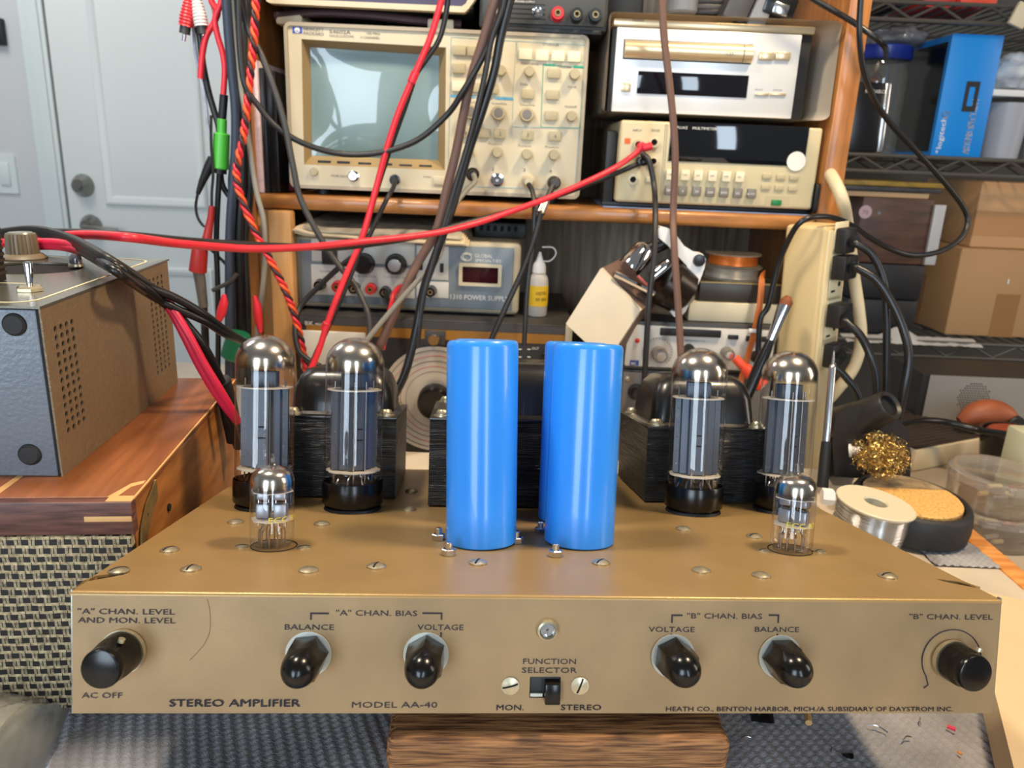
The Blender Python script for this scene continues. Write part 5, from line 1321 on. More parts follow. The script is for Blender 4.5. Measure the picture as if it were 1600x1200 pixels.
plug(1308, 375, 1, 0, [at(1338, 381, 0.765), at(1362, 397, 0.76), at(1380, 436, 0.755), at(1385, 480, 0.75), at(1385, 560, 0.745), at(1382, 630, 0.74), at(1372, 690, 0.73)], 'black plug with a ribbed collar, topmost in the power strip', False)
plug(1305, 416, 1, 0, [at(1340, 419, 0.76), at(1370, 438, 0.75), at(1396, 478, 0.74), at(1413, 520, 0.73), at(1420, 560, 0.725), at(1412, 610, 0.72), at(1398, 680, 0.72)], 'large black plug second from the top of the power strip', True)
plug(1290, 492, 1, 0, [at(1322, 503, 0.76), at(1344, 524, 0.75), at(1360, 556, 0.74), at(1370, 600, 0.735), at(1366, 690, 0.73)], 'black angular plug third from the top of the power strip', True)
plug(1280, 556, 1, 0, [at(1304, 572, 0.755), at(1322, 590, 0.75), at(1342, 620, 0.745), at(1350, 680, 0.74)], 'lowest black plug in the power strip, behind the right power tube', False)
M_CREAMC = mat('cream_cord', (206, 192, 158), 0.45)
cable('cream_cable', 'thick cream cord running down behind the power strip', [at(1270, 240, 0.93), at(1286, 258, 0.885), at(1302, 280, 0.84), at(1316, 312, 0.82), at(1324, 352, 0.84), at(1334, 430, 0.85), at(1342, 485, 0.85), at(1345, 530, 0.85), at(1335, 572, 0.85), at(1312, 604, 0.85), at(1280, 640, 0.855)], 0.0066, M_CREAMC, 12)
cable('black_loop_cable', 'thin black cable looping in front of the wire rack and over the power strip', [at(1352, -60, 0.80), at(1345, 0, 0.80), at(1343, 60, 0.80), at(1352, 120, 0.81), at(1380, 178, 0.83), at(1428, 232, 0.86), at(1475, 284, 0.88), at(1504, 322, 0.89), at(1512, 348, 0.89), at(1500, 373, 0.88), at(1468, 393, 0.87), at(1428, 399, 0.86), at(1394, 390, 0.85), at(1360, 372, 0.83), at(1330, 352, 0.81), at(1300, 340, 0.785), at(1268, 340, 0.77), at(1246, 352, 0.77), at(1228, 384, 0.78), at(1214, 420, 0.785), at(1200, 478, 0.785), at(1188, 500, 0.785), at(1184, 560, 0.78), at(1180, 610, 0.775)], 0.0030, M_CORD)
cable('black_top_cable', 'short black cable crossing the top of the right bookcase side', [at(1230, -30, 0.84), at(1270, -2, 0.84), at(1305, 18, 0.838), at(1338, 38, 0.838), at(1380, 70, 0.84), at(1385, 90, 0.95)], 0.0030, M_CORD)

# ------------------------------------------------------------------ cables hung over the instruments
M_REDC = mat('red_silicone_lead', (222, 44, 58), 0.38); M_BLKC = mat('black_lead', (34, 33, 33), 0.42); M_BRNC = mat('brown_flat_lead', (104, 74, 60), 0.5); M_GRYC = mat('grey_lead', (142, 138, 126), 0.5)
ZB = SH + bh + 0.0068
cable('red_test_lead', 'long red test lead crossing from the test instrument to the multimeter', [at(-30, 384, 0.545), at(30, 377, 0.545), at(80, 371, 0.535), at(130, 367, 0.53), at(200, 371, 0.50), at(270, 380, 0.55), at(340, 386, 0.59), at(400, 389, 0.62), at(480, 386, 0.66), at(560, 378, 0.70), at(670, 366, 0.74), at(740, 350, 0.765), at(800, 330, 0.785), at(880, 300, 0.805), at(950, 268, 0.825), at(985, 246, 0.842), at(1006, 228, 0.848)], 0.0031, M_REDC)
cable('black_test_lead', 'long black test lead beside the red one, ending at the multimeter', [at(-30, 376, 0.57), at(40, 366, 0.57), at(100, 363, 0.56), at(200, 368, 0.53), at(300, 377, 0.59), at(400, 383, 0.64), at(480, 386, 0.685), at(540, 386, 0.715), at(640, 372, 0.75), at(700, 356, 0.77), at(790, 332, 0.80), at(870, 306, 0.825), at(950, 276, 0.84), at(1000, 255, 0.848)], 0.0029, M_BLKC)
for px, py, m, lb in ((1000, 229, M_REDC, 'red plug at the multimeter input jack'), (998, 251, M_BLKP, 'black plug below the red one at the multimeter inputs')):
    q = DMF @ Vector((local(DMF, px, py)[0], -0.0005, local(DMF, px, py)[1]))
    b = MB(); b.cyl(q, q + Vector((0, -0.016, 0)), 0.0044, n=16, bev=0.001); b.cyl(q + Vector((0, -0.0165, -0.002)), q + Vector((0.010, -0.0165, 0.001)), 0.0042, n=14, bev=0.001)
    tag(b.build('banana_plug', m), lb, 'plug')
cable('meter_lead', 'black lead hanging straight down from the multimeter inputs', [at(1004, 240, 0.842), at(1014, 252, 0.835), at(1022, 290, 0.83), at(1024, 340, 0.80), at(1022, 400, 0.782), at(1014, 470, 0.772), at(1010, 540, 0.768), at(1006, 610, 0.766)], 0.0030, M_BLKC)
cable('red_probe_lead', 'red probe lead slanting down across the oscilloscope screen', [at(702, -40, 0.80), at(690, 0, 0.80), at(672, 60, 0.80), at(647, 118, 0.80), at(624, 172, 0.80), at(606, 226, 0.80), at(588, 292, 0.80), at(566, 370, 0.79), at(538, 436, 0.77), at(512, 504, 0.75), at(498, 548, 0.74), at(480, 590, 0.73)], 0.0031, M_REDC)
cable('black_probe_lead', 'black probe lead joining the red probe lead in front of the screen', [at(705, -40, 0.803), at(697, 20, 0.803), at(686, 62, 0.803), at(664, 96, 0.803), at(650, 118, 0.805), at(632, 170, 0.806), at(614, 220, 0.806), at(600, 262, 0.806), at(585, 310, 0.805), at(564, 386, 0.79), at(544, 440, 0.773), at(516, 504, 0.755), at(494, 552, 0.745), at(470, 605, 0.735)], 0.0026, M_BLKC)
for px, py, dx, dy, Y, lb in ((646, 121, -6, 14, 0.80, 'red sleeve joining the red and black leads over the screen'), (509, 510, -4, 10, 0.75, 'red sleeve joining the red and black leads near the left tubes')):
    tag(MB().cyl(at(px - dx * .6, py - dy * .6, Y), at(px + dx * .6, py + dy * .6, Y), 0.0042, n=14, bev=0.0006).build('sleeve', M_REDC), lb, 'cable sleeve')
P = spline([at(1030, -40, 0.80), at(1034, 0, 0.80), at(1038, 62, 0.80), at(1046, 130, 0.80), at(1052, 190, 0.80), at(1055, 250, 0.80), at(1052, 330, 0.80), at(1053, 380, 0.785), at(1057, 440, 0.775), at(1061, 500, 0.768), at(1064, 560, 0.76)], 8)
tag(MB().tube(P, 0.0036, 8, ((0, 1, 0), 0.45)).build('brown_cable', M_BRNC, smooth=80), 'brown flat cable hanging in front of the disc player and multimeter', 'cable')
P = spline([at(790, -40, 0.80), at(774, 0, 0.80), at(756, 60, 0.80), at(737, 120, 0.80), at(724, 180, 0.80), at(712, 240, 0.80), at(698, 296, 0.795), at(682, 360, 0.785), at(650, 416, 0.775), at(620, 480, 0.76), at(592, 545, 0.75)], 8)
tag(MB().tube(P, 0.0046, 8, ((0, 1, 0), 0.45)).build('brown_cable', M_BRNC, smooth=80), 'brown flat cable slanting across the left part of the oscilloscope controls', 'cable')
cable('black_cable', 'thick black cable slanting across the oscilloscope controls, right one of a pair', [at(806, -40, 0.79), at(797, 0, 0.79), at(782, 60, 0.79), at(772, 112, 0.79), at(754, 172, 0.79), at(734, 232, 0.79), at(717, 290, 0.785), at(700, 344, 0.775), at(680, 400, 0.765), at(662, 452, 0.755), at(650, 516, 0.745), at(632, 585, 0.73), at(604, 640, 0.72)], 0.0042, M_CORD)
cable('black_cable', 'thin black cable running beside the thick black cable over the oscilloscope controls', [at(788, -40, 0.787), at(786, 10, 0.787), at(768, 62, 0.787), at(758, 116, 0.786), at(748, 160, 0.784), at(738, 200, 0.784), at(727, 240, 0.784), at(709, 298, 0.78), at(692, 356, 0.77), at(676, 410, 0.76), at(660, 470, 0.75), at(652, 540, 0.742)], 0.0028, M_BLKC)
cable('black_cable', 'black cord sagging in a curve below the oscilloscope screen', [at(372, -30, 0.78), at(374, 60, 0.78), at(382, 130, 0.78), at(404, 166, 0.785), at(432, 198, 0.79), at(474, 224, 0.795), at(530, 240, 0.80), at(590, 239, 0.80), at(650, 220, 0.80), at(698, 180, 0.80), at(724, 142, 0.795), at(752, 94, 0.795), at(776, 40, 0.795), at(790, -20, 0.795)], 0.0030, M_BLKC)
cable('black_cable', 'black cord running down the left side of the oscilloscope to the power supply', [at(372, -30, 0.79), at(386, 40, 0.79), at(410, 90, 0.79), at(432, 150, 0.79), at(446, 200, 0.79), at(458, 260, 0.79), at(470, 312, 0.79), at(502, 374, 0.79), at(528, 413, 0.79), at(556, 448, 0.785), at(575, 490, 0.77), at(577, 530, 0.76), at(565, 590, 0.75)], 0.0032, M_GRILL)
cable('black_lead', 'black lead curling down from the left terminals of the power supply', [at(560, 395, 0.80), at(530, 418, 0.80), at(498, 448, 0.80), at(470, 478, 0.795), at(461, 512, 0.78), at(466, 546, 0.77), at(482, 562, 0.765), at(500, 572, 0.76)], 0.0029, M_BLKC)
cable('black_lead', 'black lead dropping from the oscilloscope front to the power supply', [at(617, 281, 0.853), at(615, 292, 0.84), at(604, 312, 0.825), at(588, 345, 0.82), at(574, 374, 0.815), at(556, 400, 0.812), at(540, 416, 0.81)], 0.0026, M_BLKC)
cable('grey_lead', 'grey lead dropping from the leftmost oscilloscope plug to the left tubes', [at(740, 273, 0.835), at(742, 284, 0.825), at(728, 298, 0.815), at(710, 322, 0.80), at(696, 360, 0.79), at(684, 404, 0.78), at(644, 448, 0.765), at(604, 494, 0.755), at(566, 540, 0.745)], 0.0028, M_GRYC)
cable('black_lead', 'black lead from the third oscilloscope input hanging beside the squeeze bottle', [at(826, 288, 0.835), at(832, 300, 0.825), at(835, 326, 0.815), at(833, 376, 0.81), at(826, 430, 0.80), at(822, 480, 0.795), at(819, 540, 0.79)], 0.0027, M_BLKC)
cable('black_lead', 'black lead from the rightmost oscilloscope input slanting down to the blue capacitors', [at(864, 290, 0.832), at(856, 308, 0.825), at(846, 330, 0.815), at(834, 374, 0.808), at(815, 426, 0.80), at(792, 476, 0.79), at(766, 534, 0.785)], 0.0030, M_BLKC)
tag(MB().cyl(at(852, 312, 0.823), at(843, 334, 0.8145), 0.0052, n=16, bev=0.001).build('adapter', M_STEEL), 'metal adapter on the lead below the oscilloscope', 'adapter')
cable('red_lead', 'short red lead looping down from the power supply red post', [at(631, 453, 0.842), at(626, 448, 0.834), at(616, 458, 0.82), at(612, 474, 0.81), at(606, 500, 0.79), at(598, 545, 0.765)], 0.0028, M_REDC)
cable('black_lead', 'short black lead beside the short red lead at the power supply', [at(603, 455, 0.842), at(604, 462, 0.833), at(609, 480, 0.815), at(603, 510, 0.79), at(592, 550, 0.765)], 0.0028, M_BLKC)

# leads over the test box, running down behind the left power tubes
for k in range(4):
    o = k * 0.0052
    cable('black_cable', ['uppermost black cable draped over the grey test instrument', 'second black cable draped over the grey test instrument', 'third black cable draped over the grey test instrument', 'lowest black cable draped over the grey test instrument'][k],
          [at(-40, 372 - 4 * k, 0.56), at(10, 362 + 2 * k, 0.55), at(60, 359 + 3 * k, 0.54), at(110, 372 + 4 * k, 0.515), atz(165, 402 + 4 * k, ZB + .006 - 0.0015 * k), at(218 + 1 * k, 436 + 4 * k, 0.468 - .004 * k), at(262 + 2 * k, 472 + 4 * k, 0.476), at(300 + 4 * k, 520 + 4 * k, 0.482), at(330 + 3 * k, 575 + 2 * k, 0.490), at(352 + 3 * k, 640, 0.500), at(372 + 3 * k, 700, 0.505)], 0.0029, M_CORD if k % 2 else M_BLKC, group='black cables over the test instrument')
for k in range(2):
    cable('black_cable', ['upper black cable running from the test instrument behind the leftmost tube', 'lower black cable running from the test instrument behind the leftmost tube'][k],
          [at(-40, 380 + 4 * k, 0.56), at(30, 370 + 5 * k, 0.552), at(90, 372 + 7 * k, 0.535), at(135, 386 + 9 * k, 0.505), atz(175, 410 + 10 * k, ZB + .003), at(232, 447 + 12 * k, 0.463), at(275, 466 + 16 * k, 0.474), at(320, 492 + 10 * k, 0.485), at(352, 516 + 6 * k, 0.50), at(384, 536, 0.52), at(420, 560, 0.54)], 0.0027, M_CORD)
for k in range(2):
    cable('pink_red_lead', ['outer red lead running down behind the leftmost tube', 'inner red lead running down behind the leftmost tube'][k],
          [at(40, 384 - 5 * k, 0.525), at(100, 386 - 5 * k, 0.515), atz(165, 408 - 4 * k, ZB + .001), at(222, 440, 0.474), at(262, 478 - 4 * k, 0.474), at(288 + 4 * k, 524 - 4 * k, 0.472), at(312 + 6 * k, 572 - 4 * k, 0.474), at(340 + 6 * k, 618 - 4 * k, 0.478), at(372, 660, 0.485)], 0.0029, mat('pink_red_lead', (208, 34, 66), 0.35) if k == 0 else bpy.data.materials['pink_red_lead'])
tag(MB().tube(spline([at(346, 594, 0.495), at(354, 622, 0.501), at(361, 655, 0.506), at(368, 688, 0.508)], 6), 0.0062, 14).build('cable_boot', M_RUB), 'black rubber boot on the cables beside the leftmost tube', 'cable boot')

# ------------------------------------------------------------------ the hanging bundle at the left of the bookcase
YH = 0.80


def hang(pts, Y=YH): return [at(x, y, Y if len(q) == 0 else q[0]) for x, y, *q in pts]


for nm, lb, x0, x1, ytip, m, mi in (('rca_plug', 'red ribbed phono plug hanging upside down at the top left of the bundle', 296, 290, 60, M_REDC, 0), ('rca_plug', 'white ribbed phono plug hanging beside the red one', 306, 315, 62, M_WHITE, 1)):
    t_ = thing(nm, lb, 'plug', Matrix.Translation(at(x1, 40, YH)))
    o = t_.matrix_world.translation; a_, c_ = at(x0, -5, YH) - o, at(x1, 41, YH) - o; d_ = c_ - a_
    Rr = []
    for k in range(19): Rr.append((0.0046 + (0.0022 * min(1, k / 12)) - (0.0007 if k % 2 else 0), d_.length * k / 18))
    MB().lathe([(0, 0)] + Rr + [(0, d_.length)], 20, frame_z(a_, d_)).build('boot', m, t_)
    MB().cyl(c_, c_ + d_.normalized() * 0.007, 0.0050, n=16).build('shell', M_GRILL, t_); MB().cyl(c_ + d_.normalized() * 0.007, c_ + d_.normalized() * 0.0135, 0.0018, n=10).build('pin', M_STEEL, t_)
    MB().tube([at(x0, -5, YH) - o, at(x0 + 2, -70, YH) - o], 0.0028, 8).build('cord', m, t_)
cable('red_lead', 'left red lead with a cut end hanging beside the white phono plug', hang([(322, -50), (330, 0), (340, 18), (334, 36), (322, 58), (316, 88), (313, 123)]), 0.0031, M_REDC)
cable('red_lead', 'right red lead hanging down to the green adapter', hang([(350, -50), (346, 0), (336, 30), (340, 56), (348, 84), (351, 110), (349, 148)], 0.796), 0.0030, M_REDC)
cable('patterned_wire', 'thin red and white patterned wire behind the red leads', hang([(326, -50), (332, 10), (340, 45), (342, 70), (350, 92)], 0.806), 0.0016, mat('patterned_wire', (196, 120, 104), 0.5, var=0.6, vs=180))
ga = thing('green_adapter', 'bright green cylindrical adapter hanging in the cable bundle', 'adapter', Matrix.Translation(at(345, 262, YH)))
o = ga.matrix_world.translation; M_GRN = mat('bright_green_plastic', (82, 190, 62), 0.35)
MB().cyl(at(350, 148, YH) - o, at(347, 188, YH) - o, 0.0040, n=14).build('sleeve', M_BLKM, ga)
MB().cyl(at(347, 186, YH) - o, at(346.5, 210, YH) - o, 0.0046, n=20, bev=0.0006).build('collar', M_GRN, ga); MB().cyl(at(346.5, 208, YH) - o, at(344, 264, YH) - o, 0.0078, 0.0082, 24, 0.001).build('body', M_GRN, ga)
MB().cyl(at(344, 263, YH) - o, at(343.6, 271, YH) - o, 0.0066, n=18).build('end_cap', M_BLKM, ga); MB().cyl(at(343.6, 262, YH) - o, at(343.2, 276, YH) - o, 0.0024, n=10).build('tip', M_BRASS, ga)
cable('black_wire', 'black wire passing behind the red lead to the green adapter', hang([(308, 40), (313, 62), (317, 100), (325, 140), (334, 172), (342, 200), (344, 240)], 0.812), 0.0034, M_BLKC)
cable('white_blue_wire', 'white and blue striped wire hanging behind the phono plugs', hang([(298, -40), (302, 40), (306, 85), (314, 122), (322, 165), (326, 205), (334, 228)], 0.815), 0.0017, mat('striped_wire', (176, 182, 196), 0.5, var=0.45, vs=60))


def gator(pts, rr, m, lab, wire=None, jaw=None, Y=YH):
    g_ = thing('alligator_clip', lab, 'clip', Matrix.Translation(at(*pts[0], Y))); o = g_.matrix_world.translation
    MB().tube([at(*q, Y) - o for q in pts], rr, 14).build('boot', m, g_)
    if jaw: MB().tube([at(*q, Y) - o for q in jaw[0]], jaw[1], 10).build('jaws', M_STEEL if len(jaw) < 3 else jaw[2], g_)
    if wire: MB().tube(spline([at(*q, Y) - o for q in wire], 6), 0.0014, 6).build('wire', M_BLKC if m is not M_REDC or len(wire) > 4 else M_REDC, g_)


M_REDD = mat('dark_red_plastic', (158, 36, 34), 0.4)
gator([(333, 248), (326, 262), (316, 284), (309, 303)], [0.0052, 0.0050, 0.0036, 0.0022], M_BLKM, 'black alligator clip hanging below the green adapter', [(309, 302), (306, 322), (309, 340), (317, 352), (322, 354)], ([(336, 240), (330, 256)], 0.0030))
gator([(331, 322), (329, 342), (323, 376), (322, 382), (313, 384), (306, 424), (318, 428)][:5] + [(309, 424)], [0.0030, 0.0034, 0.0050, 0.0068, 0.0080, 0.0090], M_REDD, 'large dark red test clip hanging left of the bundle', [(330, 180), (330, 225), (333, 270), (331, 300), (331, 324)], ([(310, 424), (313, 440), (318, 480)], [0.0058, 0.0056, 0.0046], mat('tarnished_metal', (112, 104, 96), 0.45, 0.5)), 0.79)
gator([(350, 460), (350, 472), (346, 488), (340, 506)], [0.0018, 0.0042, 0.0048, 0.0026], M_REDC, 'small red alligator clip just above the leftmost tube', None, ([(340, 504), (325, 496), (319, 512)], 0.0028, M_BLKM), 0.77)
gator([(398, 462), (402, 478), (404, 500), (407, 520)], [0.0020, 0.0044, 0.0044, 0.0020], M_REDC, 'red alligator clip hanging in front of the pine posts', None, None, 0.79)
cable('black_cable', 'black cable hanging below the large dark red clip', hang([(318, 476), (320, 510), (322, 560), (324, 620)], 0.79), 0.0042, M_CORD)
cable('thin_black_cable', 'thin black cable hanging straight down at the left edge of the bundle', hang([(343, 270), (340, 320), (338, 380), (340, 440), (341, 520), (340, 600)], 0.80), 0.0030, M_BLKC)
for k, (pts, r, m, lb) in enumerate((
        ([(350, -50), (356, 40), (362, 110), (368, 180), (366, 262), (360, 340), (358, 420), (358, 600)], 0.0046, mat('navy_cable', (52, 62, 78), 0.5), 'dark blue cable in the middle of the hanging bundle'),
        ([(358, -50), (364, 30), (370, 90), (376, 140), (384, 180), (394, 260), (402, 305), (412, 345), (414, 400), (410, 455), (402, 520), (396, 580)], 0.0028, M_GRYC, 'pale grey cable swinging right in front of the pine posts'),
        ([(362, -50), (368, 40), (374, 130), (380, 200), (378, 300), (374, 380), (376, 460), (380, 600)], 0.0055, M_CORD, 'thick black cable on the right of the hanging bundle'),
        ([(378, -50), (382, 20), (379, 60), (380, 130), (386, 200), (390, 300), (382, 380), (386, 480), (388, 600)], 0.0044, M_BLKC, 'black cable nearest the bookcase in the hanging bundle'),
        ([(374, -50), (370, 60), (372, 160), (368, 230), (372, 330), (368, 430), (370, 600)], 0.0042, mat('grey_brown_cable', (92, 80, 72), 0.5), 'grey brown cable in the hanging bundle'),
        ([(344, 262), (348, 290), (362, 312), (380, 336), (386, 350)], 0.0030, M_BLKC, 'black lead crossing from the green adapter into the bundle'),
        ([(392, -50), (388, 10), (382, 50), (380, 100), (376, 150), (364, 260), (362, 300), (364, 420), (366, 600)], 0.0040, M_CORD, 'black cable curving out of the top of the bundle'),
        ([(330, 390), (340, 400), (352, 412), (364, 428), (374, 430)], 0.0018, M_BLKC, 'thin black wire between the dark red clip and the bundle'),
        ([(362, 420), (366, 450), (374, 486), (384, 520), (392, 560)], 0.0012, M_GRYC, 'fine grey wire at the foot of the bundle'))):
    cable('hanging_cable', lb, hang(pts, YH + 0.004 * k - 0.008), r, m)
tag(MB().tube(spline(hang([(332, 454), (344, 448), (360, 440), (370, 428)], 0.785), 6), [0.0022] * 19, 8).build('probe_hook', M_GRILL), 'small grey hook probe poking out of the bundle', 'probe')
tag(MB().cyl(at(374, 520, 0.77), at(366, 560, 0.77), 0.012, 0.014, 20, 0.002).build('green_clip', mat('dark_green_plastic', (18, 96, 66), 0.35)), 'dark green clip half hidden behind the leftmost tube', 'clip')
# orange and red twisted pair
C_ = spline(hang([(404, -40), (400, 0), (397, 55), (392, 108), (386, 165), (380, 215), (370, 262), (374, 300), (396, 356), (420, 402), (444, 450), (460, 492), (472, 540), (480, 590)], 0.782), 14)
b = MB(); M_ORN = mat('orange_wire', (242, 92, 44), 0.42)
for s, mi in ((0, 0), (pi * 2 / 3, 1), (pi * 4 / 3, 2)):
    P = []
    for i, p in enumerate(C_):
        a_ = i * 0.62 + s; P.append(p + Vector((cos(a_) * 0.0023, sin(a_) * 0.0023, 0)))
    b.m(mi).tube(P, 0.0019, 6)
tag(b.build('twisted_wires', [M_ORN, M_REDC, mat('dark_violet_wire', (58, 36, 44), 0.5)], smooth=80), 'orange and red twisted wires hanging in front of the bookcase edge', 'twisted wires')

# ------------------------------------------------------------------ right end of the bench: soldering things
ZR = -0.055
rt = thing('side_table', 'low pale side table beyond the right end of the workbench', 'table', T(0.75, 0.78, 0))
MB().box(-0.335, 0.40, -0.40, 0.36, ZR - 0.03, ZR, 0.002).build('table_top', mat('pale_table', (170, 156, 138), 0.6, var=0.1, vs=8), rt)
for x in (-0.28, 0.35):
    for y in (-0.35, 0.30): MB().box(x - .02, x + .02, y - .02, y + .02, -0.85, ZR - 0.031).build('leg', M_EDGE, rt)
# solder spool
P = at(1368, 780, 0.565); R_ = 0.0300; tilt = RY(6) @ RX(2)
hsp = P.z / 1.0
sp_ = thing('solder_spool', 'white spool of bright solder wire at the right side of the amplifier', 'spool', T(P.x - 0.0055, P.y - 0.001, 0.0) @ tilt)
Hs = P.z * 0.985
dz0 = 0.006
M_IVORY = mat('ivory_spool_plastic', (206, 196, 168), 0.45)
for z0 in (dz0, Hs - 0.0028): MB().lathe([(0.0095, z0), (R_ - .001, z0), (R_, z0 + 0.001), (R_, z0 + 0.002), (R_ - .001, z0 + 0.0028), (0.0095, z0 + 0.0028), (0.0085, z0 + 0.0014), (0.0095, z0)], 56).build('flange', M_IVORY, sp_)
MB().lathe([(0.0090, dz0 + .001), (0.0090, Hs - .001), (0.0105, Hs - .001), (0.0105, dz0 + .001), (0.0090, dz0 + .001)], 32).build('hub', M_IVORY, sp_)
b = MB(); n = int((Hs - dz0 - 0.007) / 0.0009)
for layer, rr in ((0, 0.0262), (1, 0.0270)):
    path = []
    for i in range(n * 20):
        a_ = 2 * pi * i / 20; z = dz0 + 0.0034 + 0.0009 * i / 20
        w = 0.0004 * sin(i * 0.013 + layer * 2) + (0.0004 * sin(a_ * 0.37))
        path.append((rr * cos(a_) + w, rr * sin(a_), min(Hs - 0.0035, z + (0.0005 * sin(a_ + i * .02) if layer else 0))))
    b.tube(path, 0.00048, 5)
b.build('solder_wire', mat('bright_solder', (214, 214, 212), 0.22, 0.95), sp_, smooth=80)
# soldering stand
Q = atz(1424, 779, 0.027)
hd = thing('soldering_iron_stand', 'black soldering iron stand with a sponge well and funnel holder', 'soldering stand', T(Q.x, Q.y, 0.0026))
RX_, RY_ = 0.047, 0.054


def oval(s, z, n=56, bumpy=0):
    return [((RX_ * s) * cos(2 * pi * k / n) * (1 + bumpy * (1 if k % 7 in (0,) else 0)), (RY_ * s) * sin(2 * pi * k / n) * (1 + bumpy * (1 if k % 7 in (0,) else 0)), z) for k in range(n)]


MB().loft([oval(0.90, 0.0), oval(0.97, 0.001), oval(1.0, 0.008, bumpy=-.03), oval(1.0, 0.017, bumpy=-.03), oval(0.985, 0.023), oval(0.95, 0.0262), oval(0.90, 0.027), oval(0.86, 0.0255), oval(0.85, 0.020)]).build('base', M_RUB, hd, smooth=50)


def spongefn(sx, y0, y1):
    b = MB(); R = []
    for zz, s in ((0.020, 0.82), (0.0272, 0.82), (0.0285, 0.795)):
        R.append([(RX_ * s * cos(a_) , max(y0, min(y1, RY_ * s * sin(a_))), zz) for a_ in [2 * pi * k / 80 for k in range(80)]])
    b.loft(R); return b


b = spongefn(1, -0.06, 0.012)
M_SPO = mat('orange_cellulose_sponge', (214, 164, 92), 0.85, var=0.3, vs=420, bp=1.0, bs_=500); M_SPG = mat('charred_grey_sponge', (142, 122, 92), 0.85, var=0.35, vs=120, bp=0.7, bs_=260)
b.build('sponge', M_SPO, hd, smooth=40); spongefn(1, 0.013, 0.06).build('rear_sponge', M_SPG, hd, smooth=40)
tag(MB().grid(matfn(Q.x - 0.010, Q.x + 0.042, Q.y - 0.070, Q.y - 0.030), 60, 36, T(0, 0, -0.0008)).build('grey_pad', M_MAT, smooth=180), 'small grey ribbed pad sticking out under the soldering stand', 'pad')
mi = hd.matrix_world.inverted()


def hz(px, py, Y): return mi @ at(px, py, Y)


M_HOLD = mat('black_moulded_plastic', (36, 34, 32), 0.42)
a0, a1 = hz(1392, 632, 0.665), hz(1318, 668, 0.70)
d = a1 - a0
MB().lathe([(0.0100, 0.002), (0.0128, 0.0), (0.0140, 0.002), (0.0150, d.length * 0.3), (0.0185, d.length * 0.7), (0.021, d.length), (0.016, d.length * 1.1), (0, d.length * 1.1)], 36, frame_z(a0, d)).build('funnel', M_HOLD, hd, smooth=60)
MB().lathe([(0, 0.006), (0.0105, 0.006), (0.0105, 0.0018)], 28, frame_z(a0, d)).build('funnel_bore', M_SLOT, hd)
pts = [(1304, 745), (1300, 690), (1306, 650), (1326, 634), (1362, 634), (1396, 646), (1418, 672), (1424, 712), (1422, 752)]
b = MB(); b.loft([[hz(x, y, 0.672) for x, y in pts], [hz(x, y, 0.685) for x, y in pts]]); b.build('hood', M_HOLD, hd, smooth=50)
b = MB(); b.loft([[hz(x, y, 0.70) for x, y in ((1288, 705), (1300, 660), (1330, 640), (1340, 735), (1295, 745))], [hz(x, y, 0.735) for x, y in ((1284, 705), (1296, 664), (1330, 645), (1340, 735), (1292, 745))]]); b.build('side_wing', M_HOLD, hd, smooth=40)
q = hz(1327, 704, 0.668); MB().lathe([(0, 0), (0.0062, 0), (0.0060, 0.0018), (0.0040, 0.0022), (0.0036, 0.009), (0, 0.009)], 20, frame_z(q, (0.8, -0.4, 0.2))).build('white_cap', M_WHITE, hd)
# brass wool: tangled curls
cx = at(1376, 712, 0.640); b = MB(); rnd = random.Random(5)
for k in range(420):
    u = Vector((rnd.gauss(0, 1), rnd.gauss(0, 1), rnd.gauss(0, 1))).normalized() * (0.022 * rnd.random() ** 0.45); u.x *= 1.1; u.z *= 0.92
    ax = Vector((rnd.gauss(0, 1), rnd.gauss(0, 1), rnd.gauss(0, 1))).normalized(); s1 = ax.orthogonal().normalized(); s2 = ax.cross(s1)
    rr = rnd.uniform(0.0012, 0.0034); P = [cx + u + s1 * (rr * cos(t * 0.7)) + s2 * (rr * sin(t * 0.7)) + ax * (t - 8) * 0.0006 for t in range(17)]
    b.tube(P[::2] if k % 3 else P[:11], 0.00019, 3)
o = tag(b.build('brass_wool', mat('brass_curls', (204, 174, 104), 0.25, 1.0), smooth=80), 'ball of curly brass wool in front of the black funnel holder', 'brass wool', kind='stuff')
# scriber / iron, white nut
a0, a1 = at(1303, 548, 0.69), at(1291, 690, 0.66)
it = thing('soldering_iron', 'slim steel soldering iron pointing up behind the rightmost tube', 'soldering iron', Matrix.Translation(a1))
d = a0 - a1
MB().tube([(0, 0, 0), d * 0.80, d * 0.83, d * 0.85], [0.0034, 0.0032, 0.0030, 0.0016], 14).build('barrel', M_STEEL, it); MB().tube([d * 0.845, d * 0.93, d], [0.0013, 0.0011, 0.0003], 10).build('tip', M_STEEL, it)
MB().tube([Vector((0, 0, 0)), -d * 0.18, -d * 0.5], [0.0042, 0.0048, 0.0052], 14).build('grip', M_BLKM, it)
tag(MB().lathe([(0, 0), (0.0066, 0), (0.0066, 0.008), (0.0055, 0.0092), (0, 0.0092)], 6, frame_z(at(1284, 775, 0.56), (1, -0.15, 0))).build('white_nut', M_WHITE), 'white hexagonal plastic nut just right of the small right tube', 'nut')

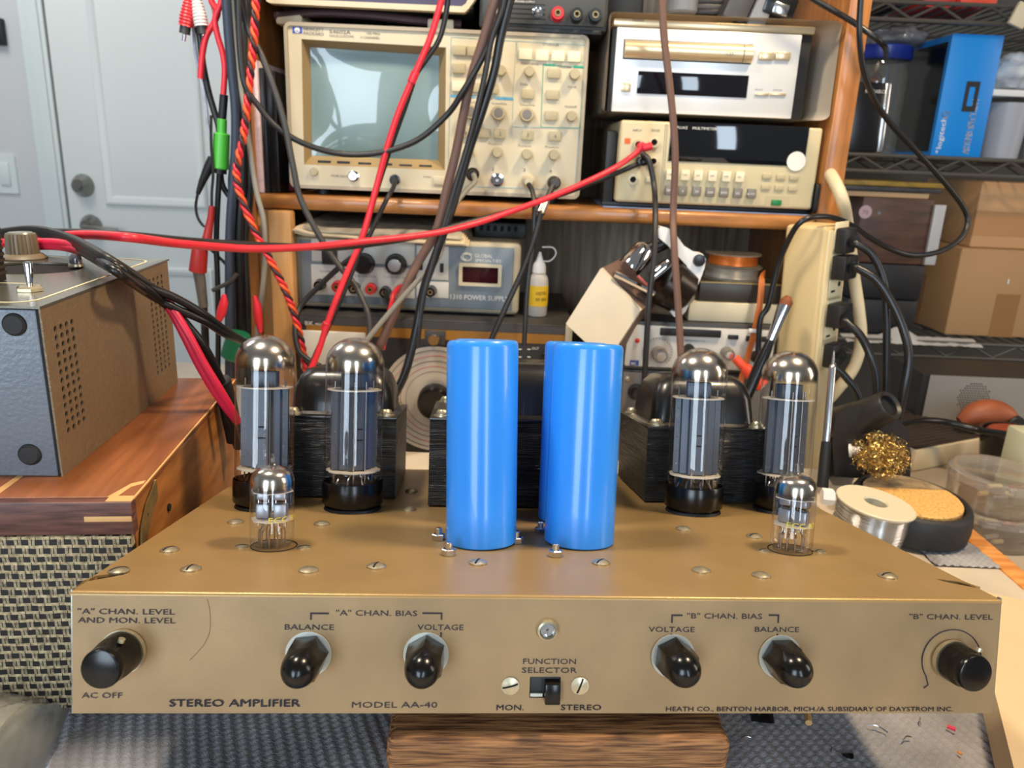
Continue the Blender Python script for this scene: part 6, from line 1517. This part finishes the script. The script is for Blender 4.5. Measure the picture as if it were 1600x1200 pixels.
# stacked clear jars
q = at(1560, 800, 0.71); M_JAR = glass('clear_jar_plastic', (244, 240, 232), 0.04, 1.8, 0.10, (214, 206, 194)); M_LIDC = glass('scuffed_lid_plastic', (236, 230, 220), 0.12, 2.0, 0.26, (214, 206, 194))
ztop = at(1550, 742, 0.70).z; hj = (ztop - ZR - 0.004) / 2; rj = 0.0460; rng = random.Random(3)
for k in range(2):
    z0 = ZR + 0.0006 + k * (hj + 0.0006)
    j_ = thing('clear_jar', ['clear round jar of small parts, lower of the stacked pair at the right', 'clear round jar with a scuffed lid, upper of the stacked pair at the right'][k], 'jar', T(q.x, q.y + 0.01, z0), 'stacked clear jars')
    MB().lathe([(0, 0.0002), (rj * 0.94, 0.0002), (rj * 0.97, 0.003), (rj * 0.98, hj * 0.72), (rj * 0.97, hj * 0.72), (rj * 0.955, 0.004), (0, 0.002)], 56).build('body', M_JAR, j_, smooth=50)
    MB().lathe([(0, hj * 0.97), (rj * 0.80, hj * 0.97), (rj * 0.84, hj), (rj * 0.99, hj * 0.995), (rj * 1.03, hj * 0.96), (rj * 1.03, hj * 0.74), (rj * 1.0, hj * 0.72)], 56).build('lid', M_LIDC, j_, smooth=40)
    for n_ in range(11 if k == 0 else 7):
        a_, r_ = rng.uniform(0, 6.28), rng.uniform(0.006, rj * 0.72); x, y = r_ * cos(a_), r_ * sin(a_); L = rng.uniform(0.004, 0.008)
        b = MB(); b.cyl((x - L, y, 0.0065 + 0.004 * (n_ % 3)), (x + L, y + rng.uniform(-.004, .004), 0.0065 + 0.004 * (n_ % 3)), rng.uniform(0.0016, 0.003), n=10, bev=0.0006)
        c = ['small_cream_part', 'small_steel_part', 'small_copper_part'][n_ % 3]
        mm = bpy.data.materials.get(c) or mat(c, {'small_cream_part': (214, 196, 150), 'small_steel_part': (190, 190, 190), 'small_copper_part': (176, 96, 60)}[c], 0.35, 0.4 if 'cream' not in c else 0)
        o = b.build('small_part', mm)
        o.matrix_world = j_.matrix_world @ o.matrix_world
        tag(o, 'tiny electronic component inside the %s clear jar' % ('lower' if k == 0 else 'upper'), 'component', 'components in the %s jar' % ('lower' if k == 0 else 'upper'))

# cream box with dark mesh top, radio back, orange case
A = atz(1426, 738, ZR); B2 = atz(1538, 715, ZR)
ux = Vector((B2.x - A.x, B2.y - A.y, 0)); L = ux.length; ang = math.degrees(math.atan2(ux.y, ux.x))
F = T(A.x, A.y, ZR + 0.0003) @ RZ(ang); zt = local(F, 1426, 706)[1]
eb = thing('cream_speaker_box', 'small cream box with a dark ribbed top behind the soldering stand', 'box', F)
MB().box(0, L, 0, 0.13, 0, zt, 0.002).build('case', mat('pale_cream_case', (226, 208, 172), 0.5), eb)
b = MB(); b.box(0.003, L - 0.003, 0.004, 0.126, zt - 0.0004, zt + 0.0006)
for k in range(14): b.box(0.006, L - 0.006, 0.010 + k * 0.0082, 0.0135 + k * 0.0082, zt + 0.0004, zt + 0.0014)
b.build('ribbed_top', mat('dark_brown_ribs', (62, 50, 40), 0.6), eb)
F = T(*at(1424, 690, 1.02)) @ RZ(0); F.translation.z = ZR + 0.0003
rd = thing('grey_radio', 'grey metal radio back with a round perforated grille under the wire rack', 'radio', F)
zt = local(F, 1500, 588)[1]; hs = []
gx, gz = local(F, 1521, 622)
for i in range(-6, 7):
    for j in range(-6, 7):
        x, z = i * 0.0036 + (0.0018 if j % 2 else 0), j * 0.0034
        if x * x + z * z < 0.0225 ** 2: hs.append(circ(gx + x, gz + z, 0.0012, 8))
MB().box(0, 0.28, 0.0035, 0.10, 0, zt).build('case', mat('dark_radio_case', (44, 42, 40), 0.5), rd)
MB().plate([(0.008, 0.002), (0.28, 0.002), (0.28, zt), (0.008, zt)], hs, 0.0012, T(0, 0.0012, 0) @ FRONT).build('back_panel', mat('grey_radio_panel', (134, 128, 120), 0.55), rd)
cable('black_cable', 'black cable lying behind the cream box towards the orange tool', [at(1405, 664, 0.84), at(1440, 657, 0.87), at(1480, 660, 0.88), at(1530, 672, 0.865), at(1560, 677, 0.835), at(1595, 682, 0.80), at(1660, 690, 0.775)], 0.0042, M_CORD)
q = at(1585, 700, 0.87)
bw = thing('dark_bowl', 'dark bowl with rust coloured contents at the right edge under the rack', 'bowl', T(q.x, q.y, ZR + 0.0003))
hb_ = at(1585, 676, 0.87).z - ZR
MB().lathe([(0, 0), (0.030, 0), (0.036, hb_ * 0.6), (0.040, hb_), (0.037, hb_), (0.033, hb_ * 0.6), (0.0, hb_ * 0.3)], 40).build('body', M_BLKP, bw)
tag(MB().lathe([(0, hb_ + 0.006), (0.016, hb_ + 0.005), (0.031, hb_ + 0.0005), (0.0345, hb_ - 0.004), (0.0, hb_ - 0.01)], 32, T(q.x, q.y, ZR + 0.0003)).build('rust_filling', mat('rust_red_filling', (148, 66, 34), 0.7, var=0.2, vs=80)), 'rust coloured disc lying in the dark bowl at the right edge', 'filling')
ot = thing('orange_tool', 'orange tool body with a black nozzle lying in front of the grey radio', 'tool', Matrix.Translation(at(1545, 655, 0.93))); o = ot.matrix_world.translation
MB().tube(spline([at(1500, 660, 0.955) - o, at(1520, 650, 0.955) - o, at(1545, 645, 0.955) - o, at(1570, 648, 0.95) - o, at(1590, 660, 0.945) - o], 6), [0.008 + 0.010 * sin(pi * min(1, k / 22)) for k in range(25)], 18).build('body', mat('burnt_orange_plastic', (150, 80, 46), 0.5, var=0.2, vs=40), ot, smooth=60)
MB().cyl(at(1582, 660, 0.945) - o, at(1590, 664, 0.935) - o, 0.011, n=20, bev=0.002).build('nozzle', M_BLKM, ot)
q = at(1592, 755, 0.765)
tag(MB().box(0, 0.05, 0, 0.04, 0, at(1592, 682, 0.765).z - ZR, 0.003).build('pale_green_box', mat('pale_sage_box', (190, 190, 160), 0.5), M=T(q.x, q.y, ZR + 0.0003)), 'pale sage green box cut by the right frame edge above the jars', 'box')

# ------------------------------------------------------------------ wire rack and its load
YR = 1.25; M_RACK = mat('grey_epoxy_wire', (96, 94, 88), 0.4, 0.5)
rk = thing('wire_rack', 'grey wire shelving rack with zigzag edges behind the bench on the right', 'shelving rack', T(0.66, YR, -0.85))
o = rk.matrix_world.translation
RX0, RX1, RD = 0.45, 1.30, 0.40
LEV = [at(1480, 247, YR).z, at(1480, 536, YR).z, at(1480, 6, YR).z]
for zl in LEV:
    b = MB()
    for y in (0.0, RD):
        for dz in (0.0, -0.024): b.cyl((RX0 - o.x, y, zl - o.z + dz), (RX1 - o.x, y, zl - o.z + dz), 0.0032, n=8)
    n = 22; zz = []
    for k in range(n + 1): zz.append((RX0 - o.x + (RX1 - RX0) * k / n, 0.0, zl - o.z - (0.022 if k % 2 else 0.002)))
    b.tube(zz, 0.0022, 6); b.tube([(x, RD, z) for x, y, z in zz], 0.0022, 6)
    k = 0
    while RX0 + 0.01 + k * 0.022 < RX1: x = RX0 + 0.01 + k * 0.022 - o.x; b.cyl((x, 0, zl - o.z), (x, RD, zl - o.z), 0.0017, n=6); k += 1
    for y in (0.13, 0.27): b.cyl((RX0 - o.x, y, zl - o.z - 0.004), (RX1 - o.x, y, zl - o.z - 0.004), 0.0028, n=6)
    b.build('wire_shelf', M_RACK, rk)
for x in (RX0 - 0.004, RX1 + 0.004):
    for y in (0.0, RD): MB().cyl((x - o.x, y, 0), (x - o.x, y, 1.9), 0.0125, n=16).build('rack_post', M_RACK, rk)
Z0, Z1, Z2 = LEV[0] + 0.0036, LEV[1] + 0.0036, LEV[2] + 0.0036


def rbox(name, label, cat, x0, x1, ytop, zbase, Y, depth, m, bev=0.002, group=None, ybot=None):
    a = at(x0, ytop, Y); c = at(x1, ytop, Y); z1 = (a.z + c.z) / 2
    return tag(MB().box(0, c.x - a.x, 0, depth, 0, z1 - zbase, bev).build(name, m, M=T(a.x, Y, zbase)), label, cat, group)


# blue headset box
a, c = at(1453, 246, 1.27), at(1530, 250, 1.27); F = T(a.x, 1.27, Z0); zt = at(1482, 52, 1.27).z - Z0; w_ = c.x - a.x
bb = thing('blue_carton', 'bright blue product carton with white vertical lettering on the rack', 'carton', F)
M_BBOX = mat('bright_blue_carton', (0, 130, 214), 0.4)
MB().box(0, w_, 0, 0.001, 0, zt, 0.0003).build('front_face', M_BBOX, bb); MB().box(0.0008, w_ - 0.0004, 0.001, 0.21, 0.0004, zt - 0.0006).build('carton_body', M_BBOX, bb)
MB().box(-0.0003, 0.0009, 0.010, 0.20, 0.006, zt - 0.010).build('side_window', mat('dark_side_window', (16, 22, 26), 0.15), bb)
hx, hz_ = local(F, 1517, 151); MB().plate(rrect(hx - 0.0105, hx + 0.0105, hz_ - 0.022, hz_ + 0.022, 0.001), [rrect(hx - 0.0045, hx + 0.0045, hz_ - 0.014, hz_ + 0.014, 0.001)], 0.0006, T(0, 0.0, 0) @ FRONT).build('hang_tab', M_BLKM, bb)
x, z = local(F, 1513, 241); x2, z2 = local(F, 1526, 156)
MB().text('ARTEMIS SPECTRUM', x, z, z2 - z, 0.0105, rot=90, bold=0.02).build('lettering', M_WPRINT, bb, smooth=0)
x, z = local(F, 1464, 232); MB().text('logitech', x + 0.006, z, 0.046, 0.008, rot=90).build('lettering', M_WPRINT, bb, smooth=0)
x, z = local(F, 1475, 185); MB().text('G', x + 0.006, z, 0.010, 0.010, rot=90, bold=0.02).build('lettering', M_WPRINT, bb, smooth=0)
x, z = local(F, 1462, 240); MB().text('+', x + 0.004, z, 0.006, 0.006, rot=90).build('lettering', M_WPRINT, bb, smooth=0)
# jar with blue lid, tablet leaning in front
a, c = at(1336, 120, 1.33), at(1430, 120, 1.33); rj = (c.x - a.x) / 2; zt = at(1384, 92, 1.33).z - Z0; zl = at(1384, 70, 1.33).z - Z0
jr = thing('blue_lid_jar', 'big clear plastic jar with a dark blue lid on the rack', 'jar', T((a.x + c.x) / 2, 1.36, Z0))
MB().lathe([(0, 0), (rj * 0.94, 0), (rj * 0.97, 0.004), (rj * 0.97, zt * 0.85), (rj * 0.86, zt), (0.0, zt)], 48).build('body', glass('jar_plastic', (236, 236, 232), 0.03, 2.0, 0.06), jr, smooth=50)
MB().lathe([(0, zt), (rj * 0.98, zt), (rj, zt + 0.002), (rj, zl - 0.002), (rj * 0.97, zl), (0, zl)], 48).build('lid', mat('navy_lid', (30, 50, 140), 0.3), jr)
rn = random.Random(9)
for k in range(22):
    an, r_ = rn.uniform(0, 6.28), rn.uniform(0, rj * 0.72); s = rn.uniform(0.006, 0.012); c3 = [(112, 70, 44), (66, 60, 56), (150, 140, 126), (92, 40, 34), (40, 44, 50)][k % 5]
    nm = 'jar_part_%d' % (k % 5); m_ = bpy.data.materials.get(nm) or mat(nm, c3, 0.5)
    tag(MB().box(-s, s, -s * .6, s * .6, -s * .5, s * .5, 0.003).build('salvaged_part', m_, M=jr.matrix_world @ T(r_ * cos(an), r_ * sin(an), 0.016 + k * zt * 0.034) @ RZ(k * 50) @ RY(k * 37)), 'salvaged part inside the blue lidded jar', 'part', 'parts in the blue lidded jar')
a = at(1318, 222, 1.262); tb = thing('tablet', 'black tablet with a silver edge standing in front of the blue lidded jar', 'tablet', T(a.x, 1.262, Z0) @ RX(-4))
wt = at(1372, 222, 1.262).x - a.x; zt = at(1340, 126, 1.262).z - Z0
MB().box(0, wt, 0, 0.006, 0, zt, 0.002).build('screen_body', M_BLKP, tb); MB().box(wt + 0.0002, wt + 0.009, -0.001, 0.008, 0, zt, 0.002).build('silver_edge', M_STEEL, tb)
x_ = 0.012; MB().text('RESEARCH', x_ + 0.012, zt - 0.016, 0.034, 0.005).build('lettering', M_WPRINT, tb, smooth=0)
b = MB()


def lump(cx, rx, ry, rz, seed, amp=0.35, nu=28, nv=16):
    def fn(u, v):
        th, ph = 2 * pi * u, pi * (v - 0.5) * 0.999
        d_ = Vector((cos(th) * cos(ph), sin(th) * cos(ph), sin(ph))); n_ = 1 + amp * mnoise.noise(d_ * 2.6 + Vector((seed, 0, 0)))
        return (d_.x * rx * n_, d_.y * ry * n_, max(-rz * 0.8, d_.z * rz * n_) + rz * 0.8)
    return MB().grid(fn, nu, nv)


tag(lump(0, 0.045, 0.05, 0.018, 2).build('plastic_bag', glass('grey_bag_film', (220, 222, 228), 0.2, 2.0, 0.4, (170, 174, 184)), M=T(at(1404, 60, 1.36).x, 1.37, jr.matrix_world.translation.z + zl + 0.0004), smooth=60), 'grey plastic bag lying on the blue jar lid', 'bag')
tag(lump(0, 0.042, 0.05, 0.030, 8).build('white_bag', mat('white_bag_film', (206, 210, 214), 0.5), M=T(at(1572, 140, 1.36).x, 1.36, at(1572, 140, 1.36).z), smooth=60), 'crumpled white bag right of the blue carton', 'bag')
q = at(1545, 150, 1.33); 
tag(MB().box(0, 0.12, 0, 0.14, 0, 0.010, 0.001).build('white_tray', M_WHITE, M=T(q.x, 1.32, q.z)), 'white tray under the crumpled white bag', 'tray')
for k in range(2):
    q = at(1564 + 68 * k, 247, 1.35); zt = at(1560, 158, 1.35).z - Z0
    tag(MB().lathe([(0, 0), (0.028, 0), (0.034, zt * 0.97), (0.031, zt * 0.97), (0.026, 0.004), (0, 0.004)], 32, T(q.x, 1.36, Z0)).build('grey_tub', mat('pale_grey_tub_%d' % k, (164 - 16 * k, 166 - 16 * k, 172 - 16 * k), 0.4)), ['pale grey tub right of the blue carton', 'darker grey tub at the right frame edge on the rack'][k], 'tub', 'grey tubs on the rack')
tag(lump(0, 0.016, 0.012, 0.016, 4, 0.6, 14, 8).build('green_lump', mat('dark_green_lump', (34, 52, 40), 0.6), M=T(at(1575, 190, 1.30).x, 1.285, at(1575, 200, 1.3).z), smooth=50), 'dark green lump hanging in front of the grey tubs', 'lump') if False else None
# top shelf: red and pale things
rbox('red_box', 'red box at the top of the rack, left part', 'box', 1448, 1500, -30, Z2, 1.30, 0.12, mat('brick_red_box', (186, 58, 44), 0.5))
rbox('red_box', 'orange red box at the top of the rack, right part', 'box', 1508, 1566, -34, Z2, 1.29, 0.12, mat('vermilion_box', (214, 70, 40), 0.5))
rbox('dark_box', 'dark box at the top left of the rack', 'box', 1362, 1430, -36, Z2, 1.30, 0.15, M_BLKM)
cl_ = at(1592, 25, 1.235)
tag(MB().box(-0.012, 0.012, -0.004, 0.004, -0.016, 0.016, 0.002).build('pale_tag', M_CREAM, M=Matrix.Translation(cl_ + Vector((0, -0.004, 0))) @ RY(20)), 'small cream tag clipped to the top rack rail', 'tag')
# below the middle shelf, standing on the lower shelf
M_CARD = mat('brown_cardboard', (172, 132, 88), 0.7, var=0.05, vs=10); M_CARD2 = mat('pale_cardboard', (192, 148, 102), 0.7, var=0.05, vs=10); M_TAPE = mat('packing_tape', (150, 108, 66), 0.25)
a, c = at(1474, 530, 1.30), at(1640, 530, 1.30); zt = at(1520, 388, 1.30).z
big_ = thing('cardboard_box', 'large brown cardboard box on the lower rack shelf', 'cardboard box', T(a.x, 1.30, Z1)); w_ = c.x - a.x; h1 = zt - Z1
MB().box(0, w_, 0, 0.26, 0, h1, 0.003).build('carton_body', M_CARD, big_); MB().box(0.075, 0.115, -0.0006, 0.001, 0, h1 * 0.5).build('tape', M_TAPE, big_); MB().box(-0.0006, 0.001, 0.09, 0.15, 0, h1 * 0.6).build('tape', M_TAPE, big_)
x, z = local(T(a.x, 1.30, Z1), 1575, 440); MB().box(x - .001, x + .001, -0.0012, -0.0004, z - 0.004, z + 0.004).build('torn_patch', M_WHITE, big_)
a2, c2 = at(1515, 383, 1.315), at(1650, 383, 1.315); zt2 = at(1560, 284, 1.315).z
sm = thing('cardboard_box', 'smaller paler cardboard box on top of the large brown one', 'cardboard box', T(a2.x, 1.315, Z1 + h1 + 0.0004))
MB().box(0, c2.x - a2.x, 0, 0.18, 0, zt2 - Z1 - h1 - 0.0004, 0.003).build('carton_body', M_CARD2, sm); MB().box(0, c2.x - a2.x, -0.0006, 0.001, 0.020, 0.060).build('tape', mat('pale_tape', (178, 132, 88), 0.3), sm)
a3 = at(1466, 376, 1.42); tag(MB().box(0, 0.06, 0, 0.1, 0, at(1470, 285, 1.42).z - Z1 - h1 - 0.0004, 0.002).build('cardboard_box', mat('painted_shade_cardboard', (150, 118, 84), 0.7), M=T(a3.x, 1.40, Z1 + h1 + 0.0004)), 'dim left side of the paler cardboard box, painted darker as its own block', 'cardboard box')  # darker block stands in for the shaded side of the smaller box
a = at(1315, 530, 1.28); c = at(1424, 530, 1.28); zc = at(1370, 412, 1.28).z - Z1
for k in range(2):
    tag(MB().box(0, c.x - a.x, 0, 0.22, 0, zc / 2 - 0.0006, 0.003).build('black_box', M_BLKM, M=T(a.x + 0.004 * k, 1.28 + 0.006 * k, Z1 + k * zc / 2)), ['lower black box on the lower rack shelf', 'upper black box on the lower rack shelf'][k], 'box', 'black boxes on the rack')
F = T(a.x, 1.285, Z1 + zc + 0.0004); zs = at(1370, 308, 1.285).z - F.translation.z
spb = thing('wooden_speaker', 'dark brown wooden speaker box with a pale edge and round sticker', 'speaker', F)
MB().box(0, c.x - a.x - 0.002, 0, 0.2, 0, zs, 0.002).build('cabinet', wood('dark_walnut_box', (62, 42, 32), (88, 60, 46), (2, 10, 14), 8, 0.5), spb)
MB().box(c.x - a.x - 0.0018, c.x - a.x + 0.016, -0.004, 0.01, 0.001, zs - 0.008, 0.001).build('pale_edge', mat('pale_grey_edge', (176, 176, 176), 0.4), spb)
x, z = local(F, 1352, 331); MB().lathe([(0, 0.0008), (0.0105, 0.0008), (0.0105, 0), (0, 0)], 28, FA(x, z)).build('round_sticker', mat('pink_grey_sticker', (176, 150, 160), 0.5), spb); MB().text('70', x - 0.005, z - 0.004, 0.010, 0.007, y=-0.0009).build('sticker_print', M_GREYT, spb, smooth=0)
x, z = local(F, 1373, 333); MB().cyl((x, -0.001, z), (x, 0.002, z), 0.003, n=12).build('screw', M_STEEL, spb)
a = at(1434, 372, 1.36); c = at(1466, 372, 1.36)
tag(MB().box(0, c.x - a.x, 0, 0.15, 0, at(1450, 332, 1.36).z - (Z1 + h1) - 0.0004, 0.002).build('grey_box', mat('mid_grey_box', (136, 136, 136), 0.5), M=T(a.x, 1.39, Z1 + h1 + 0.0006)), 'plain grey box between the wooden speaker and cardboard boxes', 'box')
for k, (y0, cc, lb, x1) in enumerate(((300, (196, 160, 116), 'pale wooden board lying on the wooden speaker box', 1454), (290, (58, 56, 58), 'dark board lying on the pale board', 1472), (282, (150, 120, 44), 'ochre board topmost on the wooden speaker box', 1476))):
    a = at(1306, 300, 1.285); c = at(x1, 300, 1.285)
    tag(MB().box(0, c.x - a.x, 0, 0.2, 0, 0.0078, 0.001).build('board', mat('board_%d' % k, cc, 0.5), M=T(a.x, 1.287, F.translation.z + zs + 0.0004 + k * 0.0086)), lb, 'board', 'boards on the wooden speaker')


def paperfn(u, v):
    a = at(1318, 548, 1.246); c = at(1530, 548, 1.246)
    return (a.x + (c.x - a.x) * u, 1.236 + 0.038 * v, Z1 - 0.006 * (1 - v) + 0.004 * abs(mnoise.noise((u * 14, v * 4, 0))) + (0.018 * max(0, 1 - abs(u - 0.45) * 7) * v))


tag(MB().grid(paperfn, 50, 6).build('white_film', mat('white_packing_film', (196, 194, 190), 0.6), smooth=60), 'white packing film along the front of the lower rack shelf', 'film')
